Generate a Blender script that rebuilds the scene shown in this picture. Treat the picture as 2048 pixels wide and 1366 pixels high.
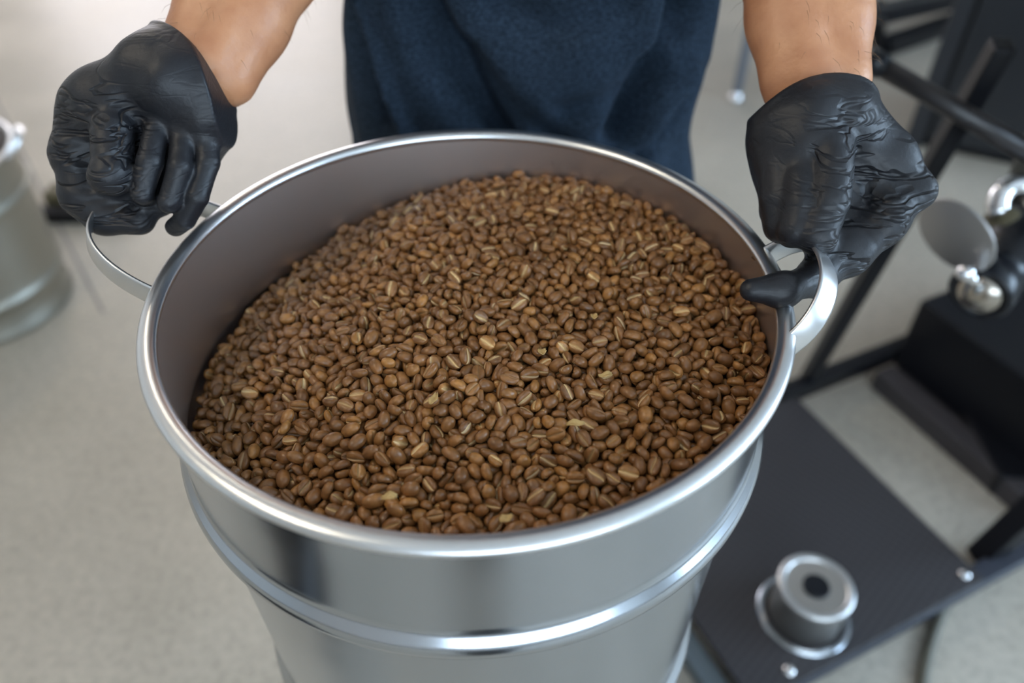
import bpy, bmesh, math, random
import numpy as np
from mathutils import Vector, Matrix, Quaternion

for o in list(bpy.data.objects):
    bpy.data.objects.remove(o)
S = bpy.context.scene
C = S.collection
PI = math.pi
R = math.radians

# ------------------------------------------------------------------ camera
CAM = Vector((0.0, 0.0, 1.175))
PITCH = R(42.3)
FWD = Vector((0, math.cos(PITCH), -math.sin(PITCH)))
UPV = Vector((0, math.sin(PITCH), math.cos(PITCH)))
cd = bpy.data.cameras.new('camera')
cd.sensor_width = 36.0
cd.lens = 1600 / 2048 * 36.0
cd.clip_start = 0.02
cd.dof.use_dof = True
cd.dof.focus_distance = 0.462
cd.dof.aperture_fstop = 3.4
cam = bpy.data.objects.new('camera', cd)
C.objects.link(cam)
cam.location = CAM
cam.rotation_euler = (PI / 2 - PITCH, 0, 0)
S.camera = cam

# ------------------------------------------------------------------ world, exposure
w = bpy.data.worlds.new('world')
S.world = w
w.use_nodes = True
w.node_tree.nodes['Background'].inputs[0].default_value = (0.75, 0.85, 1.0, 1)
w.node_tree.nodes['Background'].inputs[1].default_value = 0.6
S.view_settings.view_transform = 'Standard'
S.view_settings.look = 'None'
S.view_settings.gamma = 1
S.view_settings.use_curve_mapping = False
S.view_settings.exposure = 0.1

# light levels of the room (window panes and ceiling lamps are built with the room)
WIN_BACK = 4.6
WIN_RIGHT = 11.0
WIN_FRONT = 6.0
LAMP = 19.0


def at(x, y, d):
    """survey helper: the point seen at (x, y) of the 2048x1366 frame, d metres along the viewing axis"""
    return CAM + (FWD + Vector((1, 0, 0)) * ((x - 1024) / 1600) - UPV * ((y - 683) / 1600)) * d


def onz(x, y, z=0.0):
    v = at(x, y, 1) - CAM
    return CAM + v * ((z - CAM.z) / v.z)


# ------------------------------------------------------------------ materials
MATS = {}


def mat(name, col=(.5, .5, .5), rough=.5, metal=0.0, emit=None, estr=1.0, noise=None, bump=None, spec=None,
        sheen=0.0, coat=0.0, aniso=0.0):
    """noise = (scale, colour2, amount, detail); bump = (scale, strength, distance)"""
    if name in MATS:
        return MATS[name]
    m = bpy.data.materials.new(name)
    m.use_nodes = True
    nt = m.node_tree
    b = nt.nodes['Principled BSDF']
    b.inputs['Base Color'].default_value = (*col, 1)
    b.inputs['Roughness'].default_value = rough
    b.inputs['Metallic'].default_value = metal
    b.inputs['Sheen Weight'].default_value = sheen
    b.inputs['Coat Weight'].default_value = coat
    if spec is not None:
        b.inputs['Specular IOR Level'].default_value = spec
    if emit:
        b.inputs['Emission Color'].default_value = (*emit, 1)
        b.inputs['Emission Strength'].default_value = estr
    tc = nt.nodes.new('ShaderNodeTexCoord')
    if noise:
        n = nt.nodes.new('ShaderNodeTexNoise')
        n.inputs['Scale'].default_value = noise[0]
        n.inputs['Detail'].default_value = noise[3] if len(noise) > 3 else 4
        nt.links.new(tc.outputs['Object'], n.inputs['Vector'])
        r = nt.nodes.new('ShaderNodeValToRGB')
        r.color_ramp.elements[0].position = .5 - noise[2]
        r.color_ramp.elements[1].position = .5 + noise[2]
        r.color_ramp.elements[0].color = (*col, 1)
        r.color_ramp.elements[1].color = (*noise[1], 1)
        nt.links.new(n.outputs['Fac'], r.inputs['Fac'])
        nt.links.new(r.outputs['Color'], b.inputs['Base Color'])
    if bump:
        n = nt.nodes.new('ShaderNodeTexNoise')
        n.inputs['Scale'].default_value = bump[0]
        n.inputs['Detail'].default_value = 5
        nt.links.new(tc.outputs['Object'], n.inputs['Vector'])
        k = nt.nodes.new('ShaderNodeBump')
        k.inputs['Strength'].default_value = bump[1]
        k.inputs['Distance'].default_value = bump[2]
        nt.links.new(n.outputs['Fac'], k.inputs['Height'])
        nt.links.new(k.outputs['Normal'], b.inputs['Normal'])
    MATS[name] = m
    return m


steel = mat('satin_steel', (.53, .57, .62), .20, 1.0, bump=(900, .04, .0004))
steel_in = mat('brushed_steel_inside', (.66, .62, .60), .42, 1.0)
rim_m = mat('rim_steel', (.78, .79, .80), .30, 1.0)
chrome = mat('polished_steel', (.80, .80, .81), .14, 1.0)
galv = mat('dull_drum_steel', (.40, .39, .34), .46, 1.0)
black_paint = mat('black_powder_coat', (.006, .0065, .009), .38, 0, bump=(700, .1, .0005), spec=.28)
black_plastic = mat('black_plastic', (.006, .007, .010), .28, spec=.4)
dark_grey = mat('dark_grey_coat', (.045, .040, .043), .5, spec=.4)
grey_panel = mat('grey_green_panel', (.075, .078, .068), .5)
olive = mat('olive_plastic', (.10, .085, .045), .6)
skin = mat('skin', (.60, .29, .145), .44, noise=(34, (.40, .16, .075), .24, 4), bump=(330, .35, .0012))
nitrile = mat('black_nitrile', (.009, .010, .013), .46, noise=(30, (.015, .015, .018), .3), bump=(420, .25, .0009), spec=.42)
denim = mat('denim', (.045, .085, .15), .85, noise=(90, (.03, .06, .11), .2), bump=(900, .4, .001))
hair_m = mat('dark_hair', (.03, .02, .012), .6)
leather = mat('shoe_leather', (.02, .016, .013), .4)
wall_m = mat('wall_paint', (.62, .62, .60), .8, bump=(60, .1, .002))
ceil_m = mat('ceiling_paint', (.66, .66, .65), .9)
frame_m = mat('window_frame_paint', (.1, .1, .1), .4)
trim_m = mat('baseboard_paint', (.30, .30, .29), .5)
cable_m = mat('cable_sheath', (.12, .115, .09), .5)
pane_back = mat('daylight_back', (0, 0, 0), .2, emit=(1.0, .95, 1.0), estr=WIN_BACK)
pane_right = mat('daylight_right', (0, 0, 0), .2, emit=(.58, .78, 1.0), estr=WIN_RIGHT)
pane_front = mat('daylight_front', (0, 0, 0), .2, emit=(.70, .85, 1.0), estr=WIN_FRONT)
lamp_m = mat('lamp_diffuser', (.8, .8, .8), .5, emit=(1.0, .86, .66), estr=LAMP)


def floor_material():
    m = bpy.data.materials.new('polished_concrete')
    m.use_nodes = True
    nt = m.node_tree
    b = nt.nodes['Principled BSDF']
    tc = nt.nodes.new('ShaderNodeTexCoord')
    n1 = nt.nodes.new('ShaderNodeTexNoise'); n1.inputs['Scale'].default_value = 3.2; n1.inputs['Detail'].default_value = 6
    n2 = nt.nodes.new('ShaderNodeTexNoise'); n2.inputs['Scale'].default_value = 75; n2.inputs['Detail'].default_value = 3
    v = nt.nodes.new('ShaderNodeTexVoronoi'); v.inputs['Scale'].default_value = 120
    for n in (n1, n2, v):
        nt.links.new(tc.outputs['Object'], n.inputs['Vector'])
    r = nt.nodes.new('ShaderNodeValToRGB')
    r.color_ramp.elements[0].position = .34; r.color_ramp.elements[0].color = (.40, .365, .305, 1)
    r.color_ramp.elements[1].position = .68; r.color_ramp.elements[1].color = (.50, .455, .385, 1)
    nt.links.new(n1.outputs['Fac'], r.inputs['Fac'])
    r2 = nt.nodes.new('ShaderNodeValToRGB')
    r2.color_ramp.elements[0].position = .30; r2.color_ramp.elements[0].color = (.72, .72, .72, 1)
    r2.color_ramp.elements[1].position = .60; r2.color_ramp.elements[1].color = (1, 1, 1, 1)
    nt.links.new(n2.outputs['Fac'], r2.inputs['Fac'])
    r3 = nt.nodes.new('ShaderNodeValToRGB')
    r3.color_ramp.elements[0].position = .05; r3.color_ramp.elements[0].color = (.72, .72, .74, 1)
    r3.color_ramp.elements[1].position = .30; r3.color_ramp.elements[1].color = (1, 1, 1, 1)
    nt.links.new(v.outputs['Distance'], r3.inputs['Fac'])
    prev = r.outputs['Color']
    for q in (r2, r3):
        mx = nt.nodes.new('ShaderNodeMix'); mx.data_type = 'RGBA'; mx.blend_type = 'MULTIPLY'
        mx.inputs[0].default_value = .8
        nt.links.new(prev, mx.inputs[6]); nt.links.new(q.outputs['Color'], mx.inputs[7])
        prev = mx.outputs[2]
    nt.links.new(prev, b.inputs['Base Color'])
    rr = nt.nodes.new('ShaderNodeMapRange')
    rr.inputs['To Min'].default_value = .30; rr.inputs['To Max'].default_value = .48
    nt.links.new(n1.outputs['Fac'], rr.inputs['Value'])
    nt.links.new(rr.outputs['Result'], b.inputs['Roughness'])
    return m


def shirt_material():
    m = bpy.data.materials.new('heathered_navy_jersey')
    m.use_nodes = True
    nt = m.node_tree
    b = nt.nodes['Principled BSDF']
    tc = nt.nodes.new('ShaderNodeTexCoord')
    mp = nt.nodes.new('ShaderNodeMapping'); mp.inputs['Scale'].default_value = (300, 300, 620)
    n = nt.nodes.new('ShaderNodeTexNoise'); n.inputs['Scale'].default_value = 1.0; n.inputs['Detail'].default_value = 5
    nt.links.new(tc.outputs['Object'], mp.inputs['Vector']); nt.links.new(mp.outputs['Vector'], n.inputs['Vector'])
    r = nt.nodes.new('ShaderNodeValToRGB')
    r.color_ramp.elements[0].position = .36; r.color_ramp.elements[0].color = (.0065, .0125, .0215, 1)
    r.color_ramp.elements[1].position = .66; r.color_ramp.elements[1].color = (.024, .041, .066, 1)
    nt.links.new(n.outputs['Fac'], r.inputs['Fac']); nt.links.new(r.outputs['Color'], b.inputs['Base Color'])
    b.inputs['Roughness'].default_value = .9
    b.inputs['Specular IOR Level'].default_value = .2
    k = nt.nodes.new('ShaderNodeBump'); k.inputs['Strength'].default_value = .5; k.inputs['Distance'].default_value = .0012
    nt.links.new(n.outputs['Fac'], k.inputs['Height']); nt.links.new(k.outputs['Normal'], b.inputs['Normal'])
    return m


def tread_material():
    """black steel sheet rolled with a fine checker tread"""
    m = bpy.data.materials.new('fine_tread_sheet')
    m.use_nodes = True
    nt = m.node_tree
    b = nt.nodes['Principled BSDF']
    tc = nt.nodes.new('ShaderNodeTexCoord')
    c = nt.nodes.new('ShaderNodeTexChecker'); c.inputs['Scale'].default_value = 110
    c.inputs['Color1'].default_value = (.020, .018, .021, 1); c.inputs['Color2'].default_value = (.036, .033, .036, 1)
    nt.links.new(tc.outputs['Object'], c.inputs['Vector'])
    nt.links.new(c.outputs['Color'], b.inputs['Base Color'])
    b.inputs['Roughness'].default_value = .5
    k = nt.nodes.new('ShaderNodeBump'); k.inputs['Strength'].default_value = .4; k.inputs['Distance'].default_value = .001
    nt.links.new(c.outputs['Fac'], k.inputs['Height']); nt.links.new(k.outputs['Normal'], b.inputs['Normal'])
    return m


def bean_material():
    m = bpy.data.materials.new('roasted_bean')
    m.use_nodes = True
    nt = m.node_tree
    b = nt.nodes['Principled BSDF']
    a = nt.nodes.new('ShaderNodeAttribute'); a.attribute_name = 'tone'      # 0 dark roast .. 1 light
    ch = nt.nodes.new('ShaderNodeAttribute'); ch.attribute_name = 'chaff'   # pale silverskin in the crease
    tc = nt.nodes.new('ShaderNodeTexCoord')
    n = nt.nodes.new('ShaderNodeTexNoise'); n.inputs['Scale'].default_value = 260; n.inputs['Detail'].default_value = 4
    nt.links.new(tc.outputs['Object'], n.inputs['Vector'])
    r = nt.nodes.new('ShaderNodeValToRGB')
    e = r.color_ramp.elements
    e[0].position = 0; e[0].color = (.085, .034, .012, 1)
    e[1].position = 1; e[1].color = (.55, .25, .065, 1)
    q = e.new(.5); q.color = (.275, .118, .037, 1)
    nt.links.new(a.outputs['Fac'], r.inputs['Fac'])
    r2 = nt.nodes.new('ShaderNodeValToRGB')
    r2.color_ramp.elements[0].position = .3; r2.color_ramp.elements[0].color = (.62, .62, .62, 1)
    r2.color_ramp.elements[1].position = .7; r2.color_ramp.elements[1].color = (1.2, 1.2, 1.2, 1)
    nt.links.new(n.outputs['Fac'], r2.inputs['Fac'])
    mx = nt.nodes.new('ShaderNodeMix'); mx.data_type = 'RGBA'; mx.blend_type = 'MULTIPLY'; mx.inputs[0].default_value = 1
    nt.links.new(r.outputs['Color'], mx.inputs[6]); nt.links.new(r2.outputs['Color'], mx.inputs[7])
    m2 = nt.nodes.new('ShaderNodeMix'); m2.data_type = 'RGBA'
    nt.links.new(ch.outputs['Fac'], m2.inputs[0]); nt.links.new(mx.outputs[2], m2.inputs[6])
    m2.inputs[7].default_value = (.90, .66, .33, 1)
    nt.links.new(m2.outputs[2], b.inputs['Base Color'])
    b.inputs['Roughness'].default_value = .31
    b.inputs['Specular IOR Level'].default_value = .5
    k = nt.nodes.new('ShaderNodeBump'); k.inputs['Strength'].default_value = .35; k.inputs['Distance'].default_value = .0006
    nt.links.new(n.outputs['Fac'], k.inputs['Height']); nt.links.new(k.outputs['Normal'], b.inputs['Normal'])
    return m


def wrinkle_glove():
    """the thin black glove skin puckers into short creases where it is stretched (mesh attribute 'pucker')"""
    nt = nitrile.node_tree
    b = nt.nodes['Principled BSDF']
    tc = nt.nodes.new('ShaderNodeTexCoord')
    mp = nt.nodes.new('ShaderNodeMapping'); mp.inputs['Rotation'].default_value = (.3, .55, .35); mp.inputs['Scale'].default_value = (22, 40, 105)
    n = nt.nodes.new('ShaderNodeTexNoise'); n.inputs['Scale'].default_value = 1; n.inputs['Detail'].default_value = 2; n.inputs['Distortion'].default_value = .6
    nt.links.new(tc.outputs['Object'], mp.inputs['Vector']); nt.links.new(mp.outputs['Vector'], n.inputs['Vector'])
    cr = nt.nodes.new('ShaderNodeValToRGB')
    e = cr.color_ramp.elements
    e[0].position = .44; e[0].color = (1, 1, 1, 1)
    e[1].position = .56; e[1].color = (1, 1, 1, 1)
    q = e.new(.5); q.color = (0, 0, 0, 1)
    nt.links.new(n.outputs['Fac'], cr.inputs['Fac'])
    at_ = nt.nodes.new('ShaderNodeAttribute'); at_.attribute_name = 'pucker'
    bp = nt.nodes.new('ShaderNodeBump'); bp.inputs['Distance'].default_value = .0026
    nt.links.new(at_.outputs['Fac'], bp.inputs['Strength']); nt.links.new(cr.outputs['Color'], bp.inputs['Height'])
    old = b.inputs['Normal'].links[0].from_socket
    nt.links.new(old, bp.inputs['Normal']); nt.links.new(bp.outputs['Normal'], b.inputs['Normal'])


wrinkle_glove()
floor_m = floor_material()
shirt_m = shirt_material()
tread_m = tread_material()
bean_m = bean_material()


# ------------------------------------------------------------------ helpers
def link(name, me, parent=None, m=None, smooth=False):
    o = bpy.data.objects.new(name, me)
    C.objects.link(o)
    if m:
        me.materials.append(m)
    if smooth and len(me.polygons):
        me.polygons.foreach_set('use_smooth', [True] * len(me.polygons))
    if parent:
        o.parent = parent
        o.matrix_parent_inverse = parent.matrix_basis.inverted()
    return o


def tag(o, label=None, cat=None, group=None, kind=None):
    if label: o['label'] = label
    if cat: o['category'] = cat
    if group: o['group'] = group
    if kind: o['kind'] = kind
    return o


def empty(name, loc, label, cat, group=None):
    o = bpy.data.objects.new(name, None)
    o.empty_display_size = .05
    C.objects.link(o)
    o.location = loc
    return tag(o, label, cat, group)


def fin(name, bm, parent=None, m=None, smooth=False, bevel=0.0, seg=2, auto=True):
    bmesh.ops.remove_doubles(bm, verts=bm.verts, dist=1e-6)
    bmesh.ops.recalc_face_normals(bm, faces=bm.faces)
    me = bpy.data.meshes.new(name)
    bm.to_mesh(me)
    bm.free()
    o = link(name, me, parent, m, smooth)
    if bevel:
        d = o.modifiers.new('bevel', 'BEVEL'); d.width = bevel; d.segments = seg; d.limit_method = 'ANGLE'
    return o


def slab(pts, thick, up=None):
    """prism: polygon pts (3D, planar) pushed by thick along up"""
    bm = bmesh.new()
    pts = [Vector(p) for p in pts]
    if up is None:
        up = (pts[1] - pts[0]).cross(pts[2] - pts[0]).normalized()
    a = [bm.verts.new(p) for p in pts]
    b = [bm.verts.new(p + Vector(up) * thick) for p in pts]
    n = len(a)
    bm.faces.new(a); bm.faces.new(b[::-1])
    for i in range(n):
        bm.faces.new((a[i], b[i], b[(i + 1) % n], a[(i + 1) % n]))
    return bm


def box(x0, x1, y0, y1, z0, z1, bm=None, M=None):
    bm = bm or bmesh.new()
    M = M or Matrix()
    v = [bm.verts.new(M @ Vector((x, y, z))) for z in (z0, z1) for y in (y0, y1) for x in (x0, x1)]
    for f in ((0, 1, 3, 2), (4, 5, 7, 6), (0, 1, 5, 4), (2, 3, 7, 6), (0, 2, 6, 4), (1, 3, 7, 5)):
        bm.faces.new([v[i] for i in f])
    return bm


def lathe(prof, seg=96, M=None, bm=None, close=False):
    bm = bm or bmesh.new()
    M = M or Matrix()
    rows = []
    for r, z in prof:
        if r < 1e-6:
            rows.append([bm.verts.new(M @ Vector((0, 0, z)))])
        else:
            rows.append([bm.verts.new(M @ Vector((r * math.cos(2 * PI * k / seg), r * math.sin(2 * PI * k / seg), z))) for k in range(seg)])
    pr = list(zip(rows, rows[1:]))
    if close: pr.append((rows[-1], rows[0]))
    for a, b in pr:
        for k in range(seg):
            j = (k + 1) % seg
            if len(a) == 1 and len(b) == 1: continue
            if len(a) == 1: bm.faces.new((a[0], b[k], b[j]))
            elif len(b) == 1: bm.faces.new((a[k], a[j], b[0]))
            else: bm.faces.new((a[k], a[j], b[j], b[k]))
    return bm


def aim(a, b):
    """matrix placing local z along a->b with origin a"""
    a, b = Vector(a), Vector(b)
    return Matrix.Translation(a) @ (b - a).to_track_quat('Z', 'Y').to_matrix().to_4x4()


def sweep(path, sect, normals=None, closed=False, bm=None):
    """sweep a 2D section (list of (n, b)) along a path; normals = per-point normal, b = tangent x normal"""
    bm = bm or bmesh.new()
    P = [Vector(p) for p in path]
    n = len(P)
    rings = []
    for i in range(n):
        if closed: t = (P[(i + 1) % n] - P[i - 1]).normalized()
        else: t = (P[min(i + 1, n - 1)] - P[max(i - 1, 0)]).normalized()
        N = Vector(normals[i]) if normals else Vector((0, 0, 1))
        N = (N - t * N.dot(t)).normalized()
        Bv = t.cross(N)
        rings.append([bm.verts.new(P[i] + N * a + Bv * b) for a, b in sect])
    m = len(sect)
    for i in range(n if closed else n - 1):
        a, b = rings[i], rings[(i + 1) % n]
        for k in range(m):
            bm.faces.new((a[k], a[(k + 1) % m], b[(k + 1) % m], b[k]))
    if not closed:
        bm.faces.new(rings[0]); bm.faces.new(rings[-1][::-1])
    return bm


def circ(r, n=12):
    return [(r * math.cos(2 * PI * k / n), r * math.sin(2 * PI * k / n)) for k in range(n)]


def tube(a, b, r, n=16):
    a, b = Vector(a), Vector(b)
    t = (b - a).normalized()
    N = t.orthogonal()
    return sweep([a, b], circ(r, n), [N, N])


# signed-distance modelling: bodies, gloves and shoes are grown as one smooth closed surface
def seg_d(P, a, b, ra, rb):
    a = np.array(a, float); b = np.array(b, float)
    ab = b - a
    t = np.clip(((P - a) @ ab) / max(ab @ ab, 1e-12), 0, 1)
    return np.linalg.norm(P - (a + t[..., None] * ab), axis=-1) - (ra + (rb - ra) * t)


def smin(a, b, k):
    h = np.clip(.5 + .5 * (b - a) / k, 0, 1)
    return b + (a - b) * h - k * h * (1 - h)


def nets(fn, lo, hi, vox, relax=0):
    lo = np.array(lo, float); hi = np.array(hi, float)
    n = np.ceil((hi - lo) / vox).astype(int) + 1
    D = np.empty(n, np.float32)
    ys = lo[1] + vox * np.arange(n[1]); zs = lo[2] + vox * np.arange(n[2])
    for i0 in range(0, n[0], 24):
        xs = lo[0] + vox * np.arange(i0, min(i0 + 24, n[0]))
        D[i0:i0 + len(xs)] = fn(np.stack(np.meshgrid(xs, ys, zs, indexing='ij'), -1))
    ins = D < 0
    cnt = np.zeros(n - 1, int); acc = np.zeros((*(n - 1), 3), np.float32)
    I = np.stack(np.meshgrid(*[np.arange(k - 1) for k in n], indexing='ij'), -1).astype(np.float32)
    corners = [(a, b, c) for a in (0, 1) for b in (0, 1) for c in (0, 1)]

    def cut(A, c): return A[c[0]:n[0] - 1 + c[0], c[1]:n[1] - 1 + c[1], c[2]:n[2] - 1 + c[2]]
    for c in corners:
        for ax in range(3):
            if c[ax]: continue
            d = list(c); d[ax] = 1
            da, db = cut(D, c), cut(D, d)
            m = (da < 0) != (db < 0)
            t = da[m] / (da[m] - db[m])
            p = np.tile(np.array(c, np.float32), (len(t), 1)); p[:, ax] += t
            acc[m] += p; cnt[m] += 1
    act = cnt > 0
    idx = -np.ones(n - 1, int); idx[act] = np.arange(act.sum())
    V = lo + vox * (I[act] + acc[act] / cnt[act][:, None])
    F = []
    for ax in range(3):
        u, v = [(1, 2), (2, 0), (0, 1)][ax]
        sl0 = [slice(1, n[0] - 1), slice(1, n[1] - 1), slice(1, n[2] - 1)]
        sl1 = list(sl0)
        sl0[ax] = slice(0, n[ax] - 1); sl1[ax] = slice(1, n[ax])
        a, b = ins[tuple(sl0)], ins[tuple(sl1)]
        m = a != b
        q = np.argwhere(m)
        fl = a[m]
        off = np.array([1, 1, 1]); off[ax] = 0
        q = q + off
        def cell(du, dv):
            r = q.copy(); r[:, u] -= du; r[:, v] -= dv
            return idx[r[:, 0], r[:, 1], r[:, 2]]
        f = np.stack([cell(1, 1), cell(0, 1), cell(0, 0), cell(1, 0)], 1)
        f[~fl] = f[~fl][:, ::-1]
        F.append(f)
    F = np.vstack(F)
    F = F[(F >= 0).all(1)]
    for _ in range(relax):
        s = np.zeros_like(V); k = np.zeros(len(V))
        for a, b in ((0, 1), (1, 2), (2, 3), (3, 0)):
            np.add.at(s, F[:, a], V[F[:, b]]); np.add.at(k, F[:, a], 1)
            np.add.at(s, F[:, b], V[F[:, a]]); np.add.at(k, F[:, b], 1)
        V = V * .4 + .6 * s / k[:, None]
    return V, F


def np_mesh(name, V, F):
    me = bpy.data.meshes.new(name)
    me.vertices.add(len(V)); me.vertices.foreach_set('co', np.asarray(V, np.float32).ravel())
    k = F.shape[1]
    me.loops.add(F.size); me.loops.foreach_set('vertex_index', F.ravel().astype(np.int32))
    me.polygons.add(len(F)); me.polygons.foreach_set('loop_start', np.arange(0, F.size, k, dtype=np.int32))
    me.update(calc_edges=True)
    me.validate()
    return me


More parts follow.
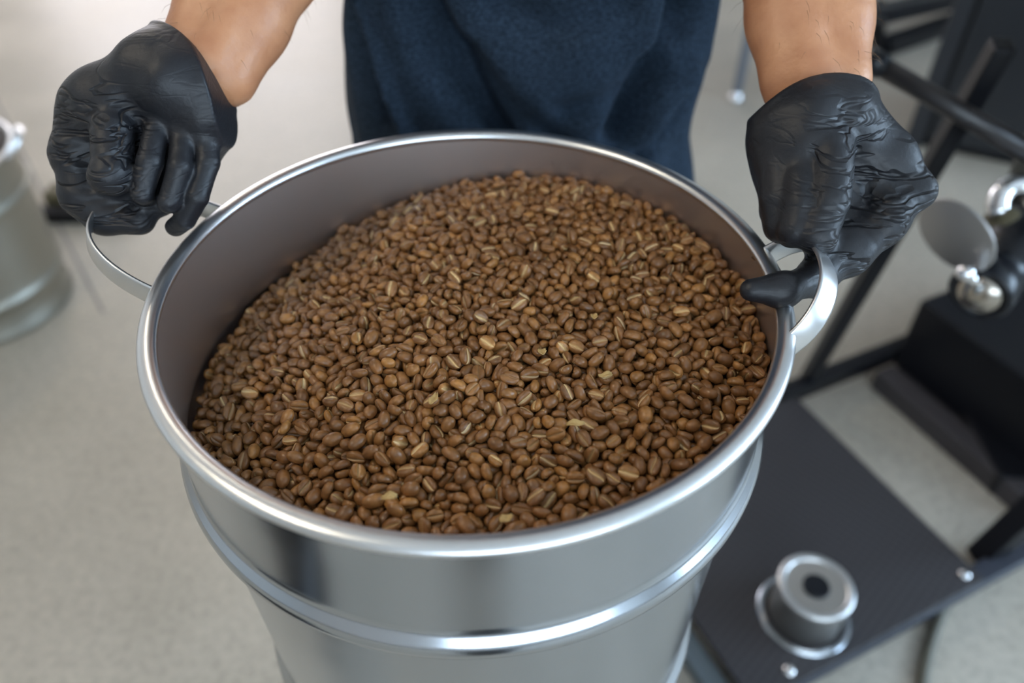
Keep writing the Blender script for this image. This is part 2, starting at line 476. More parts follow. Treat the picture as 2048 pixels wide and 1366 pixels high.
# resting places of the beans, from a drop test: x, y, z in 0.1 mm from the rim centre, quaternion x, y, z (sixtieths), size in percent
BEANS = [
685,-1218,-351,-24,-54,-12,111, -369,-1749,-565,0,53,26,111, -517,-1708,-558,9,18,-37,102, 540,-1425,-391,8,0,39,109, 25,-1473,-421,9,4,55,108, 859,-1196,-355,8,55,23,112,
-359,-1431,-483,-56,-8,-15,113, -746,-879,-455,-3,18,-56,114, 375,-1339,-365,-12,56,1,111, -617,-1342,-509,13,-1,-56,111, -601,-915,-435,8,5,27,112, -669,-1635,-631,19,4,-22,110,
87,-1781,-563,14,-19,34,105, 738,-1646,-473,0,-42,-38,112, 179,-1445,-443,-48,-24,17,113, -469,-1284,-471,40,4,6,113, 631,-1674,-493,42,-9,12,105, -1392,-1115,-726,5,-9,57,113,
641,-974,-337,-48,31,0,109, -275,-1247,-421,-15,-9,57,108, 439,-1727,-444,34,10,21,110, 1336,-895,-329,-50,9,-22,109, 676,-1060,-371,-20,43,23,113, 579,-1231,-351,-47,0,3,103,
-189,-1451,-467,-32,39,7,103, 738,-1351,-400,-56,7,21,111, 247,-1309,-377,20,-13,-29,104, -361,-1042,-406,30,-8,51,113, -340,-1357,-450,39,10,-19,111, 498,-1734,-505,-42,-1,11,109,
-810,-1192,-559,-11,6,-51,111, -954,-944,-531,15,-15,56,101, 490,-945,-334,-49,-6,-18,108, 321,-698,-314,-45,-22,-3,109, -246,-1005,-397,-14,57,-1,109, -11,-1193,-377,-10,-4,41,110,
165,-1783,-530,16,-34,46,109, -77,-1783,-553,-9,-1,-2,111, 446,-1099,-372,-11,-48,-32,104, -704,-658,-414,-57,14,-4,110, -566,-1124,-430,42,-39,-7,112, 1129,-794,-337,-3,3,-8,110,
-280,-1785,-557,-42,8,1,95, -1,-1806,-517,-30,-31,-30,100, -1084,-1424,-687,15,-3,-19,106, 239,-575,-274,-57,5,5,105, 991,-813,-329,18,-4,-42,110, 1000,-1141,-365,-35,48,0,105,
270,-1507,-406,-5,-4,14,114, 992,-1265,-364,-16,47,-33,109, -180,-1215,-425,-50,25,-8,101, -1374,-352,-629,7,58,16,114, 54,-824,-333,8,23,-54,104, -312,-1116,-431,58,-5,13,112,
713,-829,-293,58,-9,-8,110, 1133,-1149,-345,-15,-14,-20,114, 1291,-992,-352,6,23,-49,104, -140,-1387,-459,-5,53,28,97, 729,-944,-329,2,-11,-56,110, -1013,-1044,-596,15,-13,-34,113,
-871,-1137,-553,32,-46,-20,96, 220,-1776,-478,54,6,-3,100, 1513,-6,-304,19,-2,15,112, 105,-279,-274,-54,20,-3,107, 354,-537,-291,3,-44,-39,112, -443,-1054,-409,54,-20,-11,102,
1232,-715,-322,13,13,55,112, -260,-1721,-542,31,3,-21,93, 202,-876,-332,13,3,-53,108, 638,-294,-293,-54,18,-3,110, 304,-1368,-429,-5,-57,-18,111, -199,-731,-306,1,57,7,103,
-92,-404,-313,23,51,21,111, -768,-1607,-615,2,-27,-53,99, 800,-977,-357,20,-56,-9,95, -109,-689,-316,-7,40,-41,102, 676,-875,-341,-13,-56,-17,104, -1484,-460,-682,-35,-42,9,114,
-185,-1726,-507,20,0,-55,103, -74,-1054,-375,7,20,52,109, -358,-947,-403,-51,-2,23,103, -459,-1403,-497,-30,-16,49,111, -191,-230,-300,-54,22,-8,111, -603,-1681,-632,43,-8,32,110,
168,-997,-357,-11,-35,46,100, 287,-995,-345,-58,-9,11,99, -802,-970,-531,8,-34,42,111, 387,-1747,-507,7,4,21,96, 297,76,-271,-12,53,23,112, -601,-995,-472,-49,8,-3,105,
-949,-1450,-628,11,-29,29,101, 471,-721,-320,-10,14,-52,106, 1314,21,-283,-57,7,-9,108, -87,-1739,-493,45,36,-2,106, -613,-151,-352,9,-4,35,111, -946,-767,-489,-52,19,-9,103,
67,-1301,-401,37,-26,-20,106, -452,-1721,-601,0,12,-31,103, 1366,-654,-314,45,-23,-1,110, -553,-400,-356,-8,12,-29,109, 774,-1226,-360,20,54,15,90, 922,-1242,-390,3,-6,36,93,
-1076,-1123,-622,11,-17,56,109, 623,-1292,-386,18,-29,-35,104, -653,-1140,-528,0,10,-59,109, 1242,-879,-340,-23,32,-45,109, -223,-477,-311,-24,53,-7,107, -652,-824,-440,-8,-17,-2,114,
91,-934,-362,34,19,17,104, 67,-1083,-383,20,11,-13,95, -463,-796,-383,23,14,38,104, 332,-1439,-423,19,4,-25,93, -957,-1179,-578,-24,-48,-26,89, 563,-676,-288,-23,-52,-3,96,
-555,-707,-416,-18,9,-46,108, 125,-1173,-371,46,-15,-31,99, 912,-653,-317,3,13,53,106, -540,312,-336,-43,-39,-13,113, 1272,-415,-324,10,-26,41,104, 356,-1184,-370,20,-41,-38,95,
679,-1300,-407,43,-32,-25,110, 922,-1144,-360,12,3,-42,97, 1400,-811,-337,-45,-37,14,109, -449,-1222,-468,-48,-9,7,111, 951,-943,-318,-12,-33,-9,108, -305,-205,-309,-56,18,-10,109,
-1237,-820,-628,-23,21,-38,105, 203,-113,-275,22,-55,-6,113, 1131,-668,-303,3,-50,19,110, 596,-810,-349,-48,28,-1,94, 1523,-369,-331,12,-31,49,109, 638,-667,-306,42,0,-36,107,
366,-982,-380,21,-52,-20,97, 157,-1355,-410,-50,11,-12,90, 405,-1389,-422,49,-1,-8,101, 742,-421,-275,-13,47,-31,111, -99,-856,-356,15,31,-41,95, 822,-425,-310,8,26,-32,106,
508,-1260,-405,1,-21,4,105, -62,-784,-331,22,-1,-29,93, 227,-1775,-580,56,0,19,108, 1432,-518,-327,-18,11,-56,105, -592,-1706,-711,4,42,41,101, 172,259,-260,21,5,31,110,
853,-861,-328,-50,6,-25,111, -359,-1232,-449,10,-28,52,90, -515,-993,-427,10,-22,-1,107, 1345,-736,-338,-35,-24,36,113, 779,-263,-278,-6,57,18,100, -207,-1113,-430,5,53,-28,113,
-19,-385,-283,40,-32,-27,107, -903,-264,-448,10,22,55,114, -1294,-862,-664,42,38,20,109, 1393,-249,-331,25,11,-50,113, 535,-1097,-372,-23,-43,35,100, -281,-1309,-465,2,-33,-50,105,
-852,-1592,-652,10,42,41,100, 1696,-434,-364,27,52,10,113, -340,-1689,-532,-17,3,12,96, 60,-38,-280,-14,-52,-22,102, 306,-1298,-378,-38,42,-6,94, -1013,-1413,-652,-39,-43,-3,92,
105,-583,-332,29,21,0,110, 97,-1373,-431,26,-26,6,93, -53,-973,-364,-11,-25,-18,111, 59,-1152,-395,9,8,54,92, 1382,-943,-363,-13,57,-8,102, -1261,284,-566,23,-2,0,108,
188,-773,-328,-43,34,9,91, -165,-1783,-549,-25,-19,7,86, 1180,-254,-307,46,-19,-4,113, -1353,-745,-668,33,-14,-38,110, 131,-1288,-396,12,34,-1,106, 467,-1456,-419,-27,-8,-52,112,
-132,-1162,-401,-1,-27,-26,110, 1708,-366,-311,-51,-27,8,100, -139,-768,-344,-12,-11,-51,114, 554,-1326,-395,10,16,11,90, 730,-650,-338,-58,13,-4,100, -314,-796,-378,1,21,-27,90,
-538,-1400,-508,-22,-36,40,106, 1473,-729,-365,21,16,-36,105, -1002,-575,-511,-44,2,4,103, -1059,-125,-497,-38,31,14,109, 165,-1104,-364,-18,-56,6,87, 921,-464,-308,-7,2,-59,103,
339,407,-265,-26,42,24,105, -489,-319,-332,16,-9,11,111, 585,-1073,-373,15,32,49,109, 948,-377,-295,26,-15,-50,112, 1116,-1009,-346,-19,10,-47,102, -160,-886,-384,-28,-48,19,103,
-716,-1556,-594,53,-6,-17,92, 0,-902,-335,-44,-22,17,92, 885,-1540,-461,39,16,-33,108, -642,-587,-411,1,59,10,112, -569,-617,-409,16,33,-9,111, -126,355,-275,-27,-53,-4,113,
-6,-1319,-405,-19,2,-14,91, 28,-633,-307,-53,-25,0,90, 1568,-231,-315,-24,-24,46,104, -708,-124,-375,-41,-42,10,108, 304,-1758,-510,28,37,-33,92, -1387,-845,-679,46,-23,-5,112,
-1501,-665,-718,-20,-39,-37,112, 1240,517,-275,-5,14,-58,109, 1047,-1179,-356,34,27,24,97, 979,-516,-323,17,10,12,97, 1445,135,-297,12,16,-39,101, -732,-1177,-530,-13,-31,11,100,
1124,-1180,-382,26,50,-14,114, 287,-848,-352,20,15,47,107, -261,-1468,-496,13,-23,54,96, -50,-607,-309,13,22,54,108, -730,-785,-452,28,28,-5,102, 1094,26,-291,-47,23,23,102,
1256,-125,-306,-12,16,-29,109, -421,-822,-422,50,22,13,113, 316,-1100,-374,31,29,-6,102, 495,-1348,-431,-26,42,-32,110, 948,-1047,-377,-25,21,-18,103, 806,-906,-331,21,12,-27,88,
1173,-981,-375,-48,24,-15,110, -1291,-703,-649,-2,9,37,111, -328,-454,-332,16,-17,3,96, -678,-1300,-548,-10,-57,-11,109, 1668,-636,-354,19,17,-14,100, 712,-562,-319,51,-18,-24,100,
710,-361,-279,53,-3,17,112, -758,-1074,-509,-22,22,49,106, -453,-504,-372,-24,-24,48,107, 1000,714,-272,-43,-35,-14,109, -299,-1777,-640,-22,-35,-40,110, 1064,-716,-333,3,17,48,108,
234,676,-273,14,14,-22,110, -648,-426,-377,12,57,-12,103, 282,-1178,-371,5,-31,-37,104, -1177,-738,-612,19,-15,-20,106, 437,-1320,-419,-50,-24,-6,112, 477,-604,-296,27,5,49,96,
755,740,-260,19,57,1,114, 802,-1103,-354,-8,13,14,92, 416,-494,-291,8,40,42,109, 519,-431,-311,18,9,-56,102, -675,-1673,-716,-36,-21,-33,110, 1757,331,-323,1,45,14,113,
-1202,136,-560,6,19,-57,104, -1055,-743,-504,-33,41,-24,101, -384,-336,-344,12,9,58,105, -869,-1486,-674,26,-18,49,104, -324,376,-294,-40,-31,17,112, -807,-587,-449,58,-12,8,105,
-267,-1181,-434,-12,50,27,105, 141,-862,-333,-31,-18,35,105, 367,-228,-290,5,8,45,112, 845,-598,-338,17,-9,43,97, 987,-974,-356,23,-33,-37,100, 237,-681,-302,-19,13,19,105,
-941,-1517,-672,-24,22,41,103, 450,-867,-321,-19,-13,49,97, -274,-1397,-484,5,-55,-12,93, -149,1013,-335,13,36,-46,111, -1000,-1471,-706,2,9,-58,107, -600,-511,-399,-30,-43,19,109,
1198,-501,-297,-41,15,-29,111, -38,-1487,-457,1,-31,-51,96, -231,845,-322,1,26,-44,111, -784,-160,-377,25,34,34,110, 651,-440,-286,-18,-14,-52,111, -90,-1186,-430,23,-40,-39,96,
1094,-82,-303,6,-6,52,98, 1141,-549,-292,-6,-27,-49,110, -459,-1656,-541,-20,-40,26,103, 270,-471,-292,-2,13,56,103, -399,-1100,-466,44,-26,-13,109, -670,-1219,-552,-54,7,23,114,
-1018,-805,-551,-58,-4,9,88, -748,-1630,-667,-1,-7,-13,88, 1228,-1050,-369,-31,-19,-5,95, 1553,-611,-350,1,10,4,98, -675,-1040,-487,5,-22,-55,95, -859,-634,-502,-42,-25,26,110,
-208,-838,-368,1,-38,-24,109, 801,-534,-313,-55,-18,15,103, 977,-1503,-450,55,7,-18,89, -289,-928,-400,-26,12,-34,102, -516,-1330,-527,11,24,43,106, -519,-2,-378,37,5,-3,110,
251,-1429,-446,-24,7,-54,105, 549,1150,-275,-55,14,-2,110, -19,-1353,-442,-16,-5,57,92, 64,-1415,-461,46,-28,-9,108, 254,-929,-345,-4,-19,30,94, 509,-1165,-400,-41,9,-30,113,
40,-1748,-514,46,0,36,87, 401,-1477,-424,-8,-22,-48,106, 996,-463,-270,36,-39,27,111, -1227,-13,-575,10,9,-54,99, 1706,-526,-363,51,10,9,105, 19,-563,-301,9,-12,58,94,
1624,-471,-354,-36,-5,-40,107, 1769,131,-358,14,-58,-3,113, 1188,-1361,-500,6,-42,-35,98, 981,-212,-285,5,25,54,112, -1423,-732,-716,-17,22,-16,111, 1544,-551,-338,-1,30,50,99,
-1003,-484,-526,6,-6,48,106, -393,-276,-332,-44,10,7,104, 1012,-104,-309,-10,26,-53,103, 414,580,-270,12,-10,-12,107, 823,-1286,-386,-30,-3,-50,95, -1057,-655,-522,20,-1,-49,112,
762,294,-282,29,-8,5,92, -1083,-792,-570,22,-40,-39,104, -262,-71,-296,43,-42,-2,101, -318,-700,-367,41,-43,10,101, 887,-1008,-342,-35,43,-20,90, 832,-1361,-401,12,-27,-51,109,
904,-171,-301,-32,36,-9,102, 854,-1022,-388,-55,-23,8,113, 520,-1006,-385,46,-23,-1,101, 56,-487,-318,-46,39,3,103, -481,-381,-341,40,1,-7,89, 1291,240,-305,37,-1,-44,114,
1041,-991,-358,-16,-17,4,88, -1223,-220,-579,11,58,5,108, 660,149,-292,-51,7,-22,98, 408,-319,-296,35,-44,-9,104, -163,-555,-324,24,-21,-51,100, -807,-1535,-652,-26,12,50,104,
1417,-331,-321,32,-50,7,101, -1376,71,-640,14,-3,-14,105, -520,-794,-429,-13,58,-6,112, -1341,-1180,-771,43,-11,-39,104, -1210,-1337,-790,-21,37,13,112, 355,-402,-304,8,23,52,111,
574,-49,-286,25,-19,-50,105, 991,-723,-310,52,17,21,92, -350,-862,-408,-10,-16,-56,105, -1024,-392,-533,-32,-42,-2,108, 1092,1238,-279,5,-56,-19,114, 233,-1138,-378,-21,-42,10,90,
331,-800,-317,56,-3,-16,89, 98,-753,-329,-2,29,35,111, -283,-377,-325,-22,27,-48,109, 871,204,-290,28,16,-47,101, -477,-619,-395,-23,32,15,104, 1485,-222,-305,-17,54,-20,103,
1571,727,-288,-22,-54,-14,108, -1415,-488,-677,37,34,22,113, 187,-1183,-428,31,-44,-21,107, -561,-269,-344,57,5,12,109, 507,-1691,-442,-37,11,-32,105, -406,-738,-362,45,-24,3,99,
-62,-100,-289,33,-50,7,102, 339,766,-252,-14,-32,48,99, 1031,-1464,-437,-6,-47,-9,100, 853,-769,-350,-59,11,-2,96, -19,-1735,-529,15,-41,24,97, -1246,-1260,-726,14,-37,-31,89,
-1144,-544,-556,-7,-22,53,98, 1203,-41,-314,-53,14,-3,94, -265,532,-301,30,47,18,108, 648,1088,-266,3,7,-59,112, 564,-490,-285,49,27,1,99, 599,-738,-323,56,11,14,90,
1474,-448,-327,9,-58,5,102, 43,-932,-387,-41,-20,17,112, 942,-1518,-520,-11,53,-16,106, 23,-252,-320,3,-5,56,93, 1038,107,-286,30,-37,35,110, -147,-300,-326,-9,6,59,98,
726,57,-281,3,-51,29,100, -223,-551,-357,-51,-21,20,109, 1586,551,-326,-20,56,5,111, 529,148,-275,-10,-12,17,101, 667,801,-260,38,19,42,113, 1076,-1043,-381,-4,-26,47,91,
-56,-1792,-612,2,34,49,105, 1078,-1450,-505,-34,25,40,95, 1778,-133,-368,-9,21,-53,100, -188,-1059,-411,18,48,-25,94, -90,-1321,-448,35,39,-14,94, 325,-1756,-569,54,-16,18,109,
-690,39,-399,-43,11,40,112, 136,-679,-360,16,-8,-31,108, 729,477,-284,-6,-16,18,107, -1029,-920,-559,27,-14,-8,100, -949,-627,-530,-56,-8,20,96, -275,-653,-359,26,26,46,102,
-482,538,-344,-24,39,-35,112, -1456,-282,-638,17,-56,12,106, 1152,208,-292,-44,17,19,108, -770,-475,-431,-43,-24,24,111, -420,-1173,-442,-14,-26,-49,91, -544,-477,-398,25,-4,54,94,
-92,1352,-340,-30,-51,-8,114, -219,-1376,-471,16,16,15,89, -1712,57,-830,26,-11,21,113, 861,296,-275,11,5,38,109, 371,-1267,-396,19,10,-28,109, 152,-391,-311,-58,5,-14,94,
333,-136,-304,3,12,-17,108, 439,-1180,-382,2,-32,-41,94, -1228,-651,-623,-7,-49,-10,113, 1212,694,-277,-58,-5,-12,104, 1114,992,-279,39,-4,-38,114, 18,-711,-348,22,-17,10,106,
-528,-871,-450,-40,19,40,101, 955,-248,-304,40,37,-22,111, 602,-922,-360,-49,25,25,105, -451,43,-333,-42,-27,-27,101, 754,-1619,-398,-4,-46,35,98, -117,-1266,-451,-30,22,-46,91,
-321,146,-302,-10,-17,31,102, 1428,-640,-363,-27,-39,18,111, 1388,-167,-303,22,-17,-17,93, -1173,-1049,-623,-20,10,56,90, -1651,-190,-777,-8,-24,27,109, -302,-522,-367,-47,-24,-29,99,
262,-173,-284,-12,24,0,99, -66,-1138,-377,-49,13,-26,86, 1562,-679,-356,8,-59,1,87, -476,-903,-438,-38,2,47,111, 1162,145,-302,4,-9,-7,93, 1236,-337,-306,24,-53,-13,93,
1662,-278,-314,-27,49,-12,89, 204,-182,-325,22,-18,-9,113, 770,-1138,-388,0,-7,51,89, -202,-1764,-586,27,-46,-26,104, 1322,-595,-337,-48,11,13,94, 1122,-428,-304,-15,24,-45,92,
444,429,-277,6,10,-15,111, 1148,-332,-318,-5,-29,47,94, -106,50,-286,-22,-54,14,100, 1180,-171,-319,17,-20,3,110, -55,-1231,-433,-28,-4,-13,90, -901,-364,-473,-8,23,3,94,
-808,-57,-378,-54,-10,-4,89, 190,-1290,-424,-34,38,-15,103, 855,919,-288,-58,11,2,100, -1717,232,-805,-36,48,-4,113, -1101,-458,-569,-50,20,1,99, -911,-565,-506,3,8,-29,91,
-1307,-940,-668,22,-41,21,107, 1266,-1091,-378,0,-2,60,91, 1671,-177,-312,42,-40,-2,102, -1258,-329,-626,-13,24,50,107, 914,-826,-354,16,20,-49,95, -358,-559,-361,55,12,4,92,
613,-1450,-394,-24,54,-12,92, 557,-1701,-505,-17,35,15,96, 601,364,-302,11,-11,38,92, -457,289,-339,-50,21,-17,107, 507,-344,-301,27,-35,-12,112, 388,-739,-325,-37,41,-21,92,
-610,-1204,-516,26,-42,-14,91, 1143,-602,-323,-2,52,27,109, -1492,-78,-682,-21,-15,29,113, 920,-82,-297,-17,-53,-1,105, 1461,265,-296,3,9,-58,101, -1707,-350,-816,-29,23,-45,101,
21,1064,-320,-52,-19,1,104, 989,297,-268,44,40,-6,108, 1107,-1410,-433,-21,7,-55,93, 99,-1485,-476,-7,10,1,87, 181,-275,-323,-44,-11,-13,109, 1209,-1332,-436,-4,-47,-22,95,
-1288,-457,-643,-18,25,-42,100, 329,-1703,-515,7,47,-19,102, 611,-109,-292,-31,-27,22,101, -1302,-235,-598,49,-20,-11,101, 505,-869,-352,4,27,-52,111, -1253,854,-621,55,19,12,109,
1352,-413,-331,-26,-19,2,94, -1116,-617,-567,-11,35,-44,111, 1070,591,-287,-57,-12,-13,110, 31,847,-307,11,16,9,111, -668,-1072,-508,55,7,7,92, -923,48,-436,13,22,-54,100,
-140,-61,-279,-18,41,-40,90, 405,-915,-376,-53,1,-12,94, 502,-136,-284,-7,-27,-51,101, 1472,790,-287,-2,58,9,97, -1044,-214,-517,15,-6,-9,91, 206,110,-285,59,4,3,100,
-389,-488,-382,14,8,50,113, 451,-199,-291,-9,22,46,105, -1672,-458,-815,-29,-3,-6,110, -644,-763,-436,2,46,38,92, 1595,22,-300,-41,41,10,87, 676,-102,-299,-12,-14,-45,112,
1433,-910,-384,-50,-14,-28,109, 1264,366,-295,-47,24,-21,96, 222,-1353,-444,46,23,14,101, -210,-412,-329,-42,34,17,113, 687,352,-295,-31,-49,14,114, -917,130,-431,-8,11,56,112,
-835,-312,-478,18,-6,20,93, 438,-1276,-369,-24,3,30,91, 106,-453,-326,41,29,30,98, 382,-603,-314,25,17,34,86, 949,92,-291,-9,35,10,113, 289,-1052,-380,11,-12,4,88,
720,-995,-379,10,-37,46,97, -501,-663,-418,-35,27,-1,91, 838,-1570,-524,18,56,-8,109, -1336,-451,-649,-51,5,30,111, -515,-161,-352,33,42,-5,107, -1664,-643,-780,-30,-50,-10,104,
-5,-2,-305,18,-13,52,104, -192,-1324,-461,-29,-7,-35,93, -1122,-366,-571,51,-15,-9,103, 660,-189,-314,-57,19,-1,110, 541,409,-286,31,13,-17,94, 387,-92,-289,16,11,53,93,
194,-624,-325,46,26,28,97, -939,-999,-594,-25,26,2,104, 363,21,-282,-12,-23,54,87, -246,-291,-339,-7,21,56,109, -741,-299,-413,4,-30,-46,106, -231,-1251,-459,-7,-19,51,92,
-859,-858,-527,13,-53,23,107, 363,-847,-374,-44,-28,3,108, 25,-89,-323,-40,-39,16,113, 177,-938,-361,39,-15,1,94, -487,-1077,-457,37,-41,15,93, 438,-982,-365,17,-52,5,87,
-40,141,-306,-39,-39,-23,95, 1389,293,-302,36,18,-24,96, 1468,-569,-379,-13,-20,54,102, 758,-1256,-415,9,-33,-47,95, -876,-1004,-554,-10,-41,-8,87, -577,1021,-418,22,7,15,102,
1066,335,-273,5,-58,-5,94, 1654,299,-337,37,10,-46,96, 190,404,-273,55,19,11,100, -1387,-89,-642,12,23,43,105, 473,884,-280,-4,-17,-7,114, -1111,-864,-610,1,35,47,106,
1344,367,-288,19,21,47,108, -758,-1312,-576,20,9,53,110, 115,234,-314,14,-13,57,107, -1684,-115,-797,27,-7,21,112, -497,861,-370,31,-51,6,112, 4,-769,-349,27,23,-43,94,
1716,163,-312,53,28,-2,94, 673,559,-269,-32,12,-21,110, 636,441,-272,44,37,16,96, 1567,258,-304,40,-37,-16,104, 862,-274,-313,-12,-12,13,92, -224,-917,-408,-35,43,-13,93,
-373,-1289,-489,4,-3,-20,110, -446,-1310,-518,35,45,-9,96, 27,-1220,-426,33,-7,-16,105, 359,242,-282,43,30,1,112, 133,-1040,-380,55,5,-13,99, -366,25,-329,-3,32,15,101,
1681,93,-338,-52,30,3,89, -857,713,-472,21,-4,-1,102, -919,-437,-503,34,-3,26,90, 450,-49,-286,-24,-51,16,97, 58,-386,-341,-16,-50,-29,105, -587,234,-358,53,-12,6,104,
-1421,-650,-694,32,43,-25,109, -1624,66,-769,11,18,-12,99, -818,-833,-483,-3,-25,-53,103, 867,-668,-364,11,-33,-48,97, 1649,-34,-322,-26,-41,28,99, -1102,88,-533,15,57,5,92,
543,-958,-364,32,47,11,94, 498,665,-257,59,-10,1,96, -44,-133,-334,-41,41,-13,101, -1220,-902,-662,-43,2,-34,109, -14,-1420,-445,12,-55,-20,87, -905,-719,-520,22,11,-52,105,
-747,-1123,-535,-16,37,44,95, -537,-1248,-511,0,-38,41,94, -1067,475,-528,15,-21,49,107, -1105,-1058,-638,0,-2,-59,105, 284,-383,-288,15,-23,-46,93, 553,-306,-288,-15,-51,-20,90,
-1352,187,-639,42,-25,-25,105, 320,-300,-297,14,55,4,97, -998,-72,-503,43,-10,-24,112, -976,-1041,-621,-52,21,-17,113, -1278,-1277,-785,-39,18,-15,95, 1100,-224,-328,-4,-33,-10,102,
-145,-1770,-615,34,41,9,111, -1081,360,-512,-24,-53,11,104, -1175,-997,-627,-27,32,35,99, 1022,-320,-300,-20,1,-57,92, -266,-844,-415,-3,0,-43,97, 396,-872,-325,-44,-18,35,93,
-1135,-1383,-746,6,-7,56,106, -1066,-928,-631,-4,-1,60,95, 1040,-894,-346,-23,11,44,90, 1018,-551,-365,22,-40,39,110, 1397,590,-302,-18,-4,5,104, 494,207,-282,11,-15,34,92,
89,461,-298,50,-20,0,104, 623,-479,-327,-40,22,-38,108, -416,-3,-355,33,-36,34,110, -28,-1002,-411,16,11,-56,107, -1303,623,-620,31,-8,-31,110, 576,-537,-335,47,25,-20,110,
690,-18,-285,-10,11,39,100, -878,-500,-485,-26,-19,41,101, 208,-1723,-432,-9,-22,38,104, -604,-1610,-599,45,-26,-4,86, 1202,-840,-371,9,19,16,105, -584,686,-378,-16,-12,47,106,
935,455,-301,-13,18,51,105, 232,-988,-399,3,-7,-21,104, 1008,504,-288,-41,-15,-8,110, 475,34,-277,-35,36,-33,107, 1012,1267,-276,40,39,19,107, -388,-94,-342,48,35,4,93,
-408,-660,-389,-21,16,54,104, -1349,-534,-662,1,9,27,96, -183,2,-293,46,-38,8,112, 1718,-84,-352,-34,-38,9,114, -125,-623,-325,-49,-11,30,109, -1590,-203,-762,14,53,11,110,
1468,-790,-394,40,24,-26,111, -1145,-888,-643,47,-15,0,96, 224,-1218,-401,-16,-17,34,87, 1393,-461,-353,-36,-48,0,102, 1559,-833,-360,17,42,39,112, -48,525,-295,-26,4,53,109,
-868,-111,-464,-1,-52,-27,104, 909,649,-308,29,1,-29,106, -439,403,-354,15,13,52,102, 1580,-435,-308,43,36,-21,93, -984,497,-503,-25,-39,37,112, 437,100,-277,-11,-12,53,91,
-524,-1134,-484,-37,-34,25,89, -1645,381,-776,-16,17,54,113, -636,99,-393,54,-17,-19,93, -347,683,-331,-22,8,-6,102, -1088,-247,-547,-5,-50,32,96, 167,-478,-327,44,23,25,114,
1225,-799,-342,-24,18,13,88, -930,-130,-486,49,4,-33,108, 1204,-914,-381,-13,-50,30,91, 307,1760,-337,-1,-22,56,106, 27,257,-298,-15,4,-57,98, 969,957,-281,-44,38,-2,94,
-978,840,-534,42,-17,18,112, -1001,43,-472,23,-12,-17,86, 1326,-105,-307,-7,5,57,89, -726,737,-423,-28,31,43,105, -130,269,-282,8,29,51,99, -672,-493,-420,-37,39,-26,110,
985,576,-271,-37,-30,4,97, -1241,-978,-653,-2,29,31,95, 1397,712,-290,-54,25,-7,97, -402,-1376,-515,27,-34,-40,112, -522,-1716,-632,57,-3,-12,97, 1196,-412,-312,-12,23,42,107,
116,1067,-298,-42,42,-1,101, -1339,307,-623,44,-4,-31,110, 372,-1080,-403,50,-1,33,104, -742,484,-423,-23,-29,21,111, 576,-379,-302,-43,33,-14,90, -971,201,-451,-3,-1,-60,104,
1510,652,-272,17,-55,-9,98, -699,-920,-519,-47,5,18,102, 118,521,-280,49,23,10,108, -604,1160,-423,3,-5,38,112, 621,-1322,-456,-28,8,-1,96, -904,-1192,-629,-26,5,-38,96,
96,26,-285,15,56,-15,107, 1079,-367,-321,-30,-30,42,94, -714,-477,-408,2,-26,-34,100, 147,-1399,-467,27,-45,-27,90, -574,166,-370,-44,4,1,87, 394,944,-284,59,4,-10,110,
-799,-882,-520,-19,30,-43,103, -1194,-304,-584,1,-49,9,96, -72,879,-337,12,29,-23,101, 260,388,-287,3,-18,-46,102, 1218,87,-311,0,-14,-44,95, -262,-745,-402,-5,-18,38,108,
865,-904,-382,14,-9,6,88, 1333,610,-300,21,-31,-41,113, -530,-1674,-582,0,-57,-19,100, 791,-657,-353,50,12,30,102, -1588,244,-747,-40,-32,10,108, -28,1157,-341,15,-53,-20,113,
738,-193,-289,35,-3,-25,87, -626,-661,-442,-3,37,-6,97, -871,-935,-559,19,-3,21,99, -513,-548,-407,-1,-31,-38,112, -529,508,-385,56,-8,-18,111, 452,284,-289,-21,37,-34,98,
-1789,42,-858,-45,-11,35,105, 1121,-893,-378,-35,28,6,95, -1558,-346,-713,-50,31,-2,87, -610,-1261,-529,29,43,-29,96, 1388,206,-317,20,-11,-55,103, 89,716,-308,-59,-4,-3,102,
-991,628,-508,25,-2,-29,93, 513,-809,-334,-35,3,4,87, -732,-551,-435,-24,-23,-20,99, 1289,-935,-384,-16,-24,48,106, 1143,-713,-357,31,40,-23,109, 758,-795,-358,-11,52,-27,112,
253,264,-281,20,52,-22,95, -148,-984,-413,-38,-35,30,96, -386,-1743,-649,-12,25,48,111, 1738,423,-335,22,39,-11,104, 232,-715,-350,9,6,-1,111, -23,647,-301,-31,46,0,96,
788,345,-267,-19,-50,-27,94, 129,-139,-312,-39,-33,-17,89, -56,394,-284,23,52,-9,107, -114,-161,-311,22,26,15,89, 1672,579,-334,4,-8,-10,98, 747,1189,-268,20,46,25,100,
-938,-797,-553,-43,-19,25,93, -908,562,-466,23,29,-47,95, -660,-899,-478,-18,-2,-56,100, 893,721,-271,-59,-2,5,90, 1090,-936,-360,13,-4,58,88, -217,-760,-369,-22,15,-51,95,
257,-1699,-471,-4,3,0,111, 1300,-1221,-473,24,-27,13,110, -1333,-620,-680,-16,-48,13,108, -218,-1780,-641,58,-8,-11,89, -470,-423,-395,-45,1,-9,106, 1154,-1061,-391,-22,-44,-14,91,
-1260,-583,-615,34,6,-8,90, -1514,24,-704,-2,19,-29,98, 196,1466,-343,-45,30,14,104, 923,1321,-283,-8,-57,16,106, 689,-1648,-540,-12,17,56,104, 797,-1596,-461,-38,9,-1,100,
-10,-452,-344,-14,-3,30,113, -54,-651,-361,-37,-29,-33,102, -692,812,-419,54,-10,-7,113, 69,-133,-292,45,37,1,87, -118,-1072,-421,-35,-4,41,107, 926,548,-299,-40,-39,17,106,
-841,170,-431,-15,-25,-37,106, 50,-1036,-398,-57,7,10,99, 428,1191,-288,-5,11,58,101, 793,-715,-364,35,27,-16,97, -802,-669,-496,48,-24,-18,94, 1480,522,-302,26,-20,-49,91,
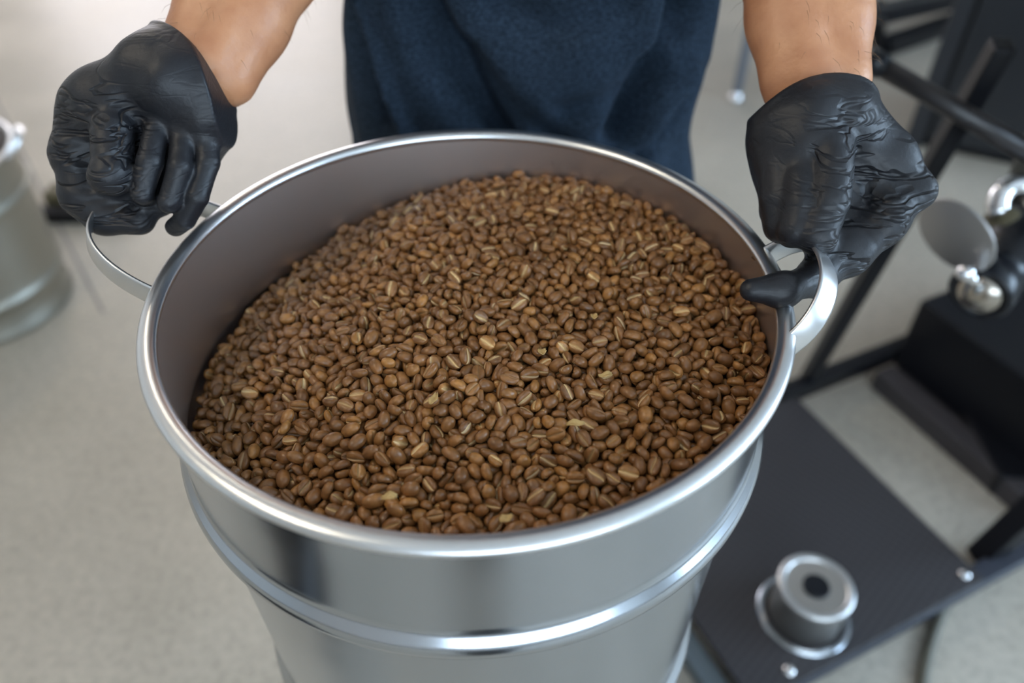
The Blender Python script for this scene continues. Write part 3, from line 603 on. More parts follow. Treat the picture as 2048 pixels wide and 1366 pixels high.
-332,1009,-361,28,-23,0,106, -182,1098,-335,-53,13,23,111, -82,-222,-327,3,28,24,100, -851,307,-439,57,-9,-17,94, 1026,-20,-301,-27,3,-29,97, -1488,659,-723,32,-43,26,113,
275,1119,-292,-3,-59,8,94, -47,-911,-394,18,49,30,107, -323,70,-343,-50,0,-20,106, -702,616,-412,6,54,1,100, 445,-413,-311,59,9,8,89, 193,1065,-299,-4,-13,-29,112,
-1489,-988,-787,-12,-42,-18,110, 1639,-344,-358,16,50,17,110, 482,492,-276,-7,-15,56,97, -152,216,-305,-43,-18,31,106, 1757,15,-363,-48,-23,1,95, 202,-342,-311,31,42,-21,100,
1659,667,-326,-19,29,-21,109, 798,-28,-300,-4,52,-28,94, 953,-701,-376,19,38,37,111, -820,574,-453,43,-19,-4,102, -250,290,-316,54,24,10,95, 1069,-833,-384,2,-31,43,104,
148,1588,-331,-30,-7,6,103, -193,-96,-332,36,-14,40,109, 1152,328,-314,26,-3,51,110, 1503,188,-307,21,52,-22,109, -1780,127,-852,-16,-40,0,112, -1172,-585,-597,58,3,-9,109,
791,-1304,-426,4,2,-18,86, -402,-588,-385,0,-54,17,88, 1053,-447,-323,-13,-20,-29,95, -833,-1031,-567,-21,8,39,92, 156,-1721,-527,19,9,-55,111, -1077,-998,-632,-29,17,21,100,
-81,-488,-326,28,44,-28,90, 798,82,-307,4,-28,0,95, -354,1323,-395,-24,-48,-5,107, -672,959,-456,-25,-46,12,108, 639,896,-279,0,-19,56,111, 1205,589,-284,15,-2,-51,97,
1544,-747,-387,23,-35,-38,100, -339,-777,-404,-52,21,21,111, -1272,-84,-617,-24,-49,14,104, -408,1045,-398,15,-28,17,106, -1,-1084,-411,31,-45,19,89, -835,1098,-490,18,-10,49,86,
408,673,-276,-41,40,16,102, -1053,-1440,-804,2,26,-14,114, 595,-238,-291,-45,3,14,101, 414,-781,-349,50,-19,26,95, -1072,1433,-636,-3,-15,16,103, 274,475,-292,20,-39,15,110,
-103,699,-310,-6,9,43,105, 478,976,-270,10,-50,-1,113, 1138,849,-297,47,-36,-9,113, 1112,400,-284,-8,58,13,96, 1681,453,-332,-16,11,-49,94, 766,154,-297,-27,-33,32,94,
1610,-97,-327,55,-17,8,88, 637,-582,-326,-11,10,22,103, 502,1470,-300,-54,22,-6,94, -264,-1051,-439,46,33,-16,93, -893,506,-496,-31,47,-20,110, -942,372,-501,11,-57,-6,106,
-443,203,-343,16,57,-5,91, 1473,-310,-338,-24,45,-16,103, 444,-1712,-559,-32,28,-21,114, -823,45,-409,54,21,-7,104, -1541,191,-725,-4,-33,-5,105, 385,-1728,-566,-34,33,-20,112,
75,162,-313,-21,20,-50,89, 968,1440,-286,52,8,-7,103, -72,-1442,-485,-48,-28,9,99, 259,-770,-358,43,5,14,95, 1485,951,-296,14,-53,-7,112, 1056,450,-283,-11,40,15,107,
-601,-330,-377,6,-52,-28,89, 654,258,-307,36,-12,-44,104, -1174,-667,-611,-35,17,26,95, 218,208,-306,-30,-15,-45,108, 75,-665,-355,-17,-38,19,109, -998,-1506,-817,-41,2,-22,92,
9,436,-288,-10,-35,-48,88, -429,679,-358,56,13,-15,95, -119,-1489,-484,-8,-42,28,104, -1398,-566,-715,-28,13,18,112, 913,-527,-354,32,9,49,88, -1527,-548,-748,-11,-36,21,93,
-464,1103,-391,55,10,-16,110, 1263,-1276,-450,-2,33,-4,86, -654,-272,-400,-37,47,4,88, 24,-1774,-594,-33,-35,31,110, 1419,1096,-322,9,36,39,97, 649,-1142,-401,36,40,4,112,
-176,90,-279,27,-47,-9,92, 1254,-580,-353,35,-27,38,90, -711,-323,-430,46,24,4,100, -817,-173,-449,-14,13,-31,110, 896,67,-300,42,29,-9,91, 594,215,-294,-8,1,-25,94,
-998,-300,-531,-27,-46,-26,94, 1337,-1021,-413,28,39,23,114, 538,77,-315,31,-37,-1,108, 1629,-580,-383,0,-22,-13,111, 1550,-464,-372,-46,9,34,106, 1359,-314,-355,7,13,-11,89,
-465,-1705,-664,45,25,30,111, -1637,-388,-797,38,-21,-6,100, 1037,172,-295,-8,59,3,100, 1457,-162,-309,-13,-16,-19,92, -860,-36,-434,51,-6,-26,112, 1229,990,-322,19,-24,-37,111,
-1638,567,-797,32,-1,-5,89, 1267,1286,-338,5,-42,27,104, 318,-929,-383,-19,13,-55,101, -834,-1464,-604,18,-14,-31,109, -126,541,-311,18,6,-28,95, 824,701,-293,-14,4,-31,95,
311,1184,-304,-30,48,10,107, 835,-205,-296,-18,21,14,99, 530,1568,-275,38,-40,-6,110, 814,188,-302,35,-34,-19,100, 1518,433,-298,-2,-42,-23,97, -224,365,-311,-17,-42,-38,90,
-726,-195,-413,26,-31,-22,88, 726,1429,-278,-48,-21,9,97, -1286,-1213,-766,-31,-37,-25,95, 787,-101,-298,-30,6,48,101, 599,786,-270,3,-57,-11,99, -571,-1146,-503,-21,-49,16,93,
1023,-1054,-398,-42,-30,30,104, -99,184,-303,-36,-21,-41,94, -16,384,-330,58,6,12,114, 302,702,-321,25,11,-28,105, -1164,-811,-653,3,7,-57,109, 607,-1684,-558,53,-18,3,88,
-931,-298,-492,12,7,58,104, 1076,775,-281,-2,-5,-58,108, 1300,-51,-318,-10,43,41,103, 1169,755,-297,0,20,-56,98, -598,391,-367,-5,55,-22,112, 1382,499,-321,-24,-38,-12,98,
-409,-1683,-601,26,32,39,89, 641,-1596,-492,-40,26,-18,113, -1121,-19,-524,-1,55,-19,93, 729,-744,-330,51,-5,-28,93, 91,1447,-334,6,59,0,101, 200,-515,-297,25,10,27,89,
254,-34,-306,38,-14,-3,93, 1284,-270,-345,13,-13,-54,109, 676,-1377,-437,-22,4,53,86, 1010,-654,-335,56,18,8,94, 1072,691,-296,-9,-34,-13,111, 532,594,-292,13,5,46,89,
-216,149,-320,-37,16,3,111, 1453,-59,-330,-2,30,-3,90, 1747,-354,-361,55,19,9,111, 37,1221,-314,-35,25,32,107, -688,236,-401,7,57,-17,91, 445,-632,-351,-28,-19,-46,92,
-518,66,-345,37,45,-1,91, -191,494,-319,51,10,18,98, 1591,635,-338,-13,-22,54,105, -1411,730,-709,-15,20,-55,98, 1301,429,-276,-34,-35,-8,88, -523,-71,-375,-7,16,-1,88,
-1221,-82,-611,-2,26,3,94, -1444,55,-695,5,-46,38,94, -1110,-171,-551,-9,10,14,104, -1591,-568,-739,-17,14,46,88, -1469,-531,-745,1,7,-49,112, -1162,819,-630,34,7,-2,110,
173,854,-294,54,-20,17,106, -1328,-279,-653,-27,0,-41,110, -1539,-449,-749,12,-50,29,103, -1484,465,-693,15,29,21,94, 592,1487,-286,-21,55,-5,111, 1143,633,-280,53,-24,-14,88,
-1058,945,-568,-6,9,-15,111, -42,-296,-326,-24,0,-6,112, -1585,-736,-773,29,-14,-44,110, 903,797,-273,-9,-14,57,90, -1458,331,-707,-35,25,1,109, -1486,-356,-709,-29,10,43,102,
-756,-652,-470,-36,-37,30,98, -29,-1267,-456,3,-53,28,109, 246,888,-293,-5,-14,26,96, -952,-1523,-758,36,5,-26,88, 728,906,-300,37,36,-27,107, 1409,75,-348,-30,21,19,112,
332,-44,-313,17,-7,38,97, 1565,407,-314,-58,-14,-2,88, -295,806,-352,54,9,-22,99, 1307,-176,-343,-17,-27,10,88, 1362,869,-314,-32,32,-24,109, 715,-478,-326,19,18,38,90,
119,620,-298,-56,12,-2,106, 179,1160,-311,14,19,23,113, -1243,-390,-651,12,-4,-27,100, -383,763,-349,-11,40,-32,105, -121,-958,-405,-24,-19,-52,86, 772,-1056,-385,-3,-42,-32,94,
-856,-1573,-756,31,-21,42,107, 34,-1320,-460,-21,-20,49,87, -901,1044,-522,-20,9,-52,111, -163,848,-355,21,30,-48,97, -727,-1000,-522,-32,37,-35,99, -760,264,-439,12,-7,56,107,
433,363,-294,28,27,-29,99, 512,-668,-350,-47,-18,-32,106, 1035,1127,-305,-10,8,43,113, 112,-1238,-425,-46,-16,27,107, -322,-103,-318,-19,22,38,92, 1527,330,-316,45,33,20,98,
-722,1297,-488,47,19,1,97, -1375,-245,-642,-24,-15,22,91, -1179,-1243,-744,-23,-2,-52,92, 256,-255,-339,-47,26,0,89, 576,-1127,-420,-11,-24,14,89, -808,-1592,-701,5,24,-44,94,
-68,-1367,-499,-28,5,-53,95, -1036,206,-512,-27,-30,44,89, -163,-1243,-481,-38,45,-5,96, 1489,-686,-376,-43,32,15,103, 1313,692,-298,5,58,12,94, -464,-1138,-478,-11,-3,-53,93,
394,306,-290,-40,21,-4,92, 916,1267,-315,-17,-51,25,114, -908,-1546,-697,43,-26,28,93, -364,899,-355,50,-25,12,100, 9,103,-322,51,-12,30,101, -965,1016,-556,5,10,-3,106,
1434,380,-314,-25,12,-11,93, 608,678,-268,-3,-40,-30,86, 518,336,-296,24,51,-13,88, 128,814,-309,25,-43,4,101, -815,869,-471,-12,-12,21,105, 842,571,-303,-33,23,-10,91,
-281,1246,-365,0,54,-25,90, 738,646,-275,46,36,2,91, -404,1499,-425,0,0,57,104, -1495,978,-816,22,-13,28,103, -730,-1635,-723,39,-15,-43,93, -771,-1232,-594,-3,54,-9,87,
-189,1416,-413,-40,3,1,112, -1142,269,-568,-40,-26,-34,93, 625,-1005,-385,33,-48,2,89, -239,-148,-322,11,38,40,93, 469,-1217,-420,-38,27,36,99, 1057,-591,-347,35,-24,41,88,
-641,1287,-471,-23,51,17,112, -440,481,-370,53,7,-1,102, 731,1328,-300,-29,42,13,109, -315,276,-321,-26,-35,37,95, 1614,172,-337,30,-1,52,94, 171,-9,-303,-24,-2,-19,91,
530,-752,-368,31,3,-42,101, -1144,336,-558,-28,5,11,110, -799,206,-421,-29,14,-25,87, 327,167,-292,-55,13,18,93, 1274,1135,-332,39,-24,11,90, 1358,960,-320,-34,-44,-16,109,
303,1479,-331,-42,-21,-25,111, 1368,-1157,-476,-32,4,-47,97, -1375,390,-647,17,9,40,111, -1595,-96,-787,4,1,-22,105, -890,1261,-551,-26,2,-3,111, 449,-236,-339,-35,3,33,108,
919,1165,-294,-13,-6,-51,112, 1329,161,-304,-9,17,45,87, -823,-1102,-578,1,58,3,99, 672,696,-299,-12,-21,47,94, -684,-710,-464,-4,-10,-57,98, 1095,-540,-360,39,27,36,110,
-773,-240,-441,11,-33,47,93, -1071,279,-535,-27,2,27,111, -1764,-210,-871,-21,-26,-49,112, 769,1086,-277,-12,-6,48,89, -325,520,-317,-34,-41,26,94, 111,-326,-332,28,35,14,95,
-618,16,-423,-12,14,-28,111, -1220,-1246,-789,3,-11,-24,100, -754,1478,-536,-34,41,-27,102, 936,-1323,-411,7,-35,-48,113, 920,349,-316,15,-14,24,113, -1538,457,-720,38,32,33,106,
1508,108,-321,-15,5,-47,88, 1162,1034,-309,46,-6,29,108, 72,1152,-319,9,3,51,111, 133,64,-315,-47,-24,-26,111, -32,1397,-360,36,-22,23,112, 1630,370,-342,21,5,54,92,
-620,615,-420,-4,-3,23,113, -1080,1316,-644,-52,18,4,95, 1327,-479,-362,-22,-25,-45,89, 1188,385,-324,-48,16,-16,97, -112,-1542,-457,10,33,-48,107, 1343,-797,-384,-46,3,22,97,
-992,-166,-503,41,-42,2,87, -893,-1059,-593,-27,16,18,94, 797,1467,-297,51,28,15,105, -1065,842,-550,-28,11,-19,94, 124,954,-311,-28,42,-22,87, 1494,-868,-401,41,-9,37,103,
1459,672,-321,26,-19,33,99, 715,205,-306,-16,-5,-58,92, -783,617,-450,33,1,-11,90, 568,738,-281,42,-16,-4,96, 95,-975,-403,-7,56,-21,95, 1118,527,-304,35,-46,-12,88,
668,1391,-307,8,-57,6,110, -971,-879,-548,-29,45,-11,88, -76,1061,-352,57,5,-16,112, -1154,890,-604,14,29,-8,107, -830,-387,-481,-37,-18,3,90, 829,-1210,-408,-17,-56,6,107,
-307,-993,-464,20,32,-25,110, 861,1052,-292,27,6,-20,88, 1567,-150,-333,-7,-5,-1,96, 1012,412,-299,-22,-26,-41,97, 1029,-249,-324,9,55,-9,101, 412,-1034,-393,-11,38,37,89,
-1459,109,-684,-7,-17,57,95, 43,1681,-408,29,-40,26,114, 1425,8,-340,13,54,-11,96, -491,171,-372,-31,15,32,92, 1094,-154,-326,-5,27,11,88, 1596,-358,-329,0,34,32,88,
572,486,-304,9,27,40,114, 590,-1617,-481,33,44,1,93, 79,-859,-370,46,-33,19,86, -152,-1706,-548,26,-36,-22,96, -435,-158,-361,-21,5,23,86, -1631,-583,-791,51,-8,-29,94,
-1002,425,-518,-57,10,10,92, -1051,606,-534,-30,-3,-50,100, 1205,-643,-359,-15,-9,11,105, -992,-748,-555,-2,-45,-39,106, 898,974,-301,37,6,-29,99, 1405,-1112,-476,-17,28,11,90,
1604,-669,-396,-29,47,-16,102, 440,-567,-321,17,27,26,89, -378,-206,-355,2,5,-56,95, -756,419,-458,31,46,-23,90, -936,-51,-485,4,-9,-10,101, 40,538,-318,5,-58,9,111,
-1445,571,-704,16,-52,18,92, -1463,-742,-741,-43,-31,27,108, -1111,-318,-546,1,-45,-21,87, 1405,824,-308,-22,33,-44,94, 867,502,-338,43,33,11,113, 198,634,-296,49,8,-31,87,
-1185,-431,-608,-23,-22,-7,91, 1194,1318,-334,9,1,44,107, -871,-789,-515,5,16,40,87, 1381,-553,-371,6,-8,-38,107, -28,1514,-354,44,-41,2,100, -730,1086,-478,-16,-34,27,110,
262,20,-318,45,7,-25,101, -373,512,-336,49,-5,-32,95, -608,301,-386,-1,-49,-26,111, -819,483,-465,-19,-21,49,96, 1774,-213,-372,-13,6,36,102, -471,1405,-420,-52,29,-7,91,
-1112,-1396,-821,28,-6,51,113, 588,1386,-275,53,12,23,92, -1130,-1281,-723,51,18,-25,92, -995,-1162,-633,14,21,8,101, -312,1460,-422,-26,7,-30,112, 292,355,-321,-16,1,58,98,
-940,-375,-511,11,17,53,101, -1420,-103,-668,53,13,-25,100, -1135,1047,-606,25,-36,-39,105, 319,855,-278,-51,-17,13,105, -654,-1562,-637,45,-8,12,87, -290,1080,-354,-7,30,51,98,
-361,1149,-400,-4,-40,-40,112, -206,222,-300,-39,-17,36,90, 803,461,-309,34,-6,-23,106, 1043,-468,-366,47,-29,20,107, -486,1627,-482,-54,-18,-16,93, 1262,42,-345,9,12,11,112,
1510,591,-322,10,28,-9,110, 1726,-284,-344,-15,3,52,105, -1278,-1136,-753,-27,8,28,113, -855,-1303,-572,56,18,-10,110, -127,1770,-429,-7,-16,24,113, -691,433,-417,7,-44,-40,86,
375,1130,-303,-12,-1,14,94, 352,1053,-305,-9,-32,-30,100, -678,-182,-420,-19,11,45,91, 1568,-27,-359,20,-42,-11,101, 1158,-105,-350,-28,49,19,101, -520,-1213,-508,-42,20,-1,94,
770,960,-301,35,3,3,93, -1603,-340,-771,3,-9,-33,98, -804,-763,-530,13,-1,-26,113, -870,-183,-489,-8,-9,11,103, -149,-490,-355,22,1,50,103, -141,-399,-352,41,-38,-13,90,
-179,709,-343,26,-5,-5,89, 725,-1089,-427,4,-27,-53,90, -329,-611,-401,39,-12,-44,98, 361,1665,-339,-17,-8,-55,110, 582,122,-307,9,-37,-34,95, 905,-289,-353,-32,1,-9,109,
933,1083,-289,18,20,19,89, 1268,-759,-384,-8,-15,-1,91, 923,-5,-314,12,3,43,98, 911,-1080,-397,1,3,49,91, -1188,607,-590,50,18,-18,91, 234,535,-289,17,-37,-31,94,
-646,-962,-505,-57,-7,12,92, -770,-375,-455,16,18,34,88, 770,587,-288,-45,-7,-37,88, -1012,1095,-558,-17,-21,49,105, 56,947,-338,-8,27,-1,110, 1330,1189,-317,-7,-13,-50,94,
-1297,44,-607,-32,-34,38,96, -1115,818,-585,17,12,36,98, -434,1151,-365,-36,39,-21,90, -154,593,-328,-47,26,21,109, -749,1005,-484,-36,-15,-25,108, 145,1260,-317,43,-41,7,98,
-600,-708,-454,39,13,7,90, 833,1399,-299,-28,2,-51,96, 858,-348,-326,-35,9,-45,94, 49,335,-309,16,-19,-34,91, -1447,-830,-740,14,24,11,99, -1626,-2,-803,29,-3,-17,91,
454,1346,-324,-26,19,-47,96, 280,617,-320,24,54,-10,111, -1390,1126,-764,26,-44,-7,108, -775,-12,-423,15,-7,18,112, 565,1311,-304,15,16,-49,93, 26,770,-318,-18,17,-13,94,
85,563,-276,-10,-20,-14,86, 1301,-531,-361,-6,-11,58,89, 287,1017,-312,12,5,-10,88, 836,1129,-284,38,42,-21,104, -1560,-618,-767,-27,17,-12,111, 81,-1740,-584,-19,-52,-24,106,
1433,-399,-355,37,-3,-43,87, -587,-1571,-556,-15,-16,52,110, -1306,-9,-641,55,12,3,114, -1704,-252,-831,12,-43,-30,99, 578,-1208,-420,0,1,21,110, -1206,396,-581,8,37,-39,99,
1193,459,-324,44,-11,38,102, -1234,642,-626,-32,-40,-14,114, -628,1551,-507,-8,45,39,94, -1190,203,-580,-3,19,-53,96, 308,-1221,-399,-50,-15,29,89, 416,1566,-329,-28,-15,25,98,
850,-470,-342,29,39,-8,87, -797,341,-446,-2,52,24,95, 1342,-185,-358,-38,34,-30,105, 666,1460,-305,-40,27,29,113, -216,73,-332,29,16,14,102, -33,1249,-342,-30,45,-10,108,
514,-256,-303,-14,-1,-56,92, -563,47,-384,-20,-42,-37,91, 219,1287,-342,-22,2,-49,113, -516,680,-406,-46,-19,20,108, 396,1461,-330,-45,0,-25,88, -457,-989,-453,38,-24,-35,105,
-110,1251,-375,-19,49,-29,102, -542,1460,-477,-56,-5,-15,111, 1195,261,-307,-10,39,42,90, 41,178,-329,-28,-44,4,113, 1141,1103,-288,-43,40,-11,111, -1070,743,-561,-27,-25,42,106,
865,-1138,-405,9,29,-7,102, 1094,-651,-363,8,-7,58,92, -476,998,-418,-21,-9,-55,104, 1024,63,-330,-29,-50,17,106, 1606,-279,-358,-3,-30,-47,95, -847,985,-522,-30,-40,-3,110,
387,151,-320,-37,38,-19,105, 1188,-1126,-405,-37,-28,20,111, 535,-1705,-567,-21,-50,22,86, -576,567,-409,24,18,6,107, 207,-1065,-412,-25,9,48,112, 489,738,-286,-12,-26,16,112,
965,202,-319,23,35,5,104, -1395,-1098,-784,-7,7,-59,110, -1648,-273,-812,-3,-21,-52,105, -435,-347,-383,-22,-29,29,86, -1285,188,-625,44,-22,1,101, -752,96,-438,21,-19,-43,97,
1287,939,-295,-14,-17,-43,90, -989,1418,-648,20,18,-30,114, 909,237,-322,11,-36,23,111, -649,179,-408,14,49,-18,107, 687,-1457,-406,-53,-21,-2,107, -424,-911,-467,18,-49,2,93,
-1598,-675,-801,31,-45,-24,96, -918,-866,-577,18,-7,28,91, -192,1578,-415,41,21,-10,98, 537,869,-317,-31,46,23,109, 92,-1676,-506,54,23,10,111, -398,-1641,-547,-26,21,31,102,
-277,912,-349,-31,-11,16,111, -1077,-1328,-728,-11,-42,-31,103, 1026,238,-315,43,16,-34,97, 1117,1324,-297,-28,19,-7,108, 634,976,-263,6,-22,-29,88, -608,474,-400,16,-54,-10,106,
151,-1705,-466,-5,-8,-54,87, -1299,792,-669,-22,-41,31,113, 590,1035,-298,-51,29,-11,87, -1256,473,-617,-40,-12,10,109, -1532,910,-821,-51,24,5,99, 277,-635,-333,-54,0,-13,89,
-328,-1681,-586,28,50,-15,112, -1184,-151,-603,21,-5,-1,92, -1228,312,-591,-42,-36,-16,104, 588,14,-304,-54,-1,4,89, 677,-780,-337,13,7,45,86, 1397,-58,-354,-37,17,5,112,
816,1224,-301,-34,41,-27,110, -577,808,-415,22,-24,-45,109, 991,857,-295,-33,-32,28,89, -322,1588,-458,23,-16,-28,110, 286,-563,-344,-31,-6,-38,103, -1063,-345,-549,-8,-54,-16,87,
-400,136,-352,-36,-13,-37,91, -363,348,-360,-11,14,52,100, -1382,839,-711,-14,53,13,103, 405,-1146,-414,-22,-53,-6,89, -200,-893,-453,29,48,17,114, 139,307,-286,-15,21,-52,101,
403,862,-303,-20,-48,19,99, 1330,781,-311,22,-51,16,98, 709,967,-283,-30,-12,49,94, 344,1554,-324,-39,-40,-3,87, 870,-1287,-442,16,29,-48,90, 974,-1193,-415,10,39,26,89,
-686,-1387,-557,4,16,-24,107, -971,-947,-604,-44,-18,5,108, 1305,883,-315,21,34,24,87, 1291,-687,-384,-29,-3,14,104, 843,35,-340,46,13,-8,102, -275,1049,-380,51,9,1,112,
-1505,278,-723,-23,-17,15,93, -1493,390,-713,-40,-17,11,98, -1107,-100,-547,10,-37,43,93, 64,-1176,-455,-11,38,-41,96, -108,-806,-378,3,-58,15,102, -226,765,-364,2,-25,43,87,
708,1643,-325,-23,2,-13,105, 643,516,-288,-1,8,-20,97, -1248,89,-614,-5,25,-54,96, 807,-583,-367,5,-57,-18,98, 1051,-1192,-428,4,1,-23,113, -918,-1119,-611,12,-30,-45,109,
1197,-739,-370,-29,42,-24,104, -1169,71,-594,16,4,-54,111, -1132,-959,-660,19,25,46,89, 1615,-774,-350,8,-5,25,89, -851,-702,-561,-21,40,39,113, 852,-82,-329,0,35,-44,89,
728,-65,-345,-43,-18,-38,110, -40,212,-321,4,-31,36,91, -1094,591,-536,46,-24,-20,93, -666,1121,-456,-22,-41,37,104, 279,1425,-339,-42,-30,-26,87, 1004,-1470,-515,11,31,49,97,
-321,-262,-361,39,35,21,92, -28,307,-320,40,33,-24,99, 337,1377,-316,47,-36,11,98, -904,604,-484,-41,25,0,111, 569,293,-330,-14,24,22,112, 1073,1034,-307,25,-49,-25,102,
824,-134,-331,27,-27,12,108, -697,-402,-436,2,-31,48,104, 1264,641,-289,-10,26,47,88, 126,1335,-341,14,23,-16,97, 93,-1649,-437,-21,15,-34,111, 963,284,-317,12,-57,3,103,
-58,1600,-375,-35,-11,2,93, 428,194,-304,-36,-3,-43,98, -1560,-883,-777,26,-34,-16,95, -59,49,-323,-36,44,-14,102, -1428,-914,-716,-16,4,-54,111, -1328,-114,-666,-20,45,-1,99,
-1746,-397,-874,14,-38,-19,98, -738,188,-427,10,54,1,98, -1285,543,-628,-2,3,5,89, 301,755,-322,-16,-51,-27,114, 1417,906,-305,-34,10,-45,98, 1271,118,-331,-53,5,-24,93,
-672,302,-412,-23,-52,7,87, 511,-581,-339,-47,30,-11,104, -1003,1308,-621,-41,-35,24,98, 1749,257,-354,-15,6,51,96, 1153,1187,-313,-33,-20,-40,111, -612,-830,-478,0,15,-53,93,
-692,120,-402,51,-17,-26,94, 786,-469,-357,-11,-54,12,101, -356,-1202,-478,-24,46,29,103, -132,445,-306,-37,-19,-24,105, 605,1650,-321,-12,1,-41,99, -1225,-728,-663,31,-41,-12,93,
903,-1505,-469,-30,-30,-40,92, -17,-834,-379,-38,-26,39,99, -1724,-540,-842,-23,35,-11,97, 887,-717,-383,-8,6,-1,92, -786,1132,-492,-46,-25,-29,88, -1467,261,-725,2,53,-16,103,
400,-1663,-504,33,22,7,91, 1206,851,-315,-53,17,-18,96, -1574,658,-759,-36,14,42,91, 294,1273,-316,30,-11,-28,103, -1408,201,-692,-16,-39,21,98, -986,-692,-541,-10,39,44,99,
1197,-537,-352,41,-42,13,109, 1234,-219,-354,24,-21,-51,105, 1398,-1024,-389,-7,28,-15,108, -334,1203,-385,-14,30,33,96, 404,1377,-341,-6,1,-40,109, 294,1608,-344,-17,-22,-52,110,
-840,-1187,-610,20,32,44,99, 1023,-771,-373,-30,-21,23,114, -1540,-726,-794,-26,-3,53,93, 795,-295,-340,27,-30,-13,105, 348,1312,-326,39,33,-15,97, 610,70,-312,-30,-15,-41,93,
775,1263,-278,55,-3,18,97, 226,-409,-341,-42,7,38,111, 969,24,-332,-40,-17,-41,88, 1059,285,-324,0,-33,-1,98, 894,145,-330,-8,18,23,98, -1036,1017,-569,42,-13,-40,91,
-1115,204,-577,-1,-27,12,89, 400,762,-301,51,19,7,107, 187,927,-322,30,23,-39,108, 1637,521,-376,-36,-14,-24,114, -913,1162,-541,-19,2,32,92, -1690,574,-866,24,-13,-34,104,
625,628,-303,-35,-14,27,95, -460,-210,-368,53,18,-5,98, 587,-1361,-449,52,4,-11,88, -77,591,-317,29,-26,38,92, 637,-757,-374,-16,8,-33,95, 176,1388,-361,22,7,-51,94,
-1001,311,-503,-33,-5,-23,96, -1628,606,-806,-22,-45,-30,112, 669,47,-325,-4,34,-8,93, 555,659,-315,-42,11,-28,108, 1254,-474,-382,10,1,12,101, -741,-919,-561,-55,-16,17,113,
-429,-50,-391,53,-17,-6,96, 1150,86,-335,-14,-43,-39,90, 1090,918,-313,25,-36,40,102, 1530,-261,-360,0,-52,23,92, -1707,358,-846,15,-11,46,91, 716,-1190,-416,-17,-12,56,110,
1251,882,-336,-38,38,-2,109, -398,-997,-450,9,-6,-43,109, 1568,119,-345,23,32,-37,89, -230,-1680,-574,52,3,-2,110, 1067,-1117,-392,-24,46,30,92, -837,1357,-568,15,-24,-53,95,
-298,-1247,-495,13,2,8,91, -1544,626,-774,33,21,14,98, -425,820,-387,-48,29,-17,108, 1266,171,-339,-33,-30,-31,90, 605,1209,-289,-19,13,3,100, -1613,148,-782,28,21,-20,87,
77,1725,-401,-10,-32,-48,114, -912,-1418,-652,-13,-4,-10,94, 803,1596,-331,4,40,42,113, -244,-211,-356,-10,7,-26,99, -358,642,-373,5,-40,-42,107, 281,280,-327,5,57,8,113,
303,-223,-329,4,25,29,90, 856,1513,-316,30,-18,-30,95, 1057,965,-325,9,-43,30,92, 642,1322,-321,-11,7,57,102, -1128,1282,-694,10,26,53,113, 388,56,-315,18,-5,-13,106,
1168,-834,-396,-46,-33,15,100, 678,-517,-361,43,-30,-28,93, -268,1771,-482,24,-43,32,106, 75,-314,-341,34,-20,-44,88, -630,865,-454,4,-7,-39,112, 167,-1517,-497,19,-2,-44,103,
-1558,373,-781,-10,-39,-42,94, 361,-669,-358,-53,23,0,106, 521,1257,-301,-24,-54,-6,88, -262,-591,-393,50,-21,4,96, -1573,783,-804,20,11,34,103, -765,-1604,-751,27,-44,-30,89,
-611,1074,-442,42,9,9,102, -411,564,-376,-12,-36,30,107, -293,735,-369,11,-55,-3,99, 137,-1122,-424,-7,22,-55,108, -356,182,-360,-29,18,8,109, 433,1082,-327,-4,35,49,102,
1116,-1386,-507,25,44,30,94, -160,-1591,-467,32,21,-42,110, 720,1534,-296,-16,-5,33,111, -162,-153,-331,25,30,4,100, -172,-592,-376,53,16,7,94, -148,-1309,-514,52,-11,26,107,
-911,1459,-636,17,18,-41,109, -582,-1330,-555,-8,-12,56,105, 472,1426,-347,4,-6,57,109, 341,-1436,-470,-20,53,16,111, -98,-552,-345,-16,52,17,91, 759,17,-341,20,6,37,100,
524,1707,-348,-46,3,5,110, -61,-1671,-485,-28,-25,-46,101, 1335,1047,-325,2,1,-30,95, 1130,39,-339,1,58,11,87, -506,1199,-412,-33,-30,20,96, -1360,-1164,-840,53,-20,-17,106,
-683,-1597,-697,9,39,8,102, -452,-729,-427,-8,2,-2,99, 808,526,-321,36,-16,33,99, 1533,-91,-368,5,40,3,102, -1542,-57,-760,-21,9,-22,113, -636,1490,-525,-5,51,31,109,
1340,261,-330,15,-1,48,91, 1318,-582,-415,-8,28,10,109, -637,1429,-517,-30,-42,-18,97, 772,401,-288,-51,22,19,96, -263,-447,-359,37,-41,-14,92, -1295,996,-692,6,22,-29,89,
175,1642,-354,-25,-48,-26,105, 36,-1485,-487,40,-33,-17,99, 337,-1635,-436,3,3,29,109, -446,1343,-437,-28,-15,50,88, 1269,1201,-345,3,16,-38,90, 510,-181,-336,-21,-44,0,103,
-437,320,-393,-50,-18,-25,111, -805,-535,-484,-49,23,-5,101, -203,1644,-423,10,-8,-54,102, 1474,867,-306,-49,-26,11,94, -548,-991,-531,-25,15,-25,104, 773,-163,-312,0,-42,33,94,
146,152,-326,-20,-26,40,101, -1103,-692,-604,23,-42,-33,108, 1241,307,-338,-15,5,-20,108, -131,146,-326,-21,-20,-25,95, 1735,69,-392,29,-24,47,89, -569,922,-443,-19,-24,-45,105,
-1793,-22,-913,-30,-38,23,101, -989,768,-556,-43,16,1,102, 462,-117,-324,-54,-6,16,105, 218,735,-285,-41,28,23,101, -896,921,-532,-40,30,31,93, -687,666,-438,-36,-39,-26,105,
930,-960,-392,55,-10,-19,112, -760,-736,-475,14,-13,-44,88, -1456,-288,-708,-19,42,-38,86, -511,1291,-436,7,-29,-46,103, -1257,-533,-645,-2,-12,59,107, -1154,-1320,-779,34,28,40,88,
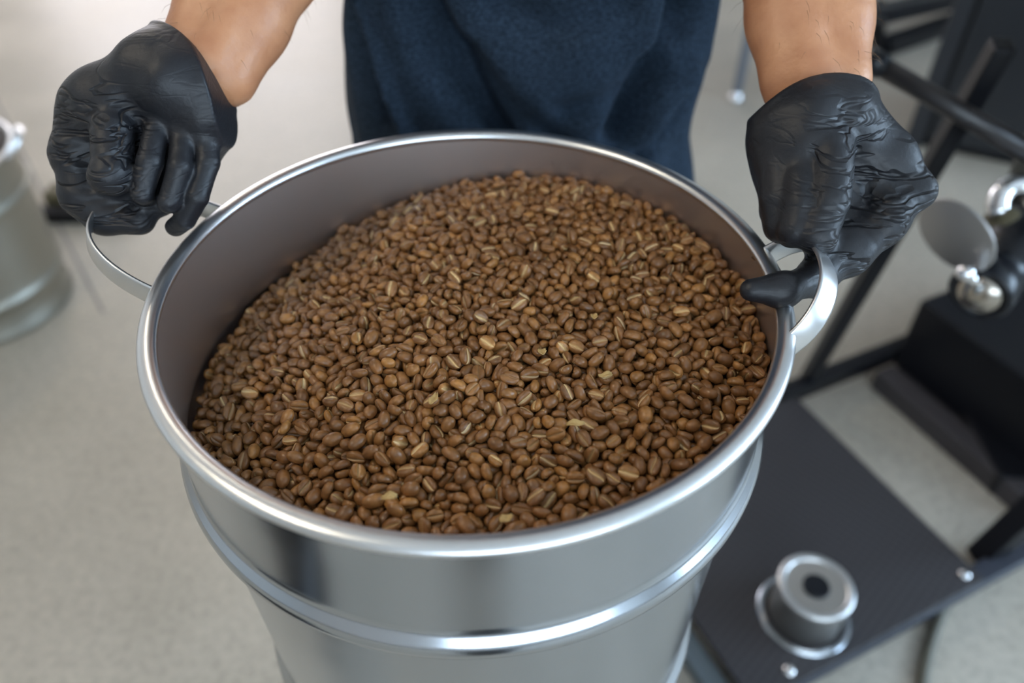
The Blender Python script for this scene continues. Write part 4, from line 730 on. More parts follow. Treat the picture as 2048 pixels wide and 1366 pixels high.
-703,1570,-560,-4,-30,51,96, 553,-112,-347,4,19,49,105, -849,785,-486,-34,-24,12,93, -708,-47,-418,-47,-32,4,92, 79,1544,-372,-29,-17,-39,109, 63,409,-334,-24,-35,-20,88,
-1604,444,-795,-1,56,-19,101, -1427,-1019,-735,-41,-34,-28,101, 158,753,-335,9,-6,4,101, -1534,-145,-744,20,-1,-54,93, 699,1265,-309,-36,-11,-46,91, 536,-1416,-448,-10,34,-30,97,
-293,136,-354,10,32,-37,94, -148,1448,-360,27,39,15,89, 514,-48,-319,34,-44,-14,88, 666,-663,-383,7,-32,-47,92, -129,1310,-390,-9,-51,-28,92, -128,-1432,-519,-50,-28,5,100,
419,-1655,-455,14,9,48,105, -496,763,-412,-23,22,-49,94, 191,-554,-345,57,13,-10,93, -175,-1644,-512,-13,49,-33,108, 1453,-1053,-478,17,-27,-42,91, -595,-1405,-570,-8,-54,-22,109,
1036,1406,-325,27,52,6,104, 1045,852,-298,-1,-13,-30,91, 212,75,-341,-6,-25,-53,92, -1539,96,-746,6,12,-59,113, -586,-110,-386,-26,-53,-12,101, -579,-402,-410,7,1,55,111,
-268,1370,-420,18,14,41,99, -184,926,-348,13,21,52,91, -764,1284,-531,-16,-54,20,93, 1440,-843,-406,39,-12,4,87, -1162,507,-596,-41,-35,24,102, -1187,960,-606,17,55,-14,93,
-669,513,-435,19,-5,-13,96, 802,808,-305,-7,38,-34,98, 1287,-361,-351,12,-3,5,107, 124,-14,-341,55,-1,-8,106, -876,349,-475,-55,-13,15,103, -133,-228,-356,3,0,-30,107,
-1316,715,-652,-58,13,9,100, -747,-1562,-669,12,31,48,96, -636,702,-435,-25,27,-22,95, -975,961,-577,15,50,-30,102, 999,1041,-312,-5,39,16,99, -1417,675,-751,-38,26,28,89,
-35,741,-318,-37,-46,8,87, 52,-1669,-479,-11,-8,33,102, 475,812,-299,-8,1,59,86, -281,6,-338,36,37,-5,111, -344,254,-361,56,-17,-6,98, 299,-1495,-464,18,-14,-5,100,
-1318,472,-656,-35,-41,6,98, 1696,322,-359,46,-34,2,88, 706,1115,-299,43,40,11,97, 1355,-651,-388,18,46,33,96, 1348,133,-333,55,-13,1,97, 1493,413,-347,-11,-56,13,108,
178,503,-322,5,-39,-31,98, -1409,396,-700,20,-36,44,106, -584,-1073,-494,11,-31,-49,102, 917,-1221,-426,-54,-25,-6,101, -266,665,-360,-15,-13,26,99, 1525,928,-344,47,-27,23,111,
1698,179,-362,24,-54,-8,114, 1609,-214,-345,37,32,-29,87, 556,-457,-356,58,6,11,106, -1145,-46,-593,-15,13,-19,112, 338,-594,-357,-4,52,-18,99, -817,408,-470,48,12,-31,103,
-119,1690,-433,20,41,-39,99, -104,780,-353,-8,-38,27,108, 1227,219,-360,36,11,32,94, -1224,-1189,-730,4,-41,5,97, 102,1055,-351,-59,-6,7,96, 449,-986,-439,-28,-23,26,111,
1277,475,-332,19,42,-11,107, 550,-824,-401,-26,-12,15,92, -827,1498,-614,-11,25,3,114, -521,1136,-446,6,45,-39,103, -1165,-1356,-852,19,49,21,104, 241,-1722,-525,20,-17,-49,95,
753,-526,-366,3,18,55,89, 254,1512,-352,-26,-39,-7,102, 352,476,-275,59,-6,-10,92, -283,492,-357,57,2,5,112, 340,-757,-377,10,3,46,111, 11,-1690,-541,13,23,-17,95,
455,-477,-358,-14,4,-2,111, 442,-705,-371,-11,-9,45,111, -1268,387,-593,-25,-27,42,89, -500,-1589,-578,15,-32,-33,94, -323,438,-348,-3,-42,41,114, -340,-1506,-516,-50,-20,-26,100,
-1288,-1019,-692,-26,-28,22,106, 990,1209,-330,-40,-44,2,99, -67,-1714,-614,7,-5,2,100, -869,864,-515,28,-46,-18,107, -657,359,-421,-37,18,0,109, 1419,448,-346,19,-50,-23,106,
-1390,-185,-677,1,-52,24,97, 1103,188,-340,26,8,51,92, 206,577,-328,-53,-8,1,94, 567,-970,-430,20,-24,4,105, -811,-440,-481,-41,-13,29,93, 536,936,-309,-12,40,39,97,
1202,1077,-338,2,51,30,106, -1156,1193,-668,-17,6,-19,106, 449,1156,-337,30,-6,-20,103, -63,-724,-372,-29,21,-29,111, -153,1165,-376,-14,52,-13,108, 430,1730,-367,59,7,4,109,
256,1721,-377,-24,26,17,95, -795,-1458,-646,27,-1,-53,108, 250,-1223,-427,-37,41,-17,95, -286,204,-331,16,-25,14,86, -342,-412,-370,22,51,21,105, -514,1380,-472,25,5,0,103,
-632,-49,-406,11,20,-51,89, -1395,280,-681,19,-34,16,91, 1513,490,-352,26,-24,33,108, 1125,-1343,-450,55,-5,3,103, 740,-229,-333,54,19,-5,90, 1152,543,-344,-36,42,-7,107,
-1249,1054,-679,-49,22,-27,103, 1066,1210,-337,46,-28,-6,110, -338,1775,-519,22,-37,40,98, 396,-1214,-423,-21,8,-16,88, -518,1697,-522,47,-21,-12,110, -313,-339,-352,-37,-13,-45,95,
-562,-1553,-585,-34,44,-4,106, 169,-1725,-575,-56,3,-15,99, -1333,1159,-760,-19,-19,44,102, -1719,-149,-860,30,45,-27,97, 6,-1542,-453,38,17,-42,91, 537,-1635,-529,34,-10,48,106,
806,-1519,-482,24,48,24,105, -817,136,-463,44,-14,11,91, -1278,-610,-664,-48,-34,10,87, 958,748,-324,-5,-51,2,113, -1090,-1284,-665,-41,27,-33,106, 842,625,-325,-54,16,-1,96,
517,1108,-326,-14,-23,-13,87, -1062,-1364,-720,30,-28,41,97, 82,-1420,-519,-58,12,-7,107, 484,-1601,-452,38,-33,-33,104, -1773,181,-878,-17,46,34,102, 1256,769,-322,-7,-39,35,111,
-797,744,-485,-55,9,-14,101, -901,-1443,-708,21,-5,-43,108, -386,-358,-413,38,20,41,108, 699,-1579,-443,55,13,-17,112, -1214,565,-637,24,51,20,91, -437,-545,-439,-9,40,24,101,
-490,273,-390,48,-34,3,98, 635,-378,-341,-6,27,-39,105, -435,907,-406,29,-22,-14,96, -208,1172,-356,-17,51,-6,101, -58,1719,-416,48,4,-28,93, 463,-356,-347,55,-18,-13,98,
355,-327,-341,-32,41,-17,90, 1344,1127,-351,7,1,-35,100, 139,1737,-379,-23,15,-32,106, -165,-774,-410,-1,8,-54,86, -1665,177,-823,14,-51,-5,112, -194,-1010,-465,-22,-45,-20,101,
-1027,-855,-595,-23,37,41,88, 1037,-1263,-409,2,59,2,98, -595,1689,-560,9,-44,-33,88, 923,1456,-327,0,-59,-3,101, 971,-892,-384,-12,17,-22,113, -188,1354,-428,5,23,15,109,
448,1652,-356,-18,13,-54,103, -110,898,-350,-44,-25,6,101, -82,313,-343,21,-49,-8,109, -74,976,-367,-26,-42,33,111, 21,-254,-359,-35,-48,-4,95, 1434,-1075,-410,43,-6,33,96,
-248,1693,-467,12,17,27,99, -109,-901,-448,-38,15,-15,109, 1491,64,-346,56,16,-14,93, 524,1367,-331,-18,-32,16,92, -1390,8,-685,-28,-5,25,93, -950,-413,-555,22,-22,51,95,
-1,928,-341,19,-51,4,104, 258,-1620,-471,-18,-7,8,96, 131,-210,-315,1,31,40,94, -492,1061,-447,8,46,38,110, -892,224,-467,31,-27,-29,92, 382,415,-325,1,15,-43,107,
-763,812,-474,15,30,-36,100, 1345,19,-336,37,45,15,106, -1555,23,-756,-3,-9,0,93, -443,-1560,-517,10,30,-19,114, -1784,-129,-913,8,13,-49,96, -975,-1212,-650,43,-11,23,96,
-1644,295,-789,-31,27,-40,88, -31,1019,-371,38,-29,33,96, 319,940,-300,-31,-35,36,103, 111,-92,-337,-36,-38,-23,102, -108,-83,-341,15,13,-46,99, 1637,-508,-429,27,-11,6,114,
-223,565,-359,-32,-43,2,111, -1352,-907,-731,20,43,-17,91, -2,-1612,-463,-55,-10,-9,109, 990,-45,-332,-25,2,-16,92, 198,-1585,-463,-32,8,34,107, 753,1019,-311,-10,-38,38,103,
314,-407,-342,48,29,-21,110, 651,-1229,-421,-25,-44,-25,92, 1113,-779,-395,-20,18,-32,98, 71,-162,-349,10,27,35,97, -245,1555,-467,-41,-11,-22,98, 703,266,-334,25,-3,-50,88,
496,613,-316,29,-51,-10,112, 92,1371,-372,0,31,-26,108, -1463,-98,-728,-23,8,-26,86, 1126,-484,-350,-2,42,37,97, -531,812,-421,36,35,13,89, 1472,-1008,-414,34,-30,18,113,
348,-482,-337,-52,-26,5,112, -532,-758,-483,-56,0,16,110, 1113,261,-338,-24,-30,-16,103, -452,1450,-440,-49,7,-16,86, 24,-176,-376,22,-20,50,106, -729,-1192,-619,-19,-48,-30,101,
-221,432,-345,17,-54,19,113, -1484,186,-732,-41,-21,-4,103, 7,1454,-378,-8,-19,-9,93, -1172,-357,-647,18,9,49,101, 494,1209,-319,-28,-48,23,94, -417,82,-364,-43,30,11,100,
-501,433,-398,54,-7,4,100, 1794,-13,-420,42,-4,37,88, -1503,-812,-775,34,-14,-28,105, 938,903,-324,-15,10,-42,93, -1159,683,-611,-13,14,32,96, 1333,-1174,-485,45,-23,-24,100,
678,1022,-301,-40,-23,18,93, -842,-1247,-631,38,-25,-15,99, 1506,-962,-488,3,0,22,101, 351,557,-317,-32,10,-37,106, 919,1531,-333,-2,4,-1,105, 755,-1017,-446,25,26,39,104,
617,-1618,-547,22,-56,-2,86, -1037,-633,-571,-4,-28,28,97, -776,1605,-609,1,7,6,109, 1593,-408,-382,-49,2,-2,109, -793,-1368,-540,-6,-58,-7,103, 849,98,-346,58,-12,-8,100,
594,579,-331,42,35,-23,104, -213,-1586,-535,-10,31,-50,98, 925,-781,-383,-8,-17,8,100, -1408,-1085,-843,-14,25,-42,105, 1694,243,-407,-31,38,11,99, -299,-1571,-561,26,1,-21,105,
1444,537,-356,-48,-21,27,101, -620,-1622,-689,-14,31,-19,110, -1673,-57,-829,-26,29,-2,114, -1133,1344,-699,-41,16,15,96, -563,108,-397,18,41,39,89, 554,-1582,-452,5,48,22,108,
1089,-301,-355,38,11,-14,97, 672,1242,-333,0,-47,19,104, -168,317,-334,21,-44,32,110, -500,-1025,-511,28,2,42,88, -927,722,-524,-18,-37,14,93, 230,-1488,-476,-42,2,38,87,
826,1312,-309,-21,17,41,98, 449,-1267,-478,48,7,-33,88, 1256,-968,-448,-17,-40,-39,114, -1119,503,-577,-26,-3,-53,97, -1051,-549,-558,1,28,-34,95, -1037,150,-539,0,21,56,88,
-983,8,-532,8,-57,7,106, 1771,-347,-433,-32,-28,26,107, 411,-31,-330,-25,-53,8,106, -198,-1515,-502,48,17,-6,106, 1468,616,-350,41,36,-10,91, -908,6,-492,-4,41,40,101,
-334,1662,-479,-1,-44,-39,93, 779,258,-339,-3,-14,-48,105, 668,-1546,-526,-28,-41,-34,103, 65,644,-346,22,6,-39,98, -385,-1568,-541,47,6,37,93, 1048,-921,-396,3,-18,-51,100,
744,-1577,-525,48,5,24,113, -319,-148,-349,-51,1,-10,106, -202,1765,-467,-32,23,-32,100, 172,1542,-367,-60,1,-1,109, -1235,-261,-626,-1,57,-17,87, 827,1000,-326,-41,-7,-40,110,
-1097,-519,-582,1,-46,36,95, -926,1359,-591,6,-10,-12,88, -1460,-1026,-824,38,-15,41,113, -1224,1236,-725,12,26,47,90, 358,636,-324,56,-18,9,92, -1289,1241,-766,49,26,-13,98,
-1519,-929,-827,-58,9,5,92, 408,511,-304,10,-35,6,88, -1326,564,-665,-57,10,13,86, -1757,425,-891,42,-4,42,90, -1379,966,-752,-11,-14,-4,113, 849,298,-340,-11,26,26,106,
-1442,-317,-769,-23,-30,45,114, 550,991,-330,-23,-50,-25,98, -272,1189,-399,-16,52,-17,95, -407,1734,-526,21,2,30,96, -594,-760,-508,-41,-36,13,100, -314,-951,-478,-39,-26,-5,106,
1041,-170,-344,23,13,54,108, 868,849,-320,-30,-21,24,97, 952,1391,-321,39,31,-19,108, -892,1555,-647,26,22,6,101, -461,662,-397,53,16,-21,97, 91,-1665,-568,-59,9,-7,110,
-326,-1380,-549,36,38,-26,111, 1807,54,-413,42,0,-42,92, 1470,1014,-351,8,-13,51,112, -244,96,-345,13,-48,-29,87, -94,-1691,-546,40,-43,-14,110, -766,-103,-429,28,-7,-19,111,
571,-708,-377,4,7,-43,100, 926,-352,-371,9,-1,-7,106, -1250,-1032,-702,30,35,18,106, -1524,-299,-757,-18,22,-51,107, -721,938,-485,11,-53,-3,99, -1369,479,-687,-30,-43,12,105,
-1217,731,-654,18,18,47,104, 76,-771,-361,-25,-46,28,92, -319,-1625,-557,40,-9,-5,91, -400,1220,-425,-33,43,5,104, 148,-781,-384,2,10,42,104, -573,-1250,-585,-49,4,-31,104,
89,100,-338,-52,1,17,96, 1238,-1276,-489,44,-23,-30,107, -1253,234,-619,-19,-22,51,95, 513,-1071,-429,-55,23,1,105, 280,-1549,-464,45,-10,-1,112, -573,-200,-376,28,45,-9,86,
278,-340,-343,-11,-48,-30,103, 1169,936,-343,-6,-6,50,112, 1512,-518,-401,44,-20,-29,94, 1261,-1081,-431,5,31,-48,97, -997,-1459,-757,-12,-28,29,90, 713,-588,-372,59,0,1,92,
386,-634,-407,-37,46,4,113, 882,-406,-352,-20,-13,-18,94, -352,-1052,-497,-30,8,-33,111, -198,-345,-360,7,21,1,94, -1755,300,-853,-29,5,13,102, 1721,491,-361,-2,50,21,92,
-1351,657,-697,-21,-29,42,114, -793,952,-506,-9,11,19,105, -1290,-1239,-895,-53,23,-3,96, 625,-1527,-440,35,-19,44,97, -563,-886,-509,56,9,-17,113, 387,-1517,-480,-26,-30,43,111,
-451,-1058,-521,-14,49,-22,111, -1296,904,-678,2,49,-32,112, -1367,-326,-703,48,7,-3,103, -1488,597,-760,-27,40,-36,103, -996,-1090,-657,10,-54,20,97, 971,-497,-377,-15,15,-19,90,
-1113,577,-589,57,-3,-18,106, -472,1721,-502,40,-34,5,90, -542,-1623,-627,-9,-1,-14,91, -768,668,-469,-2,-7,6,102, -11,-989,-448,-56,-9,-16,108, 1607,-143,-372,7,59,-6,114,
-2,669,-342,-18,55,8,89, 199,979,-325,41,-13,35,90, 1624,2,-360,-51,-23,10,93, 714,-1269,-474,12,-28,52,105, 683,-448,-370,2,-45,36,86, 1554,167,-358,36,-3,9,90,
1129,-35,-345,17,-57,-4,102, -1151,-218,-628,56,1,-13,107, 790,1073,-324,-13,-11,11,99, -351,-1141,-519,39,8,21,100, 254,-1113,-419,6,53,23,88, -1468,-196,-712,6,37,45,103,
-175,-1085,-483,50,31,11,112, -778,1439,-577,30,-51,3,105, 887,-880,-430,40,8,30,111, 1324,-732,-428,34,-13,33,110, -1222,-464,-675,-5,21,21,97, -549,237,-402,-46,36,-7,99,
1301,351,-340,21,52,-11,102, -1360,-167,-655,-8,29,33,88, -11,-131,-402,1,0,-60,112, 862,-524,-377,-20,17,44,97, -593,968,-467,-8,-49,-28,92, -471,-1149,-534,-10,-9,-46,110,
437,1514,-356,-39,-35,14,94, 921,-455,-369,-46,-2,23,96, 573,-203,-333,-7,-58,-10,101, -1171,-1042,-694,-42,-18,14,97, -1299,-721,-690,-30,-51,9,106, 365,810,-272,40,-23,-30,91,
401,-550,-356,14,-5,37,88, 115,-1317,-463,-15,-58,4,110, 79,-558,-355,-34,34,35,89, -366,-677,-422,11,-7,2,93, 799,912,-338,-41,3,-15,94, -112,1597,-433,-40,22,-1,94,
-700,1448,-561,34,-31,18,94, 541,1079,-337,-36,40,-27,95, 1548,-606,-391,-44,-39,7,108, 1423,-205,-363,19,-16,-19,112, -745,366,-492,48,4,-14,96, -465,-851,-493,-36,46,5,103,
-1280,-171,-637,19,-3,-56,112, -1769,247,-878,7,-40,-42,94, -1097,1028,-610,14,38,-15,99, -2,1755,-448,-1,14,-27,99, -172,-1385,-529,-40,-13,35,102, 266,144,-305,-42,38,-14,86,
-717,-1507,-648,-21,10,-2,112, 737,556,-315,-35,-18,46,103, 1271,1002,-336,-9,50,-9,101, 948,-1127,-409,-19,45,-34,92, 1635,454,-370,11,0,58,111, 1064,-1396,-458,17,23,7,89,
488,-1393,-495,-29,6,-28,105, 624,-1036,-443,14,33,32,103, 990,-625,-372,5,-56,-20,93, -1223,825,-678,40,-39,-7,98, 726,-955,-390,-43,-18,-8,99, -1286,-789,-688,10,39,-40,99,
-1404,1040,-797,18,22,-31,87, -955,562,-543,-13,3,58,106, -1584,-525,-796,-8,-43,33,95, 810,-382,-362,-31,49,-13,104, -81,-1604,-512,2,42,-40,103, 1276,-842,-418,18,31,-48,111,
928,1024,-315,0,53,-24,107, -1007,732,-559,5,-38,41,91, 1233,530,-331,-16,2,7,99, 797,-873,-367,-10,-44,21,87, 807,-1102,-415,-55,-22,-6,105, 402,-291,-382,-14,18,52,110,
-313,-1703,-636,54,21,3,93, -1623,-418,-870,-39,7,-45,106, 758,-764,-426,35,-13,-20,95, 716,-400,-352,3,-10,-6,107, -512,934,-405,45,-4,-19,87, 1603,-766,-389,-17,57,8,104,
1702,-176,-381,-45,23,-17,107, 291,73,-331,26,54,-4,93, 1197,1232,-369,8,37,-33,98, -691,-1258,-618,-30,8,14,100, -1091,-1048,-679,-13,59,-2,106, 1244,-130,-352,15,-55,-3,114,
-547,1299,-487,25,-52,-12,112, 1512,805,-335,-10,53,17,113, -27,-368,-353,-10,35,-42,104, -121,107,-342,1,52,-28,113, 113,891,-350,55,24,-2,99, 1684,407,-398,27,40,-7,108,
-1046,545,-555,26,-48,26,107, -82,1543,-410,10,39,-36,103, -276,1619,-478,-18,-18,-8,97, 142,383,-327,-46,15,4,95, -463,-1480,-502,-32,-16,-46,90, -681,1037,-486,37,20,34,104,
-300,591,-352,-24,20,-19,98, 40,-881,-431,-47,32,10,110, -700,586,-456,23,51,-20,90, -806,-243,-503,2,13,38,102, 705,-725,-377,-44,-38,-1,107, -1090,26,-570,-12,6,58,111,
976,1130,-337,-1,-44,2,89, 870,759,-327,17,9,57,111, -1757,-327,-890,-23,-22,-20,105, -580,1377,-520,25,5,-20,88, 473,33,-358,-3,-30,-15,101, -20,852,-357,13,49,-11,96,
688,-993,-444,47,15,-15,88, -930,-1276,-605,50,-19,28,111, 279,-108,-323,2,-59,-7,97, -231,1490,-442,-14,11,27,92, 284,1346,-354,26,-7,53,102, 267,-1358,-498,45,16,30,99,
-45,-833,-434,-34,-47,10,108, -1359,-840,-729,-14,57,-1,110, 176,-875,-391,-54,23,-6,103, 492,1596,-342,-37,-16,13,91, -227,-1339,-517,4,23,2,93, 1190,-303,-356,-1,52,-28,110,
1067,-698,-390,55,-18,-7,89, 387,-1340,-487,21,-32,-19,97, -1248,1184,-742,0,22,10,94, 413,-1413,-496,-18,-29,-14,99, -1518,741,-765,-28,-23,37,86, 1663,-466,-435,-50,-16,-16,99,
1148,-241,-362,25,-54,-2,100, 88,1248,-366,-25,36,-11,108, 476,-1659,-514,-16,-32,46,92, -1535,-400,-753,-20,23,38,99, 998,1325,-323,-2,20,-45,99, 447,-1528,-448,17,26,27,97,
124,330,-318,-4,-54,-14,100, 656,142,-346,58,-15,4,92, 502,-1006,-464,4,0,2,89, -1136,420,-586,34,-43,-16,97, -479,876,-445,58,4,-12,104, -266,-1541,-503,49,22,-27,99,
-6,594,-330,-26,49,-22,87, -976,1159,-589,-26,8,0,101, 481,-926,-411,-27,4,-9,104, 2,-600,-365,-2,54,23,97, -276,-1300,-539,21,38,42,91, -1736,-69,-859,26,40,-37,111,
-75,1464,-389,17,6,54,109, 358,1207,-333,39,35,28,98, 262,1214,-357,-33,37,8,101, 1574,-507,-387,-10,37,-36,98, -1430,-1082,-915,21,-25,41,96, 374,-94,-366,34,14,-43,107,
-401,-1395,-596,7,-5,-8,109, -688,-243,-463,11,39,-37,111, 624,-47,-338,31,-2,-48,102, 565,-1504,-422,-29,-13,45,98, 1184,-444,-355,0,3,-5,88, 1035,-972,-446,-51,-7,27,100,
231,1373,-366,-22,48,-14,86, 979,-561,-413,-10,-57,11,111, -989,896,-552,-57,-1,16,86, -347,-27,-376,-29,-10,13,93, -407,1339,-452,40,31,30,112, -347,840,-383,-2,-39,-42,89,
318,-1025,-415,-6,21,-19,87, 240,1668,-393,13,39,42,111, 26,735,-354,50,-22,-14,100, -240,-1629,-556,42,28,-25,91, 258,-494,-343,18,-1,14,100, 1087,-990,-404,0,17,55,97,
154,-1006,-450,54,8,-8,102, -106,652,-338,17,56,-11,110, 783,-362,-316,14,46,-35,95, 1523,-974,-358,-42,-1,36,94, 202,148,-341,9,35,-43,88, 941,688,-341,50,-2,-8,110,
582,1422,-332,3,6,-11,98, 905,-598,-377,-54,2,-18,114, 494,1518,-336,-42,-37,-16,102, 1029,-361,-359,-48,-28,21,109, 275,-1278,-431,39,17,10,93, 649,321,-356,4,-7,-11,108,
153,-1387,-516,25,54,9,87, 165,1015,-333,-7,57,-16,87, 1513,19,-357,44,12,6,94, -4,244,-342,5,-4,59,89, -426,1660,-503,-19,-24,50,98, 125,-1590,-488,-27,-3,26,87,
-465,1196,-415,37,16,33,99, 339,-1628,-489,-11,-26,46,89, 1122,1397,-332,21,42,38,103, -278,344,-355,-17,9,27,100, 1592,701,-359,-18,-19,54,100, 7,-1145,-436,9,9,-58,95,
1376,-850,-378,42,-40,-4,94, -1619,532,-862,35,21,-42,112, -139,-6,-340,50,31,7,109, -220,-44,-352,5,-7,34,101, 794,1382,-333,-9,24,-24,99, -812,-944,-603,-12,-45,38,87,
-1736,-10,-878,-23,35,24,98, -1450,-391,-738,-31,11,3,93, -1051,113,-586,-42,-20,28,107, -1043,-1412,-728,-9,44,-39,91, -1437,782,-743,-32,24,10,101, -1063,-43,-540,-21,40,-39,99,
-461,-115,-414,11,17,16,108, 34,1020,-358,38,35,-16,86, -681,-1148,-591,12,-36,46,98, -867,-441,-535,23,52,14,110, -977,75,-501,13,-12,-14,94, 318,-1296,-489,-33,-43,17,102,
718,-1516,-405,48,10,18,97, 232,1772,-418,-42,19,37,111, 513,-1500,-478,-19,-15,26,98, -1086,-1204,-623,20,10,-52,102, -376,-1447,-564,30,11,0,111, -1386,-1134,-911,-40,-7,34,87,
1558,204,-367,-22,43,33,97, 628,-1425,-444,-53,21,9,103, 1086,-98,-372,-29,2,-52,102, 796,-942,-413,8,-6,30,95, 945,407,-341,23,-21,-43,102, -1116,152,-577,43,-8,2,87,
-530,-262,-393,-18,56,-7,98, -457,-763,-477,24,6,28,101, -1378,-626,-746,38,-10,-33,89, 4,-1372,-506,30,22,15,114, -162,1507,-410,22,-7,23,93, 1323,543,-339,13,-50,24,108,
495,522,-303,-35,46,4,99, 246,1092,-345,-42,5,-34,91, 478,-268,-393,12,-51,17,88, -637,-133,-404,-21,-50,18,91, -843,434,-521,-55,-2,21,113, -724,-818,-501,44,39,-12,92,
1468,-107,-355,46,-13,21,96, 1114,340,-357,22,18,6,102, 1331,-105,-345,59,8,4,98, 1275,-904,-458,-50,-2,2,99, 706,707,-322,-40,38,-7,114, -241,-1389,-567,7,-3,-15,104,
-1028,-196,-572,-33,-45,-9,113, -389,-740,-462,-42,25,-26,106, -1571,-835,-865,-47,-9,25,112, 917,-5,-354,-15,-57,-3,94, 1404,-720,-398,-7,25,29,104, -613,-224,-429,29,-11,-34,97,
2,1565,-406,12,27,51,101, -5,-543,-350,0,-28,-52,107, -122,-312,-372,-2,-7,-55,94, 142,1177,-358,28,28,45,113, 1661,-222,-371,23,46,20,101, -143,-676,-376,55,23,-9,112,
349,-1311,-437,53,-19,-10,88, 204,335,-325,9,-22,25,91, 1082,-772,-425,-52,-15,27,114, -468,-284,-374,39,1,25,103, 1385,652,-333,-12,56,11,88, -830,246,-474,-57,-1,12,98,
-311,-1344,-532,0,30,50,102, -369,423,-410,-19,16,6,105, 1789,-75,-402,-31,-7,-51,89, -376,1560,-470,-15,-49,22,111, -943,165,-493,59,-7,-3,110, -630,-1082,-569,-9,47,-29,104,
1575,861,-343,-14,-1,-41,87, -84,-352,-362,29,0,39,92, -464,-1362,-580,22,-20,-45,113, 406,260,-350,-5,-1,-14,101, -178,-476,-404,28,9,40,109, -548,1541,-511,-17,-22,21,106,
-570,-1461,-535,-33,-45,21,104, -1375,559,-707,42,21,-37,91, 1215,1157,-361,-47,-20,31,107, 44,1787,-441,-20,34,-1,107, 1394,157,-363,34,45,14,88, 281,-1650,-519,14,51,25,104,
1009,-855,-405,28,42,32,88, -388,-1309,-576,-3,-7,57,103, -401,-1205,-542,-25,25,-10,91, 1461,734,-336,24,7,1,109, -133,-1178,-499,18,52,-24,91, 673,-110,-345,51,26,-9,100,
236,-593,-380,-7,0,-55,102, -473,-21,-442,-3,-4,33,101, -1764,-247,-919,46,-19,-5,111, 224,-834,-377,10,38,42,103, 105,-1491,-532,12,15,57,94, 40,-800,-417,22,42,-5,102,
-64,418,-389,5,-45,37,108, -108,-1007,-467,17,-48,-32,103, 488,393,-347,43,-21,17,96, -1361,-35,-697,0,19,41,93, -1326,254,-671,-5,49,-32,95, -1189,1092,-687,-13,-45,-22,93,
-965,653,-528,-44,32,-1,111, -847,-592,-553,-35,47,5,93, 282,882,-339,-4,-12,48,109, 127,1460,-377,39,43,11,107, 886,-228,-355,-47,-5,-3,93, -1047,-783,-651,10,-56,13,95,
-1197,-868,-732,-3,36,-29,107, 292,536,-311,-18,11,51,91, -1486,-994,-933,40,40,-14,107, 142,-1082,-455,-27,-48,-17,97, -386,-888,-446,-27,-17,42,87, 517,-1247,-478,26,-43,-30,107,
1435,179,-343,-32,13,-38,96, -819,1037,-538,-48,21,1,94, -484,-477,-450,46,-19,-17,96, 1652,-697,-409,-24,46,-21,94, 220,-1423,-508,-29,-11,50,88, 986,960,-341,-26,49,0,110,
-188,634,-367,-54,8,5,101, 372,-998,-447,0,38,-40,88, 982,-1237,-469,-2,-43,-31,104, 263,-1704,-567,25,48,6,94, 631,-872,-412,14,29,-17,114, 977,136,-348,-5,48,35,102,
1694,-9,-388,-53,-23,17,99, 874,-1492,-518,17,-54,-19,96, 1741,-432,-429,-10,-34,3,101, 80,-1341,-507,-22,-54,10,94, 476,-713,-421,-8,-51,31,93, 226,1049,-348,37,-20,-23,94,
461,658,-325,-46,0,25,86, 674,-937,-387,23,-28,-44,89, 699,-258,-356,46,-19,-19,95, -924,-499,-553,-3,21,45,112, -392,-1663,-645,-55,12,-7,94, 992,1496,-321,-50,28,8,90,
966,-1429,-438,-6,25,9,109, 599,-1241,-477,10,-32,-49,99, 509,40,-388,-29,43,-25,111, 3,-57,-386,-10,-52,6,92, 189,196,-345,-4,-49,29,86, 156,-555,-402,37,0,-18,97,
-249,883,-368,-14,48,-31,113, -234,1262,-406,30,-29,-43,94, 755,-870,-427,21,-8,-46,110, 866,-969,-443,-57,-15,6,112, -1311,1021,-720,-55,8,17,91, -764,191,-488,2,-60,4,109,
-1210,-784,-712,-51,-1,28,104, 1287,-610,-431,-37,-37,28,103, -211,-1175,-492,13,39,21,106, -921,449,-548,-1,23,20,106, 1715,-517,-439,-11,36,-30,106, -713,-594,-459,-40,-4,14,93,
-672,-104,-454,7,-51,-13,108, -1063,-1110,-685,-14,9,19,86, 200,-1634,-501,-48,-16,30,97, -667,-1471,-538,-46,34,-17,93, -685,-639,-463,-5,56,14,90, -888,-961,-630,-26,-22,11,87,
-1640,757,-862,42,-1,39,98, 832,-1046,-468,4,0,13,105, -1229,-1289,-857,-17,-41,-38,111, -1689,-349,-886,-13,-26,-42,86, 1188,-918,-448,3,-37,39,96, 1770,235,-405,-15,24,44,105,
336,-1159,-441,-3,40,-22,107, -564,-481,-464,-18,42,-33,105, 447,-1337,-494,-37,-18,14,96, -270,-1101,-498,47,-13,-7,107, 687,-827,-394,7,-5,-26,93, 636,1667,-374,47,26,27,104,
-1096,-726,-680,-10,-5,59,103, 834,-817,-400,0,18,56,110, 815,-39,-353,-59,-11,-5,107, 160,-628,-400,-12,25,-19,95, 1623,242,-376,-7,5,-38,99, 1593,347,-364,48,-29,-19,112,
1219,75,-388,10,-33,35,109, -44,800,-359,-6,-47,37,101, -66,-1100,-440,2,-12,37,109, 289,-510,-401,-22,55,7,108, -1311,-177,-720,21,23,22,90, 1232,-540,-422,-49,-9,-9,109,
-1513,-223,-778,28,8,-32,88, -553,732,-426,-46,-23,19,94, -658,-1514,-590,12,-51,26,108, -109,1122,-382,51,1,24,100, -70,470,-332,37,-27,-5,98, 160,-1602,-546,-37,-28,-1,111,
